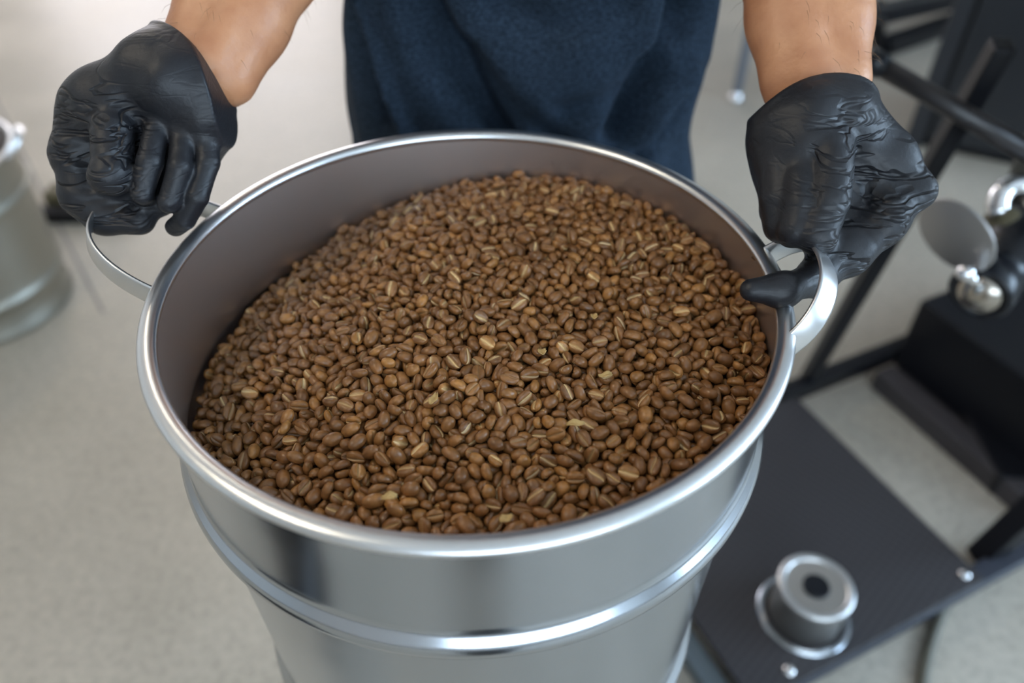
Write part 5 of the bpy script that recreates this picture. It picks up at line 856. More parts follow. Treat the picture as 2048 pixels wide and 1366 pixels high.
536,-388,-352,-5,-20,-36,89, -1685,270,-869,-27,42,26,105, -216,816,-391,6,-9,-32,90, -627,-1472,-590,-6,29,46,98, 372,-1246,-465,9,22,-14,113, -269,-1434,-544,18,23,-52,92,
-246,-964,-475,45,20,31,96, -855,-1121,-645,-19,4,3,99, -461,-1613,-631,40,-42,-2,109, -732,-190,-475,-9,-56,2,106, -1179,-38,-655,36,-20,-6,92, -678,1210,-515,38,38,27,99,
-1053,1089,-606,-31,-44,18,98, -248,970,-384,-43,25,-3,103, -360,-434,-434,-41,-34,14,87, -306,-182,-403,-46,38,-8,113, -335,-550,-448,4,-4,-11,114, 724,403,-341,10,6,59,92,
152,-1166,-490,4,2,-39,97, -108,-1351,-529,-21,45,-25,91, 817,-732,-419,42,-40,14,103, 1381,1051,-359,-25,54,-1,92, -762,-1410,-579,24,53,-7,98, 1196,616,-329,-51,29,-5,100,
569,10,-354,42,-42,2,104, 451,1024,-332,-23,7,-37,91, 692,-1059,-458,-47,-16,8,93, -1473,805,-791,-47,25,26,97, -1097,656,-580,29,0,-43,105, -1068,1173,-644,20,-11,20,101,
112,-496,-398,-39,-22,18,112, 1679,-595,-417,-5,7,-35,107, 1413,352,-336,-22,-48,27,110, 438,-1089,-449,18,21,46,113, -396,-821,-494,-1,-6,46,97, 457,-824,-391,-14,-8,5,113,
308,1134,-356,42,-41,12,110, 1705,556,-397,43,-21,35,96, -1577,313,-801,34,-28,-40,100, -1586,864,-861,41,-10,41,103, -1617,687,-834,-41,-1,31,101, 187,-1460,-529,52,-14,-9,86,
-30,-236,-389,-32,-41,23,113, -27,-1199,-485,21,41,38,104, 231,808,-328,13,-48,-20,109, 774,-1203,-470,53,4,2,111, -848,650,-495,-10,29,43,92, 1549,275,-366,60,1,7,101,
-512,-381,-461,-3,-5,46,109, 116,577,-338,52,-16,-3,98, 1637,-72,-387,1,-7,59,107, 1166,-986,-453,-41,14,9,106, 1110,635,-335,-21,-49,25,103, 1112,1130,-336,25,-51,-15,104,
-61,-32,-347,-36,-11,-42,103, 1474,127,-370,2,-9,23,93, 119,460,-349,-37,44,-4,103, -1059,-283,-594,48,-25,8,110, -1021,-1339,-690,-33,-5,-49,90, -1463,739,-763,-9,18,56,88,
-1319,-382,-690,-27,-4,20,98, -570,-1127,-567,-42,-3,2,91, 881,1362,-336,-25,-12,35,98, -758,-1014,-585,38,44,-8,113, -724,1174,-507,17,27,45,97, 728,-1409,-448,23,-19,-5,91,
-1035,1240,-657,19,9,-19,108, -1653,-519,-826,-11,13,28,95, 1755,-263,-401,15,57,-10,114, -8,-1670,-571,-45,30,25,107, -146,389,-345,2,40,-43,113, -183,1078,-397,26,53,-7,106,
-1622,253,-823,-12,-33,-37,86, 193,-673,-389,3,31,-47,87, 573,-300,-344,-27,53,1,99, 401,-166,-361,-21,-20,-44,105, -207,-678,-359,-21,-33,12,91, -495,-1500,-510,47,-12,-18,94,
879,-411,-405,20,-51,23,106, -517,1208,-466,-52,27,14,105, -617,1615,-546,-4,-50,4,100, -785,1316,-580,-16,-53,-21,100, -743,-836,-559,14,12,54,86, -1018,665,-561,-19,-53,7,88,
-840,1430,-616,43,30,-29,109, 811,698,-332,58,-1,-10,106, 811,-234,-342,-30,32,-13,93, 668,454,-332,14,27,29,89, 765,334,-337,-31,-3,-14,107, 837,364,-316,21,15,-54,91,
-922,252,-500,-41,-38,7,87, 324,-147,-382,24,-48,1,110, 896,585,-358,21,-19,-52,87, -972,1218,-635,27,8,50,100, 79,787,-361,6,20,-38,96, -718,-1459,-591,-28,34,-40,102,
703,-1325,-485,17,47,-33,107, 1012,356,-320,2,9,50,100, -1563,-596,-839,-15,-41,31,93, -1562,-431,-821,-21,-48,-22,95, -475,-1528,-579,-13,-39,-43,109, 960,-161,-402,-58,-12,7,100,
223,-147,-375,26,10,-53,107, 359,335,-344,14,37,40,90, 1576,-843,-442,7,28,32,111, 601,-845,-428,13,-49,-28,104, -774,-1292,-655,9,38,-37,111, -1165,-724,-649,22,50,19,94,
1576,70,-346,39,-19,23,94, 584,1178,-340,-1,-16,-58,112, 161,-1256,-485,-9,46,-25,98, -72,1191,-395,-19,2,-1,98, 49,1411,-400,-12,-7,29,113, 437,-1591,-496,-44,25,32,87,
1093,-409,-372,42,-26,7,95, -278,-1625,-626,8,-4,-14,108, -477,-1200,-576,8,0,-42,93, -554,-1187,-569,-27,10,-18,108, -1734,120,-862,36,25,20,96, -651,-760,-505,-26,-22,33,104,
-306,-469,-420,43,16,18,114, -150,750,-367,-19,-39,34,92, -1168,-485,-617,5,-7,15,97, -1009,380,-552,-26,-49,23,105, -1129,969,-640,-3,-18,55,91, -988,-608,-591,-19,-8,-39,100,
1386,595,-359,43,-38,16,106, -387,957,-409,7,15,55,95, -220,-1254,-526,6,-8,-32,107, 629,-1266,-486,-11,49,-32,86, -612,-560,-477,0,24,52,110, 863,1212,-335,32,39,11,97,
-1002,-464,-578,-2,-28,-49,92, 51,-1559,-506,12,-20,1,91, -687,-1049,-573,-24,-22,-49,92, -1430,515,-741,1,-37,-46,109, -158,-1681,-621,7,6,-57,97, -475,60,-413,6,19,9,112,
777,-1526,-449,20,16,-54,103, 222,-1083,-476,4,-2,24,97, -1471,1044,-852,31,29,8,113, 1600,774,-333,47,-3,-10,94, 737,481,-349,6,0,-53,103, -1602,201,-824,-27,2,-52,106,
-912,-828,-613,36,14,27,92, 830,-1470,-421,-17,-38,21,94, -507,-702,-482,6,41,42,97, -136,-834,-441,-35,-2,-2,108, -263,-522,-423,17,51,-10,87, -1136,-297,-615,29,18,48,111,
-863,-352,-544,-7,-5,54,110, 96,-612,-411,-29,-22,26,95, -1380,-401,-702,45,-2,-39,98, 780,-1277,-478,12,30,9,88, -715,-1094,-591,-12,22,-12,97, -1295,-883,-742,-3,-19,-32,95,
497,1295,-348,19,4,1,92, -413,-1499,-546,32,31,-38,86, -1042,-419,-599,17,-54,16,87, 1746,365,-404,-44,-29,-15,110, -793,-887,-602,2,-9,19,87, -381,-119,-406,-17,29,38,92,
-1718,-492,-885,-3,-25,51,95, -126,-1119,-485,36,28,14,95, -242,-1043,-505,6,-1,-28,93, -437,-406,-439,-56,-19,-10,94, 47,-1255,-495,-1,-8,-34,99, -1054,208,-591,-18,-47,31,110,
-1202,-281,-664,-10,56,-8,102, 1420,980,-353,28,-29,-4,100, -614,-924,-542,21,46,29,87, -313,933,-396,-36,-42,-5,102, -445,1515,-483,-21,-51,6,111, -66,-497,-396,-30,6,-18,107,
-544,-567,-475,31,27,32,90, 45,-1624,-522,7,-55,-20,91, 128,-801,-420,59,8,-9,113, 186,274,-333,17,48,-31,92, 185,-72,-336,28,-29,-40,100, -508,-351,-405,-2,-6,-59,100,
-545,-1475,-598,16,-10,-24,93, -485,-1277,-577,-9,7,-7,93, -1486,-239,-705,16,-44,27,112, -1427,857,-783,19,-31,34,87, 921,-1038,-452,-45,24,3,107, 1051,-1172,-470,-51,-31,-2,109,
461,455,-341,8,-7,58,108, 565,1562,-330,-42,42,-4,109, 1302,816,-348,-50,-25,13,96, 1180,152,-354,-10,-12,58,105, 985,-1124,-461,45,28,27,111, 1345,-192,-414,59,-9,1,100,
494,-419,-400,10,-9,56,104, 515,-1123,-467,51,-14,-10,87, -284,1128,-407,44,-2,12,103, -331,1397,-452,-41,-2,7,104, 308,-1078,-452,-10,-56,14,107, 351,-816,-442,2,-2,46,99,
554,-1184,-472,3,33,50,88, -42,-1315,-510,-38,16,-16,100, -1214,19,-618,47,-10,-7,98, -766,542,-470,-20,52,-20,97, 966,-788,-431,-30,20,-21,103, 838,161,-380,19,-29,43,105,
776,855,-320,4,13,23,93, -695,1505,-585,52,1,-29,96, -1217,430,-608,-43,-19,-2,102, -1107,-198,-605,-19,10,-6,106, -1294,396,-644,11,-57,-5,101, -1262,128,-646,-4,-45,39,90,
627,834,-329,-5,8,-2,111, 754,638,-348,-27,30,44,109, 1112,-1105,-450,25,-31,5,114, 639,-247,-356,-27,-20,40,87, 19,1333,-361,-7,-14,-24,98, -616,764,-449,-13,-52,23,87,
616,423,-345,-14,-14,-45,104, 862,-1243,-480,53,-6,-6,101, 336,-1623,-564,5,3,-38,105, -612,-1019,-545,-37,4,3,111, -431,-1239,-548,46,-3,-34,92, -217,-453,-414,-42,-32,15,108,
-673,-847,-536,-22,-35,12,98, -31,-1567,-558,-13,47,32,101, 513,-261,-343,17,-56,1,90, -1473,-606,-756,43,5,12,90, 36,1615,-435,-42,13,-24,93, 1324,-417,-412,53,10,-24,114,
17,-663,-411,-15,40,-39,111, -580,-1562,-660,-15,-12,-55,97, 1536,-324,-375,33,-9,0,91, 189,-1670,-561,-30,3,-11,104, 1049,1472,-368,37,20,-38,94, -498,-632,-469,-57,18,0,95,
952,-630,-424,53,-28,5,91, -1354,328,-699,-24,0,10,104, 684,-1498,-472,30,-18,-18,98, 1503,-946,-415,-54,-3,8,110, -357,-1275,-543,12,23,54,97, -1676,-614,-850,-29,-44,7,110,
236,-953,-457,3,-1,13,106, 996,-310,-350,0,-40,-37,98, 982,-417,-346,37,-24,-21,101, 995,623,-325,7,-9,15,112, 963,-81,-371,-3,-23,-12,108, 532,171,-342,12,-9,-44,106,
-893,-662,-564,-41,7,32,92, -407,-975,-500,3,59,4,111, 503,-1605,-534,-30,-38,8,111, 680,1176,-317,-54,-3,-3,91, -539,360,-398,39,32,25,98, -369,-1519,-594,24,-31,-19,97,
782,1540,-342,-36,11,-17,109, -1007,-887,-610,22,-35,42,92, 948,-861,-441,-37,28,-34,87, 588,-923,-455,2,2,-37,93, 739,-1138,-458,15,44,29,108, 454,-1182,-470,-55,-21,1,102,
-4,-1451,-516,15,-53,-23,89, -865,-189,-528,52,-28,12,89, -128,-1638,-588,-18,8,1,91, -278,-644,-436,4,17,44,98, 1462,284,-359,-28,-32,-37,96, 1197,12,-358,-17,-42,35,93,
368,-248,-331,58,13,-9,91, 362,1505,-376,-40,-20,12,98, -647,-506,-486,-22,36,42,90, 310,121,-356,-51,-12,-22,102, 920,822,-326,20,-27,1,108, 196,458,-326,44,13,24,107,
-118,-1554,-523,0,58,-17,105, -910,859,-586,-14,41,8,104, -619,-309,-448,-34,-7,37,109, 552,370,-351,-20,28,-45,92, 551,788,-329,-46,20,26,103, 1019,-724,-431,-59,-8,7,101,
1028,-1385,-517,1,-5,59,106, 1039,-1087,-458,1,35,23,89, 911,-1178,-469,-53,-25,-2,110, 202,-1334,-496,-48,35,9,113, 600,206,-331,-30,-51,8,89, -244,229,-364,3,-3,59,109,
538,-1336,-494,-7,-59,4,98, 1752,313,-410,9,-28,51,100, 98,-243,-333,2,2,-20,91, -857,-780,-574,0,-57,7,110, -926,-560,-566,-3,-56,21,111, -240,-715,-442,31,-25,-43,87,
-1665,23,-877,-38,-34,28,110, 1273,1069,-363,-15,-25,41,87, 885,-1445,-420,41,12,34,93, 212,-748,-418,51,-14,-21,106, 463,117,-325,-5,-7,44,113, -971,-1380,-693,-13,0,29,93,
-522,-951,-477,-49,28,-9,92, -1146,-1109,-694,16,54,20,96, -1188,917,-664,-21,3,24,111, 591,-619,-348,55,19,-9,112, 546,-1292,-446,39,36,26,92, -44,1645,-429,-1,18,-56,107,
340,-1378,-519,1,-5,57,97, -541,-826,-507,-25,4,-15,89, -934,-222,-509,37,-11,-15,96, 1391,-465,-428,-44,-25,15,104, 266,-913,-414,13,22,54,111, 690,192,-353,-34,10,-18,97,
-1182,-599,-676,-1,41,-44,105, -995,-520,-606,0,-10,22,113, 251,-720,-414,-21,20,-17,97, -181,-1452,-555,-5,-56,17,98, -95,-437,-394,-34,-29,-19,103, 610,-1129,-463,32,-39,-27,101,
641,-440,-406,32,-41,-25,99, -637,-1346,-610,-34,19,-4,94, 905,-1087,-454,3,-37,42,102, 694,1596,-361,20,37,35,108, -294,-1499,-564,-13,17,-34,86, -409,238,-385,15,22,50,88,
699,-813,-430,-38,45,-1,100, 566,-1055,-450,39,34,28,105, -447,-1599,-595,-14,5,-36,97, 174,-936,-436,12,-36,-39,102, -539,-1322,-596,7,18,55,97, -657,804,-501,47,21,-8,108,
-416,-486,-437,13,35,43,106, 279,-791,-423,45,16,14,104, 1715,-360,-434,-21,-39,20,93, -851,1121,-546,-13,44,-6,108, 85,345,-373,-25,20,8,99, -610,248,-449,14,23,52,106,
-1359,-684,-728,-22,22,-51,97, -1425,-671,-760,-24,-55,0,88, -938,1096,-572,-12,25,-49,103, 885,1092,-329,14,-7,13,109, 1218,-62,-376,-2,-7,23,92, 275,-1014,-448,-33,-2,22,93,
-942,-1389,-744,33,20,0,97, 1321,-515,-421,-46,21,13,105, 1462,-316,-418,17,43,37,112, 1336,-670,-454,-1,2,-60,105, 627,1109,-311,-35,48,7,110, 762,-1375,-485,9,52,-17,113,
1142,-1180,-477,-58,11,8,106, 1264,-1020,-424,6,-49,30,87, 1245,416,-347,-5,10,58,88, -112,-1572,-573,26,-53,8,87, 106,1596,-401,-31,-42,-29,99, -758,-296,-484,12,-31,-40,87,
398,-889,-432,10,-59,1,106, -873,-1426,-733,-30,47,-3,106, -932,-1074,-674,-26,39,-25,95, -777,-1104,-615,35,42,22,112, -840,-511,-540,-8,43,-37,93, 683,-21,-346,19,-43,-36,91,
1193,-1030,-446,27,31,-36,99, 414,699,-342,-54,-11,9,109, 556,-602,-409,-34,-39,16,104, 684,-1214,-491,2,-4,57,96, -508,-183,-424,56,1,-15,113, 1529,683,-341,-28,-25,29,104,
1483,-175,-363,-10,56,5,99, 1680,610,-395,-31,-3,-47,97, -296,-81,-375,-30,48,9,113, -165,969,-395,-10,-9,-9,98, -428,599,-441,41,-3,4,96, -1684,-400,-878,44,26,-11,104,
-1064,-352,-621,3,-10,-5,101, -856,-274,-522,54,-23,-7,97, 330,-1532,-530,-39,23,-15,104, 460,-575,-404,42,-20,-18,111, 332,-706,-431,2,2,-33,107, 349,-435,-401,-37,-25,21,95,
-52,-1631,-578,-33,-39,2,93, 731,-149,-342,30,-47,-17,94, -429,-297,-429,44,12,30,90, -244,-1491,-572,-50,-8,-32,89, -357,-893,-473,51,4,32,105, 208,-245,-389,-25,-46,26,112,
223,-1539,-534,-53,23,-4,106, 223,-854,-447,3,-1,2,101, 947,-936,-463,3,-1,35,95, 905,-803,-451,3,0,18,88, 917,-492,-416,53,-9,-6,95, -908,790,-539,-5,-5,58,97,
-738,1357,-544,28,-2,-17,101, -695,-457,-488,-13,-1,-53,93, 1067,1292,-329,-27,-4,7,103, 1514,541,-366,-6,-55,23,87, 1624,86,-364,29,43,21,91, -859,-892,-601,-15,-46,-6,87,
-1442,-436,-742,50,0,-9,108, -1534,-498,-795,-9,-8,58,89, -935,1300,-617,-9,12,43,87, 1372,-388,-392,26,-5,-22,96, 1259,603,-337,1,39,3,108, -1091,-903,-694,33,27,28,106,
1005,-1363,-442,-54,13,21,101, 142,668,-348,-1,14,-37,99, 288,201,-343,28,-22,-21,86, 16,-367,-402,-40,32,-18,89, -21,9,-386,-44,30,12,92, 1023,-1365,-399,-7,22,-45,105,
97,-1546,-545,54,-7,-3,105, 221,-1197,-492,3,3,-49,99, -1198,994,-678,12,17,18,95, -1177,1331,-759,19,24,49,99, -978,-822,-628,15,2,55,97, 1224,-664,-422,37,34,-14,108,
291,-650,-400,-19,2,42,112, 751,-424,-406,-3,-50,33,100, 830,-1129,-464,-17,51,-25,103, 878,-661,-436,2,0,31,108, -350,-669,-455,-58,-4,-8,90, 1134,1255,-343,3,-11,-53,87,
1302,102,-400,48,2,19,107, 1149,-1063,-468,52,-6,-19,92, 418,-1485,-506,-11,44,13,89, 280,1578,-374,52,-9,-7,113, -92,-1240,-505,-55,-20,-7,96, -202,-193,-397,-39,33,-7,104,
13,-1126,-472,16,56,11,108, 1152,-806,-459,3,1,7,94, 1295,-790,-439,39,-1,-26,109, 216,691,-335,7,55,-22,99, 108,-1226,-488,-50,33,-5,91, -1317,-531,-731,32,-21,46,99,
-1160,-784,-702,27,16,24,94, -1372,114,-682,6,3,-55,99, -984,-368,-575,-15,57,8,98, 677,608,-322,-52,-28,-1,109, -375,-263,-409,-24,13,-44,109, -302,-730,-452,49,-23,-23,97,
-148,-952,-480,3,-4,15,92, 232,1165,-349,17,52,2,100, -294,1510,-480,28,-17,-50,92, -193,-279,-401,-27,2,-23,88, -120,1392,-397,37,15,30,94, 801,-1437,-447,-44,-34,4,87,
931,-1440,-483,-19,24,-51,97, 386,-513,-398,18,22,43,106, 406,-415,-383,42,8,41,110, 463,-1457,-511,-32,38,-7,103, 498,-659,-415,-58,10,0,100, -669,-378,-468,-41,-32,-25,107,
277,-1448,-531,5,3,-38,111, 242,-1260,-485,39,12,-5,89, -380,1464,-462,-56,22,-1,97, -1472,-797,-806,-41,25,-17,109, -392,-607,-449,-25,11,-39,89, -1482,-138,-767,-37,8,-11,97,
-271,-1176,-511,14,18,55,95, -282,-877,-466,-6,-38,37,91, -1688,-293,-900,-29,40,30,107, -548,1658,-573,-53,-1,-2,89, -592,1039,-480,-17,56,-14,103, -623,-1189,-611,1,-9,32,89,
-807,-840,-581,-24,-8,-3,87, 896,-122,-362,0,8,43,104, -1497,-663,-799,50,-29,12,106, -1015,87,-574,31,21,30,111, 287,-1569,-535,-42,25,-34,90, 536,-1509,-511,53,-16,24,108,
722,93,-325,-47,28,18,95, 1063,537,-343,-13,3,17,105, -616,-1271,-604,30,-17,-31,92, -275,1699,-523,24,18,47,111, 530,-893,-425,-3,47,23,100, -1158,-916,-722,31,-1,38,110,
708,806,-334,-41,-23,26,102, -1012,-944,-677,4,1,-53,113, -1037,-855,-657,-59,5,11,102, -253,-1559,-590,-7,54,23,97, 248,-449,-381,42,5,30,102, 338,215,-350,2,-8,49,100,
698,886,-351,50,26,-19,96, -1245,-655,-713,25,16,14,104, -987,1450,-684,-37,39,22,104, 334,1721,-394,35,-7,9,94, 1141,-379,-374,-31,11,0,104, 853,274,-390,45,-28,-3,104,
-94,-740,-424,-17,-44,21,112, -66,-573,-404,-2,22,29,102, -473,124,-393,-40,5,20,104, 752,-554,-412,20,41,38,93, 866,-757,-430,-9,46,-27,88, 877,-553,-420,7,-50,-32,93,
1166,-728,-436,43,19,13,99, 1425,-364,-417,1,48,-23,95, -1453,139,-709,-1,57,16,100, 592,-1483,-456,13,49,6,89, -1579,-831,-923,-57,-16,7,89, -339,-818,-471,21,32,40,89,
-988,-236,-563,-5,21,-54,100, -567,-650,-502,7,0,-51,99, -1058,-733,-599,-42,41,10,103, 1200,-1124,-476,25,-25,-38,91, 57,1498,-398,0,44,10,100, 109,-886,-434,27,35,34,112,
108,270,-380,-50,-19,-20,109, 1094,754,-339,3,-34,48,100, -1112,1103,-657,13,-26,50,107, -1438,-485,-802,9,-51,-12,99, -1087,-989,-717,0,47,36,103, 863,-1394,-428,-48,-12,20,86,
-1297,-1236,-844,18,-10,-14,93, -826,64,-466,21,-54,-17,99, 1562,844,-393,31,21,6,103, 831,-1337,-483,-37,3,-21,112, 1429,1073,-386,-8,56,5,96, -1474,38,-764,4,-4,-3,101,
933,-244,-416,0,1,-36,112, -775,871,-497,-3,57,-8,111, -777,1236,-554,29,-45,14,109, 334,-955,-442,-22,49,-27,97, 40,-543,-421,0,-2,57,108, -365,-1596,-615,-1,40,-41,106,
-318,-1506,-592,45,-34,-17,95, -183,-1589,-602,6,5,-58,100, -911,-1373,-599,43,-35,19,106, 1016,-492,-434,2,0,19,88, -1563,-271,-806,40,-12,-40,107, 759,764,-330,-26,-38,38,89,
-330,792,-410,-16,16,11,103, -12,90,-385,15,-58,8,113, 1784,131,-421,-43,41,7,101, 473,-841,-425,41,41,-3,97, -1178,-969,-684,-49,23,12,86, -883,1231,-581,54,-3,-3,110,
-1449,-18,-740,34,20,-1,109, -1073,1379,-687,21,-8,-23,97, -1157,-1141,-649,-42,-13,-38,98, -1341,-749,-743,-14,2,-19,88, -942,301,-548,20,6,46,103, -787,-1220,-666,10,-2,-39,108,
-835,-1365,-601,14,-11,0,88, 1334,428,-337,15,10,-52,98, 1323,-268,-399,0,30,28,109, 564,-1422,-501,52,17,21,109, -1723,204,-892,-20,48,-4,111, -304,1261,-427,-5,19,-46,90,
785,581,-342,40,42,11,92, 23,1095,-370,0,-57,-19,113, 620,-1472,-512,-33,40,-21,108, 612,-779,-418,-15,-38,-44,105, -189,1227,-408,1,16,-56,93, 359,-1460,-535,5,-2,14,86,
-783,-109,-500,-1,35,48,87, 1054,-22,-352,47,32,17,101, 1097,106,-351,23,-48,-24,107, -394,-176,-410,-7,23,51,105, -410,-1548,-635,-3,-9,55,95, -787,-621,-534,-29,42,3,93,
-1345,-778,-787,-5,19,49,95, -1175,-112,-645,-1,48,-31,111, -522,-1612,-682,8,-6,-8,92, -676,-1308,-634,-52,-1,11,95, -956,-1315,-652,56,11,-12,107, -781,-741,-572,8,-5,-28,87,
-674,-970,-577,4,-8,8,108, -942,-987,-674,10,-5,-34,90, -430,1146,-464,-17,-6,55,112, -457,1263,-454,15,-14,24,103, -583,1188,-487,13,50,0,94, 563,-717,-435,1,-2,59,97,
682,-1411,-502,39,-33,-26,107, -1501,-977,-879,41,-12,-15,94, -1363,-482,-717,-9,-3,-36,92, -1437,453,-737,-1,31,51,101, -934,-900,-650,-7,-7,57,104, -805,-1551,-740,-11,37,1,90,
-805,-1471,-721,-44,39,-8,105, -1284,313,-647,-29,32,-4,107, -1098,-1278,-794,-12,26,-37,105, -841,1307,-607,-46,-30,23,97, 492,238,-326,6,14,-54,96, 409,-1545,-548,3,5,-57,96,
225,-610,-415,45,-39,-3,88, 193,-506,-403,-4,-52,30,102, 1077,-615,-415,0,-18,-30,110, 1524,-872,-464,-36,38,-19,107, 805,-926,-446,-54,-25,-5,87, 800,-637,-417,54,-25,5,108,
733,-1455,-477,38,39,-18,106, 223,-341,-391,41,21,33,102, -1033,783,-595,-33,-44,5,91, 1425,-186,-419,-36,39,-8,90, -711,76,-471,25,26,-38,91, -708,-1374,-609,8,-11,-57,96,
-782,1076,-535,-35,7,-28,89, -676,-1467,-695,-5,-9,57,88, -705,-783,-557,-6,-6,57,89, -657,1662,-602,-53,13,-2,97, -493,-942,-518,35,46,14,92, 1090,-1300,-441,-22,7,19,88,
-1384,-993,-807,13,22,-46,107, -1324,877,-732,56,-4,-9,92, 1152,-1285,-504,0,4,-58,113, -609,-449,-464,40,35,-17,94, -577,-327,-450,49,9,26,108, -599,-1493,-652,-9,5,-55,100,
658,-588,-405,48,-17,-32,98, -988,240,-516,-6,-55,0,111, -1168,-1003,-754,-22,13,-27,106, 109,-408,-390,52,10,27,107, 1223,1308,-399,1,0,56,96, 83,-1084,-463,-32,-41,19,107,
80,-965,-452,-45,38,8,91, 101,-351,-397,-13,48,33,90, 1215,-184,-409,16,-48,-30,104, 306,423,-345,31,0,-49,99, 1083,-1019,-452,18,25,27,103, 1106,-923,-441,27,48,-22,110,
1261,-1034,-472,-30,-52,6,89, 1209,-857,-449,32,-31,-30,99, 1216,-774,-439,51,17,-24,93, -1244,719,-688,-44,-32,23,111, -944,-1472,-774,21,-12,46,95, -1044,-1357,-787,57,-15,5,113,
-1111,-417,-626,-17,10,-14,95, -1021,-1167,-697,-44,24,7,94, -1596,-489,-852,-45,32,2,94, 1135,-673,-430,-53,-24,0,107, 1087,-522,-420,-53,27,2,104, 1132,-428,-421,-46,-22,13,92,
978,-426,-416,40,-22,-21,89, -872,266,-530,-48,33,-8,93, -861,709,-549,14,-32,48,108, 1247,-455,-436,0,2,-56,110, 1657,-593,-452,-14,-58,2,91, 1067,388,-350,-29,13,47,92,
-193,-560,-423,-59,-7,-3,98, -618,1199,-478,16,-25,-39,98, -545,1613,-546,-12,54,-2,92, -503,603,-403,-31,-33,-14,91, -578,412,-433,-13,18,-9,91, 37,-1600,-564,-55,-15,0,88,
623,-299,-401,-47,21,-11,98, 776,-1450,-513,-30,46,-16,90, -79,-1485,-549,-13,57,14,101, -95,-171,-388,-40,44,2,113, 370,-1601,-496,37,37,28,102, -220,695,-411,36,-14,-13,112,
-236,1438,-480,12,-34,46,114, 308,1764,-408,-49,-7,-9,100, -55,-1416,-548,-3,-6,60,94, -739,-417,-498,20,-46,-24,96, -947,1372,-663,-16,43,-37,100, -593,-403,-462,-2,-28,-52,92,
-592,-1416,-639,24,-11,-15,94, -873,-1324,-654,-22,-50,-12,90, -886,85,-471,-35,-20,8,105, -54,-1063,-470,-58,-10,-10,101, 186,1239,-381,5,-23,50,110, -29,-917,-463,4,2,-53,97,
-169,-704,-436,-31,11,-16,88, 610,911,-347,6,-2,60,111, 676,-1145,-468,-56,19,-1,88, 702,-320,-352,40,-10,5,114, 572,1347,-350,-33,14,48,101, -249,-119,-396,28,44,7,97,
-171,-1522,-569,-59,-4,2,102, -92,206,-383,-8,42,-32,112, 47,36,-354,1,-8,1,99, -1486,-425,-814,24,14,53,100, -1327,-1165,-905,-11,-8,58,109, -1260,-827,-759,9,36,42,112,
-1189,-711,-721,-11,-6,58,101, 181,-424,-405,0,-5,-39,103, 609,-649,-414,19,13,34,97, 164,-83,-390,-37,-46,7,99, -518,-1542,-642,16,17,47,102, -509,-1440,-632,1,-10,37,112,
-393,-1103,-538,7,2,-49,98, 751,1401,-342,34,-42,-18,104, -1550,-161,-811,2,-57,2,87, 515,-774,-428,0,-60,5,87, 529,-538,-403,-33,-11,15,107, -145,1649,-463,47,10,-12,89,
-541,-1660,-676,36,1,-19,99, 733,-1499,-523,-12,-51,27,90, -261,-810,-472,1,-5,37,98, 426,603,-323,36,-33,-11,95, 422,1248,-347,9,14,52,112, 473,302,-343,-45,38,4,100,
1016,782,-320,-41,-44,2,87, -615,-843,-542,-1,-8,36,95, -726,-717,-527,45,-5,-2,110, 308,-874,-432,26,42,34,97, -1019,-7,-598,10,-6,-51,101, -875,-1519,-763,20,12,-50,105,
139,-172,-387,-41,25,-18,106, -1171,1164,-694,40,40,-18,98, -972,-1421,-798,10,-7,-20,92, -746,13,-477,16,-5,56,103, -1507,340,-773,35,26,8,102, -1508,427,-776,-2,8,48,88,
-1452,904,-832,32,4,-4,97, -1340,1020,-793,33,0,-42,100, -1222,-1066,-764,26,10,-2,108, -662,-1436,-659,-21,4,-18,95, -1056,-1199,-680,31,5,-36,107, -789,-365,-510,-40,36,-8,91,
-683,1649,-666,10,-26,-43,104, 1338,-1122,-415,1,-56,12,95, -635,-1538,-699,10,0,-42,87, -764,1615,-680,-10,-37,-41,113, -742,-1434,-675,-42,21,37,108, -1645,-667,-982,-48,7,-7,109,
-1688,-573,-997,25,-2,38,108, -1249,1285,-878,-24,53,-2,89, -1718,454,-1035,43,-2,18,108, -1687,560,-1022,2,-56,21,103, -1652,680,-1003,0,-36,28,114, -1526,-923,-953,57,-1,18,92,
-1603,-815,-985,15,29,42,90, -1549,-784,-833,-28,19,15,91, -1666,-702,-836,-41,10,-34,92, -1443,-1052,-934,-21,46,31,86, -1786,-106,-1091,11,-13,-40,108, -1794,10,-1089,42,40,-11,92,
-1781,95,-1075,-53,-12,-2,94, -1793,199,-1081,27,33,23,110, -1770,302,-1090,15,-7,-52,86, -869,-1000,-633,47,14,20,97, -928,-734,-600,-38,-3,-22,87, 1552,-903,-373,25,29,2,87,
-1641,341,-831,-37,43,17,95, -1671,486,-893,-34,25,-20,94, -1683,660,-875,13,40,-2,95, -1024,-94,-571,-10,14,24,100, -974,1496,-751,-2,-47,15,109, -1807,-1,-983,35,24,35,95,
134,1703,-472,-22,-47,29,111, 391,-1120,-476,3,3,-44,107, 412,-759,-434,2,-2,48,112, 274,-1145,-460,53,-17,22,100, 130,-686,-433,3,1,-24,95, 271,-210,-390,-52,3,13,100,
420,-1622,-563,0,-6,59,93, -111,1467,-438,-5,2,-42,104, 30,1237,-381,-33,-48,1,97, 165,-335,-385,22,34,24,111, -174,1702,-496,-7,42,-42,92, 472,1708,-429,1,-4,-41,113,
632,-1373,-501,27,-36,-35,91, 622,-535,-408,-44,-24,14,106, 511,-312,-395,45,11,7,103, 507,1069,-381,51,26,-18,112, -348,573,-377,-4,7,55,104, -352,721,-401,47,26,-18,87,
409,-195,-393,52,8,-10,96, 405,72,-375,36,0,43,106, -482,-1452,-559,-7,-59,-4,105, -515,992,-465,-19,0,-35,109, -490,1498,-516,-30,-43,20,93, -462,1583,-524,7,-6,-55,97,
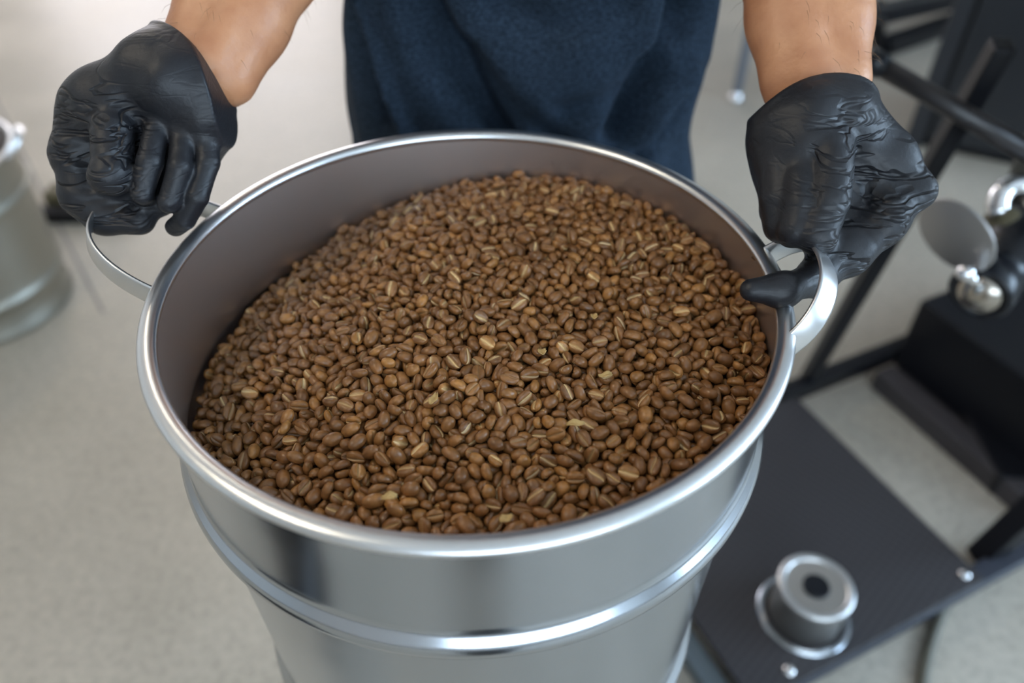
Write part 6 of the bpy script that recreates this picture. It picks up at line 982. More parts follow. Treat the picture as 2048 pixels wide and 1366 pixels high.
-473,549,-415,-4,7,56,87, -622,1344,-528,40,-27,-3,108, -514,1712,-620,32,-46,-18,91, 999,-309,-409,-26,-54,-2,96, 981,1490,-388,-31,41,-25,90, 955,-1361,-493,9,33,28,88,
855,-318,-403,46,21,-2,97, -701,860,-482,-3,31,-18,95, -755,1532,-601,-41,29,31,96, 736,-684,-419,14,49,31,106, 978,-1017,-446,-18,26,1,96, 1010,-900,-450,56,-22,-1,89,
780,1594,-408,0,-1,-44,107, 844,-1453,-499,-21,-32,-17,96, 894,-1335,-489,-50,-9,-32,88, -53,-315,-393,-52,8,-25,96, 21,-1500,-555,6,-3,12,103, 30,-1030,-464,49,20,15,89,
-217,1026,-430,35,21,-43,97, -71,-655,-424,-24,-54,1,95, 259,972,-353,-19,-8,54,93, 369,1002,-324,-22,-13,12,101, 131,1662,-420,-5,-24,54,106, 189,1324,-402,-27,15,4,87,
1321,185,-388,5,-34,24,113, 1377,1128,-390,-25,54,2,100, 1210,-389,-404,-17,48,1,112, 1214,-297,-411,-32,50,-1,110, 1183,734,-381,25,-39,31,105, 1166,1342,-381,-18,-12,31,97,
1010,-655,-429,-15,51,-19,90, 1076,-1243,-482,53,5,2,109, -1776,324,-1026,30,30,25,107, -1664,-639,-929,-11,-9,-45,110, -1685,-220,-914,56,7,-17,98, -1741,-120,-936,-39,-43,-14,94,
-1687,569,-931,53,-26,-11,105, -1661,640,-943,19,24,-51,104, -1544,-902,-904,21,47,-29,106, -298,376,-405,-52,12,20,99, -199,-768,-443,-41,43,8,106, -216,-643,-423,-1,45,-10,98,
-317,-315,-415,-53,-1,9,94, -418,413,-429,-8,-54,22,93, -553,880,-487,2,31,51,98, -461,1709,-584,46,-3,-30,111, -333,1695,-550,27,19,48,110, 40,-459,-393,-33,12,-35,110,
43,-296,-397,51,11,16,88, -422,-649,-476,-2,-6,47,92, -425,-222,-440,-3,-3,53,90, -567,-43,-435,48,-18,28,106, 1474,-46,-407,36,-19,-24,113, -1623,-329,-848,-29,-39,15,107,
1691,498,-427,2,0,55,88, -1764,-313,-977,0,-22,40,100, -1774,-230,-993,-5,7,-31,93, -1791,89,-1006,-41,-24,30,93, -1758,256,-1024,-23,40,-38,113, 1729,-62,-424,-15,5,9,101,
1374,-330,-421,38,0,-1,92, -1688,-562,-913,8,-57,2,106, 1618,-758,-457,-15,20,-38,101, 1603,743,-397,-30,18,48,86, -1047,967,-623,38,-45,-4,114, -695,306,-477,23,-28,-37,104,
-652,-674,-512,-60,-1,-1,93, -715,-326,-501,7,-3,-46,103, -678,402,-481,9,44,-40,106, -599,1701,-639,1,42,-40,113, -441,-1483,-615,-11,57,13,91, -858,1568,-721,-57,-15,8,114,
-739,-1355,-661,-54,-11,20,100, -560,-1359,-631,8,-4,-18,94, -737,-674,-530,-10,38,41,90, -736,-560,-516,-4,52,-27,97, -763,-498,-510,11,46,26,109, -682,1613,-596,2,-24,50,108,
766,138,-351,-9,-58,4,88, -861,980,-601,12,28,40,94, -880,1065,-612,17,20,18,112, 634,1574,-359,4,4,-43,105, 624,757,-331,2,-22,-56,99, 651,947,-318,-28,8,-22,101,
-839,-1392,-652,-9,-55,20,97, -906,-44,-533,-21,2,-52,87, -818,1560,-671,-19,-44,26,93, -1364,1154,-843,-37,42,21,109, -1237,-951,-724,1,-4,58,94, -1231,1046,-739,-14,-58,-1,113,
-1284,1176,-791,-19,4,34,112, -1077,-1188,-754,-17,8,-54,94, -1096,-1051,-736,-54,25,7,96, -1517,4,-803,-8,-51,29,108, -1519,108,-781,-54,-23,-10,105, -1317,76,-680,-11,29,-49,99,
-1405,616,-760,-4,-16,-55,98, -1369,931,-801,-53,8,3,92, -1642,190,-886,53,-28,0,108, -1627,440,-876,29,-22,47,103, -1600,784,-953,-7,-13,2,104, -1564,858,-937,56,15,-11,110,
-1045,1452,-680,-39,-22,29,90, -806,-43,-504,14,-44,-38,100, -841,309,-523,1,43,30,92, -975,167,-561,23,31,38,101, -1536,-856,-961,-14,-5,58,93, -1496,964,-960,5,-58,-5,112,
-937,-183,-551,1,48,31,88, -810,-1370,-695,-44,36,-8,109, -824,-1047,-625,-33,-27,14,91, -992,-1110,-708,53,-23,-3,87, -1029,-1275,-767,43,26,15,87, -951,-776,-615,11,29,51,89,
-955,-673,-599,-8,34,-46,90, -940,-302,-553,-51,18,-21,95, -1083,23,-613,56,15,10,95, -1024,1459,-792,34,48,10,89, -924,-1320,-727,-54,1,18,87, -937,-1255,-715,42,39,-17,92,
-1169,776,-699,6,-39,-6,107, -1091,409,-568,-8,21,-19,105, -999,-1274,-700,-9,-34,42,99, -1387,-257,-712,20,-9,-29,95, -1152,1257,-721,5,-53,23,97, -1136,1385,-767,-21,-23,-50,95,
-1171,142,-634,-36,25,10,110, -1033,-1268,-641,-34,23,-38,90, -943,-1152,-692,45,-2,26,94, -1210,-1119,-708,50,9,-31,102, -1110,-128,-613,5,23,-22,86, -1179,231,-636,18,18,-21,107,
-1269,1100,-794,-19,17,-54,95, -1050,1440,-735,8,-58,2,113, -895,-1354,-697,52,17,-23,99, -1144,1373,-825,15,-56,4,104, -1067,-1255,-738,-25,-7,-50,88, 972,535,-355,24,-16,-46,105,
979,-168,-352,-34,-33,26,97, -1082,-659,-650,-57,8,-10,95, -1292,1213,-883,52,-14,8,95, 869,392,-360,25,13,-12,104, -1630,744,-1042,11,-10,-50,95, -1457,-68,-797,10,9,0,114,
-1425,559,-806,16,-11,54,111, -1407,1129,-926,27,32,2,112, -1073,-1130,-734,-22,5,17,101, 1745,-210,-435,3,51,31,89, 1777,-139,-443,0,2,-31,109, 1757,201,-422,51,13,-8,86,
-1270,-741,-746,54,11,23,107, -1720,496,-1041,-42,-1,16,90, -1620,-738,-980,0,59,9,99, -1649,588,-991,-21,-8,-36,112, -1285,1251,-846,30,6,-52,93, -1162,-1165,-745,-24,1,19,104,
232,-77,-383,31,-33,17,86, -1230,962,-713,-56,-8,19,109, -1236,1129,-735,38,14,7,101, -1157,1197,-745,-59,6,0,94, -1129,-537,-647,-55,-3,8,99, -816,1183,-585,8,-13,-36,92,
-858,-1176,-682,-3,-11,45,104, -942,1511,-682,-3,3,-37,93, -811,-1343,-622,1,57,14,98, -1295,-1104,-703,-4,19,56,100, -1399,892,-771,-46,15,3,93, -696,1396,-568,19,46,-32,100,
-1336,1102,-806,-54,-5,18,97, -1119,750,-624,16,-27,-29,90, -1043,864,-605,-7,-58,-14,106, 1397,-554,-431,-30,42,31,102, 1403,-267,-416,13,-38,-43,102, 1391,-112,-411,56,21,-3,107,
-1729,-522,-1037,13,38,27,91, -1733,-384,-1013,-19,12,-56,99, -1758,154,-1041,22,20,-2,94, 1205,-602,-422,59,2,13,110, 1469,1016,-396,-58,0,1,90, 1262,-719,-443,2,-49,-30,88,
1281,-344,-410,16,-9,32,110, 1612,659,-401,52,1,0,113, 1098,468,-347,-32,-19,14,93, 1330,1201,-388,17,44,35,97, 1119,-865,-444,-23,-5,-19,88, 1201,-1232,-456,-29,-14,30,95,
-1519,840,-841,-28,7,21,91, -1501,948,-892,15,-18,-30,92, -1374,-974,-742,1,3,57,102, -475,-580,-461,-42,24,-3,93, -488,-275,-450,5,-1,-52,105, -692,1287,-554,20,-26,-40,100,
-686,724,-490,1,-30,-51,102, -1500,-895,-755,-34,-1,37,98, -1538,263,-798,12,-30,-44,106, -1516,516,-777,-6,-7,-48,106, -1622,-762,-859,-3,-39,31,99, -1537,715,-811,51,30,-9,99,
-1320,737,-730,-45,8,14,107, -1428,974,-839,-3,5,-53,108, -1412,1083,-845,28,32,41,102, -1311,-969,-759,-1,45,11,105, -1639,-173,-837,-10,5,-12,87, -1493,1022,-924,36,-23,42,87,
-1514,-870,-839,-4,-41,-43,114, 1167,-516,-424,20,-42,-35,99, 1139,-340,-411,-50,19,10,94, 1037,-818,-457,2,2,-22,87, 1027,-389,-415,54,25,-1,94, -766,1153,-535,27,50,19,95,
1013,-217,-402,21,-43,-33,107, 926,1528,-389,26,37,32,94, 1061,-1316,-497,13,-46,-36,90, 798,-522,-415,-46,21,-12,92, 906,-1410,-497,-44,27,30,105, 932,-1294,-484,2,40,42,98,
-1750,376,-1060,37,44,14,92, 1494,-140,-418,1,-51,-31,102, 1545,898,-401,-29,45,-20,87, 1657,-677,-457,-21,55,7,95, 933,-713,-432,7,-59,4,90, 825,-852,-449,-1,3,-60,105,
-1646,-194,-871,33,-48,4,100, -1659,110,-858,-2,-53,-15,102, -1555,-45,-825,0,-54,19,97, -1548,151,-814,-40,-28,0,110, -1510,411,-823,24,2,-3,95, -1553,727,-889,-16,0,-7,106,
-1746,-182,-943,39,20,-29,89, -437,1421,-482,39,44,6,96, -375,1669,-549,6,-50,7,112, -1806,-92,-960,35,25,36,88, -1787,63,-928,-29,-49,-9,98, -1726,366,-908,46,6,-22,91,
-1729,474,-922,12,-23,33,95, -440,743,-418,43,-24,34,110, -170,511,-364,-40,43,0,94, -514,1421,-517,58,5,1,97, 459,-488,-401,21,54,-14,100, 565,1690,-419,-2,0,56,112,
701,-929,-441,-26,-53,-10,98, 767,-352,-398,32,-48,-14,113, 657,-715,-424,-59,-9,4,90, 576,-471,-421,1,1,-32,93, 572,-397,-401,19,49,-29,99, -1743,-360,-947,24,14,7,96,
-1805,-63,-1035,-40,15,-39,101, 1603,806,-394,4,37,-23,89, 432,-347,-411,1,-1,55,105, 468,-79,-382,-40,-35,-8,110, 582,-1556,-545,2,5,-55,107, 1359,718,-344,41,-36,-26,98,
-676,-1381,-652,-39,-1,11,92, 1563,437,-372,36,10,-41,87, -171,-397,-408,12,33,47,89, -171,1276,-440,-2,-26,53,86, -163,1551,-456,25,53,-6,93, -126,1771,-482,24,52,8,109,
-51,-1528,-500,12,43,25,95, -362,1083,-414,-5,3,60,105, -329,1272,-474,9,24,-27,97, -326,1357,-454,44,-4,12,93, -212,1762,-529,-54,25,-9,111, -1637,709,-923,-11,20,40,111,
-1715,-506,-953,54,10,-18,96, -1736,-433,-934,-44,-1,30,93, -1791,-141,-1002,-26,5,43,87, -1757,412,-977,-34,25,-39,108, -1712,506,-968,25,24,-8,97, -247,-324,-388,-23,-18,42,92,
-1617,-760,-923,-20,-55,4,103, -1640,-545,-858,56,-13,-2,105, 1644,708,-403,-12,-33,-47,88, 343,-561,-422,1,2,-47,100, 344,-345,-409,1,-1,54,109, 12,1751,-518,2,-4,-51,107,
364,1755,-439,7,59,1,98, 185,1768,-489,-4,0,44,103, 237,-1610,-569,3,6,-58,88, 302,-1211,-479,-9,-53,26,97, 710,-492,-423,0,2,-59,104, 714,1642,-397,-2,57,17,98,
832,-1402,-496,-29,-27,-19,91, 69,1160,-363,-13,-58,0,105, 340,1428,-373,-45,-14,-4,93, 323,491,-341,-47,15,-18,100, -9,496,-340,38,-30,-6,113, -46,1310,-398,6,1,43,106,
87,-223,-386,4,-31,-43,98, 1266,-219,-398,-27,43,-30,89, 1483,226,-370,4,-7,-3,89, 1506,342,-363,-58,2,9,95, 1398,779,-361,-12,-18,55,101, -44,1777,-477,-49,-31,9,109,
1289,-1166,-419,32,-35,2,100, 1130,425,-348,-43,-30,23,93, 1145,689,-321,59,-2,-8,96, 1180,786,-345,-2,15,1,99, 1397,-122,-352,20,48,12,94, 1402,249,-371,1,-31,44,90,
-1682,-474,-899,5,54,24,111, -1695,412,-896,-39,-5,45,105, -1642,608,-882,-4,15,-53,95, -892,1370,-630,-15,25,-38,97, -868,1500,-672,-24,-2,9,86, 73,-730,-421,-19,-47,-32,103,
-1791,29,-1039,23,-31,-2,88, -1779,139,-946,12,-26,-16,106, -1767,218,-953,-8,-56,-11,100, -1761,304,-939,-28,-16,41,109, 121,-270,-393,19,-48,-29,100, 96,1787,-494,1,59,4,101,
-14,-748,-423,14,57,5,110, -9,-608,-431,2,-2,12,91, 463,-1536,-522,24,2,55,91, 1158,-446,-402,29,13,22,90, 1136,-178,-397,30,10,48,96, 1160,226,-367,19,-8,2,95,
1301,-20,-391,16,-10,57,108, 1245,686,-353,-5,-4,10,113, 343,821,-335,1,-8,-59,93, 479,-136,-391,-6,27,-52,94, 327,1663,-394,44,-12,-5,91, 207,28,-372,-11,-26,-39,112,
170,1727,-427,-58,10,-10,94, 338,-14,-361,22,17,-20,95, 721,-609,-418,56,20,4,89, 600,1257,-341,-53,-1,19,103, -140,-608,-421,51,11,18,99, -269,-382,-410,-9,-55,22,110,
-265,-245,-407,47,19,15,101, -321,993,-441,-1,25,-45,114, -251,1300,-468,27,-8,17,109, -293,1761,-584,4,-4,-59,114, -1540,905,-899,-30,-36,33,98, -1453,-924,-774,-17,-32,45,92,
-308,-1211,-541,7,0,-36,107, -1573,-356,-823,-14,-42,9,102, -1575,-220,-834,-53,-6,5,96, -1586,-104,-845,-25,4,38,89, -1606,31,-841,22,46,-31,102, -1623,96,-830,23,-16,53,106,
-1566,475,-829,-59,-5,-4,95, -1600,790,-871,-24,43,3,104, 632,-952,-441,-10,31,-31,88, 543,464,-330,28,-45,0,108, 594,-343,-380,7,52,-15,102, 1047,187,-360,30,-50,12,95,
1028,890,-345,-17,-57,-4,88, 1070,1406,-393,-1,-1,17,107, 1161,-1210,-432,-25,-13,20,89, 1150,-596,-386,44,37,6,96, 564,1638,-374,22,-11,-4,113, 1011,-1294,-476,-22,10,52,100,
-898,125,-535,51,-7,7,103, -891,369,-544,41,34,17,95, -955,681,-597,4,43,-40,104, -902,935,-607,2,22,32,91, -919,1518,-743,32,-27,-19,106, -725,-1518,-720,10,-5,-17,112,
-768,291,-497,32,41,21,105, -565,-236,-448,-32,37,-13,97, -401,1739,-582,-9,-56,-14,112, 1236,-1169,-411,-33,-2,50,89, 1152,-1289,-411,-48,11,24,107, -512,65,-436,38,-42,-15,92,
-481,365,-434,-3,25,-41,95, -534,-1085,-544,0,23,46,99, -123,-523,-413,27,46,0,87, -138,255,-384,-52,-10,-24,114, -142,1772,-541,-38,-44,12,91, -645,-602,-512,6,4,-60,108,
-685,465,-482,-4,-56,10,105, 855,1559,-386,-14,-3,-50,107, 761,1140,-322,-56,3,-15,96, 932,-1365,-421,40,-27,28,92, 648,1519,-338,-8,31,-50,87, -1137,-1191,-790,4,34,37,98,
-1153,-1093,-767,40,5,40,101, -1099,-815,-700,0,-12,26,96, -1592,829,-1017,-30,-20,20,92, -1538,905,-983,-15,-49,-28,96, -1062,-479,-632,10,0,-58,96, -1455,1042,-977,-12,-9,41,90,
-1325,1145,-900,-13,-4,51,112, -1317,-1050,-775,19,50,13,106, -1013,-721,-629,30,46,21,96, -1732,-442,-1014,15,-32,42,99, -1222,1294,-793,-31,-13,-17,114, -1130,-1207,-701,9,-16,52,101,
-1018,-1037,-701,-20,53,-4,96, -1294,643,-690,-48,-8,-33,94, -1356,798,-734,-13,56,-16,88, -1310,955,-753,-28,51,-14,99, -1360,-1039,-744,41,-24,12,91, -998,-1213,-733,51,-21,15,91,
-1157,306,-632,-24,28,-6,107, -1077,1410,-797,-41,15,-13,106, -917,-1230,-684,-4,17,42,113, -982,-1338,-758,-29,22,-19,96, -1768,-250,-1049,35,-45,-16,111, -1771,-353,-1058,-34,26,-28,104,
-1565,545,-783,14,-34,-35,94, -853,-1275,-704,11,1,-51,104]

def sdf_obj(name, fn, lo, hi, vox, parent, m, relax=2):
    V, F = nets(fn, lo, hi, vox, relax)
    a, b, c = V[F[:, 0]], V[F[:, 1]], V[F[:, 2]]
    if np.einsum('ij,ij->i', a, np.cross(b, c)).sum() < 0:
        F = F[:, ::-1].copy()
    return link(name, np_mesh(name, V, F), parent, m, True)


# ================================================================== the room
X0, X1, Y0, Y1, ZC = -3.6, 4.2, -2.6, 5.6, 3.0


def struct(name, bm, m, smooth=False, bevel=0.0):
    return tag(fin(name, bm, None, m, smooth, bevel), kind='structure')


struct('floor', box(X0 - .1, X1 + .1, Y0 - .1, Y1 + .1, -.12, 0), floor_m)
struct('ceiling', box(X0 - .1, X1 + .1, Y0 - .1, Y1 + .1, ZC, ZC + .1), ceil_m)


def wall(name, axis, pos, a0, a1, holes, sgn):
    """wall with window openings; holes = [(a0, a1, z0, z1)], sgn = outward direction"""
    bm = bmesh.new()
    t0, t1 = sorted((pos, pos + .2 * sgn))
    cuts = sorted(set([a0, a1] + [h[0] for h in holes] + [h[1] for h in holes]))
    for p, q in zip(cuts, cuts[1:]):
        zs = [(0, ZC)]
        for h in holes:
            if h[0] <= p and q <= h[1]:
                zs = [(0, h[2]), (h[3], ZC)]
        for z0, z1 in zs:
            if axis == 'x': box(t0, t1, p, q, z0, z1, bm)
            else: box(p, q, t0, t1, z0, z1, bm)
    return struct(name, bm, wall_m)


WB = [(-3.3, -1.1, .25, 2.7), (-.7, .5, .9, 2.4)]
WR = [(-1.6, 1.6, .9, 2.7)]
WF = [(-.4, 2.6, .9, 2.6)]
wall('wall_back', 'y', Y1, X0, X1, WB, 1)
wall('wall_right', 'x', X1, Y0, Y1, WR, 1)
wall('wall_front', 'y', Y0, X0, X1, WF, -1)
wall('wall_left', 'x', X0, Y0, Y1, [], -1)
nwin = 0


def window(axis, pos, h, sgn, pane):
    global nwin
    nwin += 1
    a0, a1, z0, z1 = h
    bm = bmesh.new(); g = bmesh.new()
    mid = (a0 + a1) / 2
    bars = [(a0, a0 + .05, z0, z1), (a1 - .05, a1, z0, z1), (mid - .03, mid + .03, z0, z1), (a0, a1, z0, z0 + .05), (a0, a1, z1 - .05, z1)]
    p0, p1 = sorted((pos + .06 * sgn, pos + .12 * sgn))
    q0, q1 = sorted((pos + .13 * sgn, pos + .14 * sgn))
    for b in bars:
        if axis == 'x': box(p0, p1, *b, bm=bm)
        else: box(b[0], b[1], p0, p1, b[2], b[3], bm=bm)
    f = struct('window_%d' % nwin, bm, frame_m)
    if axis == 'x': box(q0, q1, a0, a1, z0, z1, bm=g)
    else: box(a0, a1, q0, q1, z0, z1, bm=g)
    fin('pane', g, f, pane)


for h in WB: window('y', Y1, h, 1, pane_back)
for h in WR: window('x', X1, h, 1, pane_right)
for h in WF: window('y', Y0, h, -1, pane_front)
for nm, a in (('baseboard_back', (X0, X1, Y1 - .015, Y1, 0, .09)), ('baseboard_left', (X0, X0 + .015, Y0, Y1, 0, .09)),
              ('baseboard_right', (X1 - .015, X1, Y0, Y1, 0, .09)), ('baseboard_front', (X0, X1, Y0, Y0 + .015, 0, .09))):
    struct(nm, box(*a), trim_m)
for k, (x, y) in enumerate([(-1.5, .1), (-1.5, 3.2)]):
    t = empty('ceiling_light', (x, y, ZC), 'long white ceiling light above the workplace, %s' %
              ('nearer one', 'further one')[k], 'lamp', 'ceiling lights')
    fin('housing', box(x - .12, x + .12, y - .65, y + .65, ZC - .04, ZC), t, frame_m, bevel=.005)
    fin('diffuser', box(x - .1, x + .1, y - .62, y + .62, ZC - .052, ZC - .04), t, lamp_m)

ja, jb = Vector((-2.2, 3.19, 0)), Vector((-.93, 1.39, 0))
jd = (jb - ja).normalized(); js = Vector((-jd.y, jd.x, 0)) * .004
struct('trim_1', slab([ja - js, jb - js, jb + js, ja + js], .0012, (0, 0, 1)), mat('joint_filler', (.22, .21, .20), .6))

# ================================================================== steel buckets
BX, BY, BZ = -.0253, .381, .88


def make_bucket(cx, cy, zr, H, handles, label, group, wall_mat=None):
    wall_mat = wall_mat or steel
    t = empty('steel_bucket', (cx, cy, zr - H), label, 'bucket', group)
    M = Matrix.Translation((cx, cy, zr))
    slope = .03
    out = [(.1840, -.004), (.1845, -.040), (.1845, -.076), (.1848, -.080), (.1862, -.083), (.1890, -.0855), (.1905, -.0885), (.1909, -.092), (.1905, -.0955),
           (.1890, -.0985), (.1862, -.101), (.1838, -.1025), (.1826, -.1045), (.1822, -.108), (.1820, -.114)]
    z = -.13
    while z > -H + .11:
        out.append((.1815 - slope * (-z - .114), z)); z -= .02
    rb_ = .1815 - slope * (H - .21)
    for dz, dr in ((0, 0), (-.006, .001), (-.011, .005), (-.016, .0065), (-.021, .005), (-.026, .001), (-.032, -.001)):
        out.append((rb_ + dr, -H + .10 + dz))
    rf = rb_ - slope * .06
    out += [(rf, -H + .02), (rf + .004, -H + .012), (rf + .004, -H + .002), (rf + .001, -H), (rf - .004, -H), (rf - .005, -H + .01), (0, -H + .011)]
    inn = [(0, -H + .013), (rf - .006, -H + .013), (rf - .0012, -H + .022)]
    for r, z in reversed(out[:-7]):
        inn.append((r - .0012, z))
    fin('body', lathe(out, 160, M), t, wall_mat, True)
    fin('inner_wall', lathe(inn, 160, M), t, steel_in, True)
    n = 20
    prof = []
    for k in range(n):
        a = 2 * PI * k / n
        prof.append((.1848 + .0056 * math.cos(a), -.0035 + .0040 * math.sin(a)))
    fin('rim', lathe(prof, 200, M, close=True), t, rim_m, True)
    for th, hw, L, al, dz in handles:
        th = R(th); al = R(al)
        o = Vector((math.cos(th), math.sin(th), 0)); tg = Vector((-o.y, o.x, 0))
        e = o * math.cos(al) + Vector((0, 0, math.sin(al)))
        nrm = tg.cross(e)
        base = Vector((cx, cy, zr + dz)) + o * math.sqrt(.1855 ** 2 - hw * hw)
        path = []; nn = []
        N = 44
        for k in range(N + 1):
            s = PI * k / N
            c, q = math.cos(s), math.sin(s)
            path.append(base + tg * hw * math.copysign(abs(c) ** .92, c) + e * L * q ** .92)
            nn.append(nrm)
        sec = [(-.0072, -.0008), (-.006, -.0012), (.006, -.0012), (.0072, -.0008), (.0072, .0008), (.006, .0012), (-.006, .0012), (-.0072, .0008)]
        h = fin('handle', sweep(path, sec, nn), t, rim_m, True, 0)
        h['label'] = 'curved flat steel handle strap'
        for s in (-1, 1):
            pth = []; nn2 = []
            for k in range(7):
                a = th + s * (math.asin(hw / .1855) + (k - 2) * .012)
                pth.append(Vector((cx + .1862 * math.cos(a), cy + .1862 * math.sin(a), zr + dz))); nn2.append((0, 0, 1))
            fin('mounting_tab', sweep(pth, [(-.008, -.001), (.008, -.001), (.008, .001), (-.008, .001)], nn2), h, chrome, True)
            for q in (1, 5):
                a = th + s * (math.asin(hw / .1855) + (q - 2) * .012)
                d = Vector((math.cos(a), math.sin(a), 0))
                p = Vector((cx, cy, zr + dz)) + d * .187
                fin('rivet', lathe([(0, .0016), (.0016, .0012), (.0026, 0), (.0026, -.001)], 12, aim(p, p + d)), h, chrome, True)
    return t


bucket = make_bucket(BX, BY, BZ, .42, [(168, .045, .068, 20, -.012), (-3, .041, .040, 52, -.012)],
                     'open brushed steel bucket heaped with roasted coffee beans, lifted by gloved hands', 'steel buckets')
make_bucket(-1.205, 1.43, .375, .375, [(20, .045, .045, 45, -.012), (200, .045, .045, 45, -.012)],
            'steel bucket standing on the concrete floor behind, cut by the left edge', 'steel buckets', galv)

# ================================================================== coffee beans


def bean_data(L, W, T, seed, tone, chaff):
    rnd = random.Random(seed)
    ring = [-90, -83, -76, -62, -38, -8, 28, 62, 90, 118, 152, 188, 218, 242, 256, 263]
    nx = 13
    V = []; tn = []; cf = []
    wob = rnd.uniform(-.1, .1); sk = rnd.uniform(-.08, .08); wid = rnd.uniform(.7, 1.25)
    V.append((-L / 2, 0, 0))
    for i in range(1, nx):
        th = PI * i / nx
        x = -L / 2 * math.cos(th); s = math.sin(th) ** .82
        for a in ring:
            ra = R(a)
            c, sn = math.cos(ra), math.sin(ra)
            y = W / 2 * s * math.copysign(abs(c) ** .9, c)
            if sn > 0: z = T * .62 * s * sn
            else: z = -T * .34 * s ** .8 * abs(sn) ** .45
            near = abs(((a + 90 + 180) % 360) - 180)
            g = 0
            sh = W * (wob * math.sin(2 * PI * i / nx) + sk)
            if near < 1: z += T * .24 * s; g = 1; y += sh
            elif near < 9: z += T * .10 * s; y = math.copysign(W * .055 * wid, c) * s + sh; g = .8
            elif near < 16: z += T * .0; y = math.copysign(W * .14 * wid, c) * s + sh; g = .12
            y *= 1 + sk * math.cos(th)
            V.append((x, y, z)); cf.append(g * chaff * (.7 + .3 * rnd.random()))
    V.append((L / 2, 0, 0))
    cf = [0] + cf + [0]
    m = len(ring); F = []
    for k in range(m):
        F.append((0, 1 + (k + 1) % m, 1 + k, 1 + k))
    for i in range(nx - 2):
        for k in range(m):
            a = 1 + i * m + k; b = 1 + i * m + (k + 1) % m
            F.append((a, b, b + m, a + m))
    e = len(V) - 1; q = 1 + (nx - 2) * m
    for k in range(m):
        F.append((e, q + k, q + (k + 1) % m, q + (k + 1) % m))
    return np.array(V, np.float32), F, np.array(cf, np.float32), tone


def bean_mesh(name, V, F, cf, tone):
    me = bpy.data.meshes.new(name)
    me.from_pydata([tuple(v) for v in V], [], [f if len(set(f)) == 4 else f[:3] for f in F])
    a = me.attributes.new('tone', 'FLOAT', 'POINT'); a.data.foreach_set('value', np.full(len(V), tone, np.float32) if np.isscalar(tone) else tone)
    a = me.attributes.new('chaff', 'FLOAT', 'POINT'); a.data.foreach_set('value', cf)
    me.polygons.foreach_set('use_smooth', [True] * len(me.polygons))
    me.materials.append(bean_m)
    return me


rb = random.Random(11)
variants = []
for k in range(24):
    tone = [.42, .5, .55, .36, .48, .62, .45, .52, .40, .58, .5, .72][k % 12] + rb.uniform(-.03, .03)
    chf = [.85, .25, .5, 1.0, .1, .7, .35, .9][k % 8]
    variants.append(bean_data(.0100 + rb.uniform(-.0006, .0008), .0074 + rb.uniform(-.0005, .0005), .0056 + rb.uniform(-.0004, .0004), k, tone, chf))
BD = np.array(BEANS, float).reshape(-1, 7)
NB = len(BD)
pos = BD[:, :3] * 1e-4
qv = BD[:, 3:6] / 60.0
qv = qv / np.maximum(1, np.linalg.norm(qv, axis=1))[:, None]
sc_ = BD[:, 6] / 100
pos = pos + np.array([BX, BY, BZ])
NI = 300
vm = [bean_mesh('coffee_bean', *v[:3], v[3]) for v in variants]
up_words = {0: 'lying crease down with its rounded back up', 1: 'lying crease up', 2: 'resting on its edge'}
used = {}
for i in range(NI):
    k = (i * 7 + i // 24) % 24
    q = qv[i]; wq = math.sqrt(max(0, 1 - float(q @ q)))
    Q = Quaternion((wq, *[float(c) for c in q])).normalized()
    o = bpy.data.objects.new('coffee_bean', vm[k])
    C.objects.link(o)
    o.location = pos[i]; o.rotation_mode = 'QUATERNION'; o.rotation_quaternion = Q
    o.scale = (float(sc_[i]),) * 3
    crest = Q @ Vector((0, 0, 1))
    f = 0 if crest.z > .35 else (1 if crest.z < -.35 else 2)
    tone = 'dark' if variants[k][3] < .46 else ('light' if variants[k][3] > .66 else 'medium')
    dx, dy = pos[i][0] - BX, pos[i][1] - BY
    rr = math.hypot(dx, dy)
    cm = int(round(abs(dx) * 100))
    words = 'zero one two three four five six seven eight nine ten eleven twelve thirteen fourteen fifteen sixteen seventeen eighteen nineteen'.split()
    side = 'middle' if cm == 0 else '%s cm %s' % (words[cm], 'left' if dx < 0 else 'right')
    row = ['first', 'second', 'third', 'fourth', 'fifth', 'sixth', 'seventh', 'eighth', 'ninth', 'tenth', 'eleventh', 'twelfth', 'thirteenth', 'fourteenth', 'fifteenth', 'sixteenth'][min(15, int((.183 - rr) / .009))]
    o['label'] = '%s brown coffee bean %s in %s row from front rim, %s' % (tone, {0: 'back up', 1: 'crease up', 2: 'on edge'}[f], row, side)
    tag(o, None, 'coffee bean', 'roasted coffee beans in the front of the heap')

# all further beans: one mass, with the packed core of the heap under them
Vs, Fs, Cs, Ts, Ms = [], [], [], [], 0
TA = [-180, -135, -90, -50, -11, 30, 53, 72, 107, 124, 150, 180]
TE = [.116, .090, .064, .053, .046, .042, .040, .043, .060, .078, .106, .116]
core_v = []; core_f = []
NR, NA = 10, 48
for i in range(NR + 1):
    for a in range(NA):
        ang = -180 + 360 * a / NA
        r = i / NR
        e = float(np.interp(ang, TA, TE))
        core_v.append((BX + .1815 * r * math.cos(R(ang)), BY + .1815 * r * math.sin(R(ang)), BZ - (e * r * r + .041 * (1 - r * r)) - .004))
for i in range(NR):
    for a in range(NA):
        b = (a + 1) % NA
        core_f.append((i * NA + a, i * NA + b, (i + 1) * NA + b, (i + 1) * NA + a))
allv = [np.array(core_v, np.float32)]; allf = [np.array(core_f, np.int32)]
cfs = [np.zeros(len(core_v), np.float32)]; tns = [np.full(len(core_v), .02, np.float32)]
off = len(core_v)
VF = [np.array([f if len(set(f)) == 4 else (f[0], f[1], f[2], f[2]) for f in v[1]], np.int32) for v in variants]
tris = []; quads = [allf[0]]
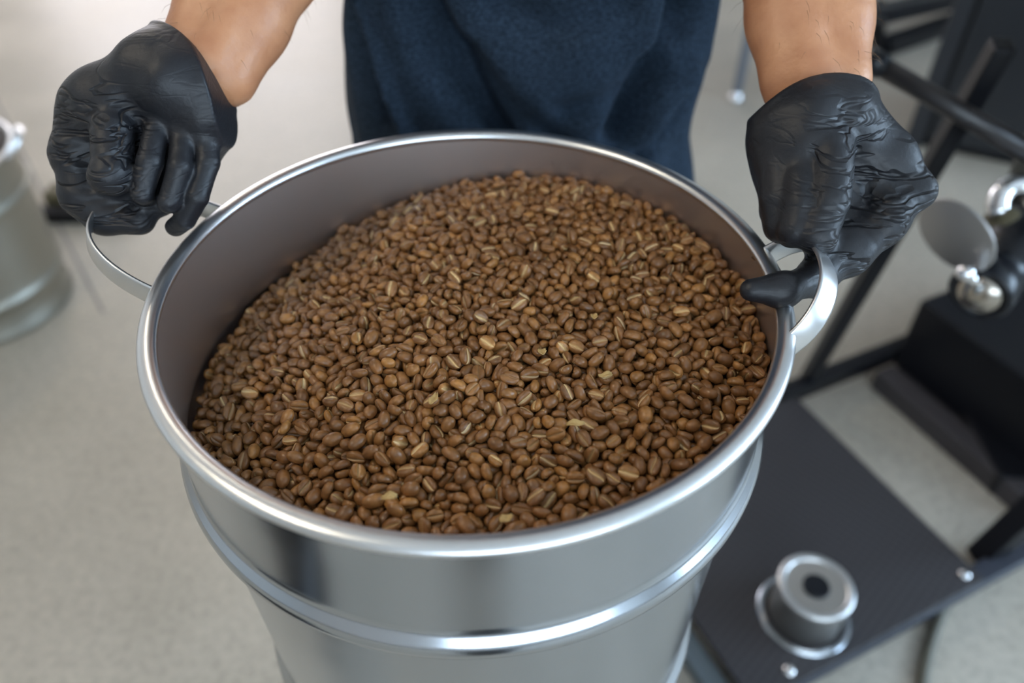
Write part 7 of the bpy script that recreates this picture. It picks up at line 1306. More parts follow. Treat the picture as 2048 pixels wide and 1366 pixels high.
for i in range(NI, NB):
    k = (i * 7 + i // 24) % 24
    q = qv[i]; wq = math.sqrt(max(0, 1 - float(q @ q)))
    Mx = np.array(Quaternion((wq, *[float(c) for c in q])).normalized().to_matrix(), np.float32)
    v = variants[k][0] * sc_[i] @ Mx.T + pos[i]
    allv.append(v.astype(np.float32)); cfs.append(variants[k][2]); tns.append(np.full(len(v), variants[k][3] + .06 * math.sin(i * 1.7), np.float32))
    f = VF[k] + off
    deg = f[:, 2] == f[:, 3]
    tris.append(f[deg][:, :3]); quads.append(f[~deg])
    off += len(v)
T3 = np.vstack(tris); Q4 = np.vstack(quads)
me = bpy.data.meshes.new('coffee_beans')
AV = np.vstack(allv)
me.vertices.add(len(AV)); me.vertices.foreach_set('co', AV.ravel())
me.loops.add(T3.size + Q4.size)
me.loops.foreach_set('vertex_index', np.concatenate([T3.ravel(), Q4.ravel()]).astype(np.int32))
me.polygons.add(len(T3) + len(Q4))
me.polygons.foreach_set('loop_start', np.concatenate([np.arange(0, T3.size, 3), T3.size + np.arange(0, Q4.size, 4)]).astype(np.int32))
me.update(calc_edges=True)
me.polygons.foreach_set('use_smooth', [True] * len(me.polygons))
for nm, arr in (('tone', np.concatenate(tns)), ('chaff', np.concatenate(cfs))):
    a = me.attributes.new(nm, 'FLOAT', 'POINT'); a.data.foreach_set('value', arr.astype(np.float32))
me.materials.append(bean_m)
o = bpy.data.objects.new('coffee_beans', me); C.objects.link(o)
tag(o, 'mass of brown roasted coffee beans filling the steel bucket behind the front beans', 'coffee beans', None, 'stuff')

# loose pale silverskin flakes lying on the beans
flakes = [(868, 808, .004, .0085, 70), (1084, 714, .005, .0045, 20), (1188, 643, .005, .004, 10), (1210, 760, .004, .008, 15),
          (780, 1003, .0045, .008, 10), (1150, 857, .004, .010, 5), (1012, 1047, .004, .007, 30)]
for i, (px, py, wd, ln, rot) in enumerate(flakes):
    p = onz(px, py, BZ - .030 if py < 900 else BZ - .033)
    a = R(rot)
    bm = bmesh.new()
    rows = []
    for u in range(6):
        t = u / 5
        ww = wd / 2 * math.sin(PI * (.12 + .78 * t))
        row = []
        for v_ in (-1, -.4, .3, 1):
            x, y = (t - .5) * ln, v_ * ww * (1 + .2 * math.sin(5 * t + i))
            z = .0009 * (v_ * v_) + .0007 * math.sin(7 * t + i)
            row.append(bm.verts.new((p.x + x * math.cos(a) - y * math.sin(a), p.y + x * math.sin(a) + y * math.cos(a), p.z + z + .004)))
        rows.append(row)
    for r0, r1 in zip(rows, rows[1:]):
        for k in range(3): bm.faces.new((r0[k], r0[k + 1], r1[k + 1], r1[k]))
    o = fin('chaff_flake', bm, None, mat('silverskin', (.62, .42, .17), .6, noise=(400, (.45, .28, .10), .3)), True)
    d = o.modifiers.new('thick', 'SOLIDIFY'); d.thickness = .0004
    tag(o, ['long golden chaff flake near the middle front of the beans', 'small pale flake right of the middle of the beans',
            'whitish chaff flake in the right upper part of the beans', 'curled golden chaff flake right of the middle',
            'golden flake at the front left of the heap', 'long tan flake right front of the heap', 'thin pale flake at the very front rim'][i],
        'chaff flake', 'chaff flakes on the beans')

# ================================================================== the person
person = empty('person', (.017, .77, 0), 'person in a navy t-shirt and black gloves holding up the bucket of beans', 'person')


def W(x, y, d): return np.array(at(x, y, d))


def px_r(r, d): return r * d / 1600


def chain(P, pts, k=.004, cur=None, kc=.006):
    """pts = [(x, y, D, r_px)] -> union of tapered capsules"""
    d = None
    for a, b in zip(pts, pts[1:]):
        s = seg_d(P, W(*a[:3]), W(*b[:3]), px_r(a[3], a[2]), px_r(b[3], b[2]))
        d = s if d is None else smin(d, s, k)
    return d if cur is None else smin(cur, d, kc)


FIRE = {
    'left': dict(
        palm=[[(375, 78, .520, 46), (330, 150, .503, 76)], [(442, 142, .520, 46), (400, 195, .503, 74)], [(330, 150, .503, 80), (225, 215, .508, 74)],
              [(400, 195, .503, 76), (418, 235, .505, 56)], [(225, 215, .508, 70), (300, 330, .530, 60)], [(400, 220, .510, 60), (370, 340, .528, 55)],
              [(375, 78, .52, 52), (442, 142, .52, 52)], [(235, 372, .512, 34), (318, 405, .515, 28)]],
        dome=[(345, 165, .492, 72), (300, 150, .496, 70)],
        fingers=[[(228, 262, .489, 42), (221, 350, .482, 42), (232, 352, .505, 38), (240, 280, .525, 42)],
                 [(312, 262, .494, 24), (302, 325, .485, 26), (284, 386, .486, 24), (290, 390, .505, 25), (300, 300, .525, 32)],
                 [(364, 262, .496, 22), (357, 335, .487, 24), (338, 402, .489, 22), (342, 398, .506, 24), (350, 300, .525, 32)],
                 [(412, 262, .502, 26), (418, 325, .496, 22), (397, 395, .494, 22), (372, 440, .502, 20), (352, 455, .510, 19)]],
        thumb=[(185, 215, .512, 64), (158, 300, .512, 50), (165, 385, .514, 42), (205, 430, .514, 36), (278, 438, .512, 30)],
        cuff=((335, 34), (487, 186)), wd=.520,
        wr=[((150, 240), (165, 420), 90), ((235, 270), (225, 370), 55)]),
    'right': dict(
        palm=[[(1572, 165, .512, 46), (1592, 260, .500, 80)], [(1690, 150, .512, 46), (1668, 240, .500, 76)], [(1592, 260, .500, 82), (1592, 330, .500, 80)],
              [(1668, 240, .500, 70), (1715, 290, .505, 56)], [(1600, 300, .510, 70), (1600, 400, .520, 60)], [(1572, 160, .512, 50), (1690, 150, .512, 50)],
              [(1705, 290, .512, 52), (1745, 400, .512, 46)], [(1745, 400, .512, 44), (1680, 470, .508, 42)], [(1700, 330, .515, 50), (1660, 460, .512, 48)]],
        dome=[(1625, 240, .490, 70), (1605, 290, .490, 72)],
        fingers=[[(1660, 300, .480, 50), (1655, 400, .470, 42), (1632, 470, .470, 40), (1628, 470, .490, 38), (1640, 380, .505, 42)],
                 [(1608, 330, .485, 46), (1600, 410, .476, 42), (1592, 458, .475, 38), (1590, 455, .493, 36), (1600, 380, .508, 42)],
                 [(1560, 330, .494, 46), (1557, 400, .486, 40), (1562, 448, .485, 36), (1565, 445, .500, 35), (1570, 360, .512, 42)],
                 [(1552, 330, .508, 38), (1552, 420, .502, 34), (1558, 450, .500, 31), (1560, 440, .512, 31)]],
        thumb=[(1700, 235, .505, 56), (1775, 320, .503, 52), (1830, 382, .500, 34), (1765, 440, .497, 48), (1690, 505, .494, 44), (1635, 552, .488, 36), (1570, 580, .464, 31), (1502, 580, .460, 25)],
        cuff=((1527, 180), (1736, 168)), wd=.512,
        wr=[((1660, 300), (1640, 480), 75), ((1800, 360), (1700, 480), 60)])}


def hand_fn(S_):
    (cx0, cy0), (cx1, cy1) = S_['cuff']
    ctr = W((cx0 + cx1) / 2, (cy0 + cy1) / 2, S_['wd'])
    side = W(cx1, cy1, S_['wd']) - W(cx0, cy0, S_['wd']); side /= np.linalg.norm(side)
    depth = np.array(FWD); hand = np.cross(depth, side); hand /= np.linalg.norm(hand)
    if (W(S_['dome'][1][0], S_['dome'][1][1], .5) - ctr) @ hand < 0: hand = -hand

    def fn(P):
        d = None
        for c in S_['palm']:
            s = seg_d(P, W(*c[0][:3]), W(*c[1][:3]), px_r(c[0][3], c[0][2]), px_r(c[1][3], c[1][2]))
            d = s if d is None else smin(d, s, .018)
        f = None
        for c in S_['fingers']:
            s = chain(P, c, .0012)
            f = s if f is None else smin(f, s, .0022)
        d = smin(d, f, .005)
        d = smin(d, chain(P, S_['thumb'], .008), .007)
        a, b = S_['dome']
        d = smin(d, seg_d(P, W(*a[:3]), W(*b[:3]), px_r(a[3], a[2]), px_r(b[3], b[2])), .004)
        # stretched-glove wrinkles across the digits
        for (p, q, rad) in S_['wr']:
            p3 = W(*p, .49); q3 = W(*q, .49); ax = q3 - p3; L = np.linalg.norm(ax); ax /= L
            r = P - p3; t = r @ ax
            lat = np.linalg.norm(r - np.clip(t, 0, L)[..., None] * ax, axis=-1)
            mask = np.clip(1 - lat / (rad * .49 / 1600 * 1.6), 0, 1) * np.clip((t + .01) / .012, 0, 1) * np.clip((L + .005 - t) / .012, 0, 1)
            ph = t * 2 * PI / .0088 + 2.2 * np.sin(r @ side * 150) + 1.6 * np.sin(r @ depth * 120 + t * 90)
            d = d + mask * .0013 * (1 - np.abs(np.sin(ph * .5)) ** .45)
        # broad soft tension folds on the palm side
        r = P - ctr
        d = d + .0007 * np.sin(r @ side * 190 + 2 * np.sin(r @ hand * 60)) * np.clip((r @ hand) / .03, 0, 1)
        # open cuff: cut the wrist end and leave a slightly flared lip
        t = r @ hand
        curve = .010 * ((r @ side) / .033) ** 2
        d = d - .0006 * np.exp(-((t - .001 - curve) / .0022) ** 2)
        return np.maximum(d, -(t - curve))
    return fn, ctr, side, hand


hands = {}
for k in ('left', 'right'):
    S_ = FIRE[k]
    fn, ctr, side, hand = hand_fn(S_)
    hands[k] = (ctr, side, hand)
    P = np.array([W(*c[:3]) for ch in S_['palm'] + S_['fingers'] + [S_['thumb']] for c in ch])
    g = sdf_obj('glove', fn, P.min(0) - .034, P.max(0) + .034, .0013, person, nitrile, 1)
    gv = np.empty(len(g.data.vertices) * 3, np.float32); g.data.vertices.foreach_get('co', gv); gv = gv.reshape(-1, 3)
    pk = np.full(len(gv), .10, np.float32)
    for (p, q, rad) in S_['wr']:
        p3 = W(*p, .49); q3 = W(*q, .49)
        dd = seg_d(gv, p3, q3, 0, 0) / (rad * .49 / 1600)
        pk = np.maximum(pk, np.clip(1.7 - dd, 0, .72))
    ga = g.data.attributes.new('pucker', 'FLOAT', 'POINT'); ga.data.foreach_set('value', pk.astype(np.float32))
    g['label'] = 'black nitrile glove gripping the %s handle' % k


def arm_fn(side):
    if side == 'left':
        wr = [(420, 120, .522), (470, 10, .532), (515, -110, .545)]
        el = np.array((-.185, .655, 1.085)); sh = np.array((-.165, .80, 1.40)); dv = (.7, .7)
        w0, w1 = 46, 60
    else:
        wr = [(1631, 165, .515), (1618, 40, .530), (1612, -90, .545)]
        el = np.array((.215, .67, 1.085)); sh = np.array((.20, .80, 1.40)); dv = (1, 0)
        w0, w1 = 46, 60
    offs = [(-1, 1)]

    def fn(P):
        d = None
        for s in (-1, 1):
            a = W(wr[0][0] + s * dv[0] * 53, wr[0][1] + s * dv[1] * 53, wr[0][2])
            b = W(wr[1][0] + s * dv[0] * 48, wr[1][1] + s * dv[1] * 48, wr[1][2])
            c = W(wr[2][0] + s * dv[0] * 50, wr[2][1] + s * dv[1] * 50, wr[2][2])
            for p, q, r0, r1 in ((a, b, .0185, .022), (b, c, .022, .029), (c, el, .029, .036)):
                x = seg_d(P, p, q, r0, r1)
                d = x if d is None else smin(d, x, .018)
        # tendons on the inner side of the wrist
        for s, r in ((-.55, .0036), (-.12, .0046), (.30, .0040)):
            a = W(wr[0][0] + s * dv[0] * 60, wr[0][1] + s * dv[1] * 60, wr[0][2] - .0200)
            b = W(wr[1][0] + s * dv[0] * 40, wr[1][1] + s * dv[1] * 40, wr[1][2] - .0245)
            d = smin(d, seg_d(P, a, b, r, r), .004)
        # hand inside the glove
        h = W(*(FIRE[side]['palm'][2][0][:3]))
        d = smin(d, seg_d(P, W(*wr[0]), h, .017, .022), .012)
        d = smin(d, seg_d(P, el, sh, .040, .052), .02)
        return d
    return fn


aL, aR = arm_fn('left'), arm_fn('right')


def body_fn(P):
    d = smin(aL(P), aR(P), .01)
    for a, b, r0, r1 in (((-.10, .79, 1.37), (.13, .79, 1.37), .075, .075), ((-.05, .785, 1.2), (.085, .785, 1.2), .082, .082),
                         ((-.06, .78, .98), (.095, .78, .98), .070, .070), ((-.06, .78, .85), (.095, .78, .85), .070, .070)):
        x = seg_d(P, a, b, r0, r1)
        d = smin(d, x, .04)
    d = smin(d, seg_d(P, (.017, .785, 1.42), (.017, .765, 1.53), .056, .052), .03)          # neck
    d = smin(d, seg_d(P, (.017, .765, 1.66), (.017, .745, 1.63), .078, .072), .02)          # skull
    d = smin(d, seg_d(P, (.017, .745, 1.62), (.017, .69, 1.545), .058, .030), .03)          # face and jaw
    d = smin(d, seg_d(P, (.017, .677, 1.625), (.017, .658, 1.592), .008, .013), .010)       # nose
    for s in (-1, 1):
        d = smin(d, seg_d(P, (.017 + s * .076, .765, 1.625), (.017 + s * .080, .768, 1.59), .013, .009), .006)  # ears
        d = smin(d, seg_d(P, (.017 + s * .018, .678, 1.645), (.017 + s * .045, .688, 1.645), .009, .009), .010)  # brow
        d = np.maximum(d, -seg_d(P, (.017 + s * .030, .668, 1.622), (.017 + s * .034, .670, 1.622), .011, .011))  # eye sockets
    d = smin(d, seg_d(P, (-.005, .673, 1.562), (.039, .673, 1.562), .006, .006), .005)      # lips
    return d


sdf_obj('body', body_fn, (-.33, .42, .74), (.35, .93, 1.78), .0045, person, skin, 1)
bd = bpy.data.objects['body'].data if 'body' in bpy.data.objects else None
for o_ in person.children:
    if o_.name.startswith('body'): bd = o_.data
bv = np.empty(len(bd.vertices) * 3, np.float32); bd.vertices.foreach_get('co', bv); bv = bv.reshape(-1, 3)
bn = np.empty(len(bd.vertices) * 3, np.float32); bd.vertex_normals.foreach_get('vector', bn); bn = bn.reshape(-1, 3)
sel = np.where((np.abs(bv[:, 0] - .017) > .12) & (bv[:, 1] < .72) & (bv[:, 2] > .965) & (bv[:, 2] < 1.12))[0]
rh = np.random.default_rng(5)
hb = bmesh.new()
for i in rh.choice(sel, min(900, len(sel)), replace=False):
    n = Vector(bn[i]); p = Vector(bv[i])
    outer = (p.x - .017) * n.x > 0
    if not outer and rh.random() < .8: continue
    d_ = (n * .8 + Vector((rh.uniform(-.5, .5), -.5, -.7 + rh.uniform(-.4, .4)))).normalized()
    L = rh.uniform(.006, .013); s_ = d_.orthogonal().normalized() * .00009
    k = d_.cross(s_).normalized() * .00009
    m_ = p + d_ * L * .5; e_ = p + d_ * L + Vector((0, 0, -.003))
    a_, b_, c_ = hb.verts.new(p + s_), hb.verts.new(p - s_), hb.verts.new(p + k)
    f_ = [hb.verts.new(m_ + q) for q in (s_, -s_, k)]
    t_ = hb.verts.new(e_)
    for x_, y_ in ((0, 1), (1, 2), (2, 0)):
        l_ = (a_, b_, c_)
        hb.faces.new((l_[x_], l_[y_], f_[y_], f_[x_])); hb.faces.new((f_[x_], f_[y_], t_))
hm = bpy.data.meshes.new('arm_hair'); hb.to_mesh(hm); hb.free()
tag(link('arm_hair', hm, person, mat('arm_hair_brown', (.16, .09, .045), .5)), kind='stuff')
eye_m = mat('eye_white', (.8, .8, .78), .25)
iris_m = mat('iris', (.05, .03, .02), .2)
for s in (-1, 1):
    c = Vector((.017 + s * .031, .688, 1.622))
    M = Matrix.Translation(c) @ Matrix.Rotation(R(90), 4, 'X')
    e = fin('eye', lathe([(.0125 * math.sin(PI * k / 10), .0125 * math.cos(PI * k / 10)) for k in range(11)], 20, M), person, eye_m, True)
    fin('iris', lathe([(.0058, .0113), (.003, .0126), (0, .0129)], 16, M @ Matrix.Rotation(R(-12), 4, 'X')), e, iris_m, True)


def hair_fn(P):
    d = seg_d(P, (.017, .775, 1.665), (.017, .75, 1.668), .088, .086)
    d = smin(d, seg_d(P, (.017, .80, 1.62), (.017, .81, 1.58), .07, .055), .02)
    return np.maximum(d, -(P[..., 2] - (1.655 - np.clip((P[..., 1] - .72) * 1.1, 0, .12))))


sdf_obj('hair', hair_fn, (-.12, .63, 1.5), (.15, .92, 1.79), .005, person, hair_m, 1)


# t-shirt: tube of cloth with the photo's drag folds
def ony(x, y, Y):
    v = at(x, y, 1) - CAM
    return CAM + v * ((Y - CAM.y) / v.y)


FOLDS = [  # polyline in the frame, depth (negative = valley), half width
    ([(800, -60), (850, 60), (909, 160), (1000, 285)], -.020, .017),
    ([(655, -20), (700, 70), (748, 150), (812, 285)], .009, .006),
    ([(668, 60), (712, 150), (760, 285)], -.018, .013),
    ([(930, 120), (1040, 240), (1120, 300)], -.008, .012),
    ([(1400, 20), (1371, 118), (1320, 190), (1250, 285)], -.020, .016),
    ([(1430, 130), (1400, 220), (1300, 330)], .006, .010),
    ([(1290, 340), (1340, 300), (1420, 225)], -.012, .008),
    ([(1440, -30), (1425, 60), (1418, 150)], -.016, .014),
    ([(1130, 235), (1230, 215), (1300, 160)], -.006, .014),
    ([(1000, 20), (1100, 60), (1250, 10)], -.006, .016),
]
FW = [([(ony(x, y, .655).x, ony(x, y, .655).z) for x, y in pl], d * 2.0, w_ * .92) for pl, d, w_ in FOLDS]


def fold(x, z):
    s = 0
    for pl, d, w_ in FW:
        best = 9
        for (ax, az), (bx, bz) in zip(pl, pl[1:]):
            ex, ez = bx - ax, bz - az
            t = max(0, min(1, ((x - ax) * ex + (z - az) * ez) / (ex * ex + ez * ez)))
            best = min(best, math.hypot(x - ax - t * ex, z - az - t * ez))
        s += d * math.exp(-(best / w_) ** 2)
    return s


def shirt_mesh():
    bm = bmesh.new()
    NA_, NZ = 220, 130
    rows = []
    for j in range(NZ + 1):
        z = .70 + (1.47 - .70) * j / NZ
        hw = .176 + .012 * max(0, (.78 - z) / .08) + (.03 * max(0, (z - 1.0) / .3) if z < 1.3 else .03) 
        hd = .118 + (.01 * max(0, z - 1.0))
        cy = .775
        if z > 1.36:
            k = (z - 1.36) / .11
            q = math.sqrt(max(0, 1 - k * k * .86))
            hw = hw * q + .0; hd = hd * (.45 + .55 * q)
        row = []
        for i in range(NA_):
            a = 2 * PI * i / NA_
            c, s = math.cos(a), math.sin(a)
            x = .0165 + hw * math.copysign(abs(c) ** .82, c) - (.009 * math.exp(-((z - .80) / .06) ** 2) if c > 0 else -.0 + .006 * math.exp(-((z - .80) / .06) ** 2))
            y = cy - hd * math.copysign(abs(s) ** .82, s)
            d = 0
            if s > -.2:
                d = fold(x, z) * min(1, (s + .2) * 2)
            d += .002 * math.sin(a * 9 + z * 22) + .0014 * math.sin(a * 17 - z * 31)
            nx_, ny_ = c * .7, -s
            row.append(bm.verts.new((x + nx_ * d, y + ny_ * d, z)))
        rows.append(row)
    for r0, r1 in zip(rows, rows[1:]):
        for i in range(NA_):
            bm.faces.new((r0[i], r0[(i + 1) % NA_], r1[(i + 1) % NA_], r1[i]))
    return bm


sh_o = fin('t_shirt', shirt_mesh(), person, shirt_m, True)
sh_o['label'] = 'heathered navy t-shirt with drag folds'
d = sh_o.modifiers.new('thick', 'SOLIDIFY'); d.thickness = .0015
for sx, shp, elb in ((-1, (-.150, .80, 1.40), (-.185, .66, 1.10)), (1, (.185, .80, 1.40), (.215, .67, 1.10))):
    a, b = Vector(shp), Vector(elb)
    M = aim(a, b); L = (b - a).length * .62
    prof = [(.070, -.03), (.072, .02), (.070, L * .5), (.069, L - .01), (.070, L), (.066, L), (.065, L * .5), (.064, 0)]
    fin('sleeve', lathe(prof, 48, M), sh_o, shirt_m, True)


def trousers_fn(P):
    d = seg_d(P, (-.06, .78, .86), (.095, .80, .86), .066, .066)
    for s in (-1, 1):
        x = .000 + s * .075; xa = -.035 + s * .085
        l = smin(seg_d(P, (x, .80, .84), (x + s * .015, .785, .48), .072, .066), seg_d(P, (x + s * .015, .785, .48), (xa, .80, .09), .066, .060), .03)
        d = smin(d, l, .03)
    d = d + .002 * np.sin(P[..., 2] * 60 + 3 * np.sin(P[..., 0] * 30))
    return np.maximum(np.maximum(d, P[..., 2] - .93), .045 - P[..., 2])


sdf_obj('trousers', trousers_fn, (-.27, .63, .03), (.30, .93, .95), .008, person, denim, 1)
for s in (-1, 1):
    x = -.035 + s * .085

    def shoe_fn(P, x=x, s=s):
        d = seg_d(P, (x, .82, .052), (x + s * .008, .64, .034), .046, .040)
        d = smin(d, seg_d(P, (x, .81, .06), (x, .80, .10), .046, .048), .02)
        return np.maximum(d, .002 - P[..., 2])
    sdf_obj('shoe', shoe_fn, (x - .08, .54, -.01), (x + .09, .88, .17), .005, person, leather, 1)

# ================================================================== the roaster on the right
TH = R(25.8)
U = Vector((math.cos(TH), math.sin(TH), 0)); V_ = Vector((-math.sin(TH), math.cos(TH), 0))
A0 = Vector((.728, .705, 0))
MF = Matrix(((U.x, V_.x, 0, A0.x), (U.y, V_.y, 0, A0.y), (0, 0, 1, 0), (0, 0, 0, 1)))
ro = empty('coffee_roaster', A0, 'black coffee roasting machine on a low black steel frame at the right', 'machine')
pl = fin('base_plate', box(-.448, .004, -.030, .415, .040, .050, M=MF), ro, tread_m, bevel=.002)
pl['label'] = 'dark sheet with a fine tread pattern'
for u_, v_ in ((-.018, -.010), (-.372, -.012)):
    p = MF @ Vector((u_, v_, .05))
    fin('bolt', lathe([(.009, 0), (.009, .002), (.007, .004), (.003, .005), (0, .0052)], 20, Matrix.Translation(p)), pl, chrome, True)
fin('rail', box(-.455, .75, -.034, .002, .0195, .0395, M=MF), ro, mat('rail_coat', (.028, .032, .045), .38), bevel=.004)
fin('rail', box(-.02, .80, .418, .450, .02, .058, M=MF), ro, black_paint, bevel=.004)
fin('rail', box(-.485, -.452, -.03, .45, .0, .030, M=MF), ro, mat('blue_grey_coat', (.10, .125, .14), .4), bevel=.004)


def bar(a, b, wx, wy, name, parent, m, bev=.003):
    M = aim(a, b); L = (Vector(b) - Vector(a)).length
    return fin(name, box(-wx, wx, -wy, wy, 0, L, M=M), parent, m, bevel=bev)


# legs lean outwards; the front one leaves the frame at the right edge, the back one rises behind the glove
bar((.778, .742, .01), (.955, .775, .62), .020, .016, 'leg', ro, black_paint)
pa = onz(1612, 762, .04); pb = at(1742, 540, 1.30)
pb2 = pa + (pb - pa) * 2.2
bar(pa, pb2, .013, .013, 'leg', ro, black_paint)
# low chaff tray with a folded edge, and the housing standing in it
fin('tray', box(.200, .74, .035, .400, 0, .030, M=MF), ro, dark_grey, bevel=.003)
fin('tray_lip', box(.200, .245, .035, .400, .030, .046, M=MF), ro, dark_grey, bevel=.003)
fin('housing', box(.262, .80, .015, .413, .030, .20, M=MF), ro, black_paint, bevel=.006)
# barrel with sight glass, flap and spout
e0 = at(1957, 590, .95); e1 = at(2135, 372, 1.06)
dr = (e1 - e0).normalized()
MB = aim(e0, e1)
Lb = (e1 - e0).length
fin('barrel', lathe([(.0, .004), (.027, .004), (.029, 0), (.035, 0), (.037, .004), (.037, .03), (.033, .034), (.033, .055), (.040, .060), (.040, Lb), (0, Lb)], 56, MB), ro, black_plastic, True)
fin('end_cap', lathe([(0, -.012), (.010, -.011), (.020, -.007), (.026, 0), (.0275, .004)], 40, MB), ro, mat('sight_cap', (.45, .41, .36), .18, 1.0), True)
# flap: round steel disc
fc = at(1911, 471, .925)
rv = (fc - CAM).normalized()
e_1 = Vector((1, 0, 0)) * .69 - UPV * .72
e_1 = (e_1 - rv * e_1.dot(rv)).normalized()
e_2 = (rv.cross(e_1) * .60 + rv * .80).normalized()
nrm = e_1.cross(e_2)
Mf = Matrix.Identity(4)
for i in range(3): Mf[i][0] = e_1[i]; Mf[i][1] = e_2[i]; Mf[i][2] = nrm[i]; Mf[i][3] = fc[i]
fl = fin('flap', lathe([(0, -.0015), (.0475, -.0015), (.050, -.0005), (.050, .001), (.0475, .0018), (0, .0018)], 64, Mf), ro, mat('worn_steel_disc', (.42, .41, .40), .42, .9), True)
fl['label'] = 'round grey steel flap plate'
kb = at(1931, 546, .918)
fin('flap_knob', lathe([(.0105 * math.sin(PI * k / 10), .0105 * math.cos(PI * k / 10)) for k in range(11)], 24, Matrix.Translation(kb)), ro, chrome, True)
fin('flap_arm', tube(kb, e0 + dr * .012, .006), ro, chrome, True)
# polished elbow pipe
path = []; nn = []
oc = at(2034, 412, .99)
rx, ry = Vector((1, 0, 0)), UPV
for k in range(19):
    a = R(205 - k * 14)
    path.append(oc + rx * (.024 * math.cos(a)) + ry * (.026 * math.sin(a))); nn.append(FWD)
el_ = fin('elbow_pipe', sweep(path, circ(.0135, 20), nn), ro, chrome, True)
el_['label'] = 'polished curved pipe'
fin('pipe_socket', tube(at(1990, 440, .99), at(2075, 470, 1.01), .020, 28), ro, olive, True)
# long handle rod
ra_, rb_2 = at(1744, 122, .98), at(2120, 342, .98)
hr = fin('handle_rod', tube(ra_, rb_2, .0125, 24), ro, mat('rod_coat', (.022, .019, .019), .33), True)
fin('rod_end', tube(ra_ - (rb_2 - ra_).normalized() * .008, ra_ + (rb_2 - ra_).normalized() * .016, .0155, 24), hr, black_plastic, True)
# hopper cone, mostly right of the frame
hx = at(2110, 268, .98)
ht = hx + Vector((0, 0, .50))
fin('hopper', lathe([(.026, -.15), (.030, 0), (.036, .02), (.16, .34), (.20, .50), (.197, .50), (.155, .34), (.030, .025), (.022, 0)], 72, Matrix.Translation(hx)), ro, grey_panel, True)
CX, CY = 1.16, .96
fin('column', lathe([(.04, .0), (.04, 1.0), (.034, 1.006), (0, 1.006)], 40, Matrix.Translation((CX, CY, 0))), ro, black_paint, True)
fin('column_base', box(CX - .30, CX + .08, CY - .08, CY + .08, .0, .05), ro, black_paint, bevel=.004)
for q in (e1, rb_2, hx + Vector((0, 0, .03))):
    fin('bracket', tube(q, (CX, CY, q.z), .014), ro, black_paint, True)

# steel canister on the tread plate
kc_ = onz(1606, 1228, .05)
can = empty('steel_canister', kc_, 'short round steel canister with a black centred cap on the tread plate', 'canister')
Mk = Matrix.Translation(kc_) @ Matrix.Diagonal((1, 1, .86, 1))
fin('base_ring', lathe([(.060, 0), (.0685, 0), (.0685, .003), (.067, .0045), (.061, .0045), (.060, .003)], 72, Mk, close=True), can, steel, False)
can_m = mat('canister_steel', (.62, .59, .55), .33, 1.0)
fin('body', lathe([(0, .001), (.051, .001), (.0525, .003), (.0525, .084), (.0535, .086)], 72, Mk), can, can_m, True)
fin('top_ring', lathe([(.0540, .085), (.0545, .087), (.0545, .0925), (.0530, .0945), (.0450, .0945), (.0435, .093), (.0435, .085)], 72, Mk, close=True), can, rim_m, True)
fin('top_disc', lathe([(.0435, .0905), (0, .0905)], 72, Mk), can, can_m)
fin('cap', lathe([(.0195, .0905), (.0195, .0935), (.0185, .0945)], 40, Mk), can, black_plastic, True)
fin('cap_top', lathe([(.0185, .0945), (0, .0945)], 40, Mk), can, black_plastic)

# floor cable
pts = [(1930, 1140), (1914, 1166), (1886, 1222), (1866, 1275), (1853, 1325), (1846, 1380), (1860, 1480)]
P3 = [onz(x, y, .0085) for x, y in pts]
dense = []
for i in range(len(P3) - 1):
    p0, p1, p2, p3 = P3[max(i - 1, 0)], P3[i], P3[i + 1], P3[min(i + 2, len(P3) - 1)]
    for k in range(8):
        t = k / 8
        dense.append(.5 * ((2 * p1) + (p2 - p0) * t + (2 * p0 - 5 * p1 + 4 * p2 - p3) * t * t + (3 * p1 - p0 - 3 * p2 + p3) * t ** 3))
dense.append(P3[-1])
tag(fin('power_cable', sweep(dense, circ(.0085, 12), [(0, 0, 1)] * len(dense)), None, cable_m, True), 'dull grey cable running over the floor from the machine frame', 'cable')

# ================================================================== things further back
c0, c1 = Vector((1.182, 2.164, 0)), Vector((1.443, 2.033, 0))
cu = (c1 - c0).normalized(); cv = Vector((-cu.y, cu.x, 0))
MC = Matrix(((cu.x, cv.x, 0, c0.x), (cu.y, cv.y, 0, c0.y), (0, 0, 1, 0), (0, 0, 0, 1)))
cab = empty('equipment_cabinet', c0, 'tall black equipment cabinet standing on the floor behind the roaster', 'cabinet')
fin('body', box(.0, .60, .012, .34, 0, 1.0, M=MC), cab, black_paint, bevel=.006)
fin('door', box(.045, .585, -.004, .012, .03, .97, M=MC), cab, mat('cabinet_door', (.016, .018, .022), .35), bevel=.004)
fin('corner_post', box(-.012, .034, -.010, .03, 0, 1.0, M=MC), cab, mat('post_coat', (.02, .022, .027), .4), bevel=.003)

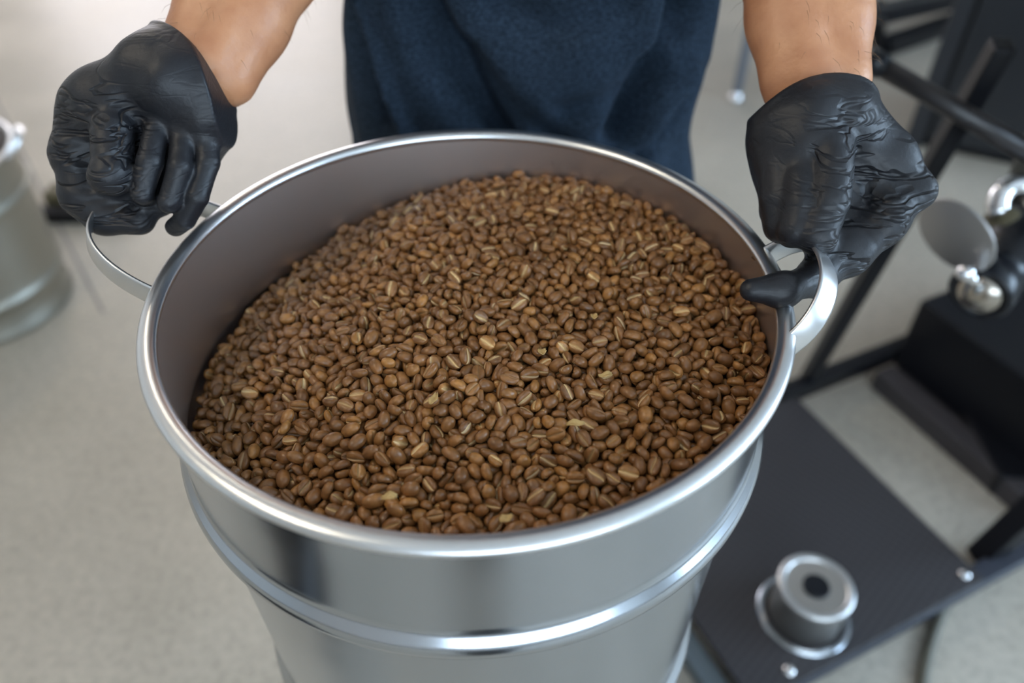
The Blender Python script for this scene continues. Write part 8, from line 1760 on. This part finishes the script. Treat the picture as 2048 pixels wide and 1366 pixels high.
st = empty('low_stand', (1.45, 2.95, 0), 'low black metal stand on the floor at the upper right', 'stand')
for (x0, y0), (x1, y1), z in (((1740, 32), (2000, -25), .10), ((1765, 96), (1960, 28), .02)):
    bar(onz(x0, y0, z), onz(x1, y1, z), .035, .03, 'rail', st, black_paint)
bar(onz(1757, 112, .0) , onz(1752, 40, .12), .025, .025, 'rail', st, black_paint)
for x, y in ((1750, 36), (1990, -20), (1940, 34)):
    p = onz(x, y, .03)
    fin('foot', lathe([(.03, 0), (.03, .02), (.018, .026), (.018, .1)], 20, Matrix.Translation((p.x, p.y, 0))), st, black_paint, True)

tb = empty('work_table', (.37, 2.78, 0), 'steel work table behind the person, one leg seen right of the shirt', 'table')
fin('table_top', box(.0, .76, 2.42, 3.12, .86, .90), tb, steel, bevel=.004)
for x, y in ((.03, 2.46), (.73, 2.46), (.03, 3.08), (.73, 3.08)):
    l = fin('leg', lathe([(.016, .03), (.016, .86)], 24, Matrix.Translation((x, y, 0))), tb, mat('table_leg', (.22, .25, .30), .35, .6), True)
    fin('foot', lathe([(0, 0), (.026, 0), (.028, .006), (.020, .022), (.014, .03), (.014, .04)], 24, Matrix.Translation((x, y, 0))), l, chrome, True)

tr = empty('floor_trolley', (-1.13, 1.80, 0), 'low dark trolley foot on the floor between left bucket and left glove', 'trolley')
fin('base_bar', box(-1.235, -.99, 1.745, 1.785, 0, .035), tr, black_paint, bevel=.005)
fin('block', box(-1.225, -1.06, 1.79, 1.86, .0, .06), tr, olive, bevel=.01)

# two unseen tub shapes, added only to cast dark bands into the bucket's reflection
for k, (x, y, rr_, hh, lab) in enumerate([(.045, -.52, .13, .52, 'black plastic tub on the floor in front of the bucket, behind the viewer'),
                                        (-.56, .07, .12, .36, 'smaller added black stand-in left of the bucket, outside the frame, darkens its reflection')]):
    t = empty('reflection_stand_in', (x, y, 0), lab, 'reflection stand-in', 'added dark shapes for the bucket reflection')
    fin('body', lathe([(0, .004), (rr_ * .8, .004), (rr_ * .84, .02), (rr_, hh), (rr_ - .006, hh), (rr_ * .8, .02), (0, .012)], 48, Matrix.Translation((x, y, 0))), t, black_plastic, True)
    fin('rim', lathe([(rr_ - .004, hh - .02), (rr_ + .012, hh - .018), (rr_ + .012, hh), (rr_ - .004, hh + .002)], 48, Matrix.Translation((x, y, 0)), close=True), t, black_plastic, True)
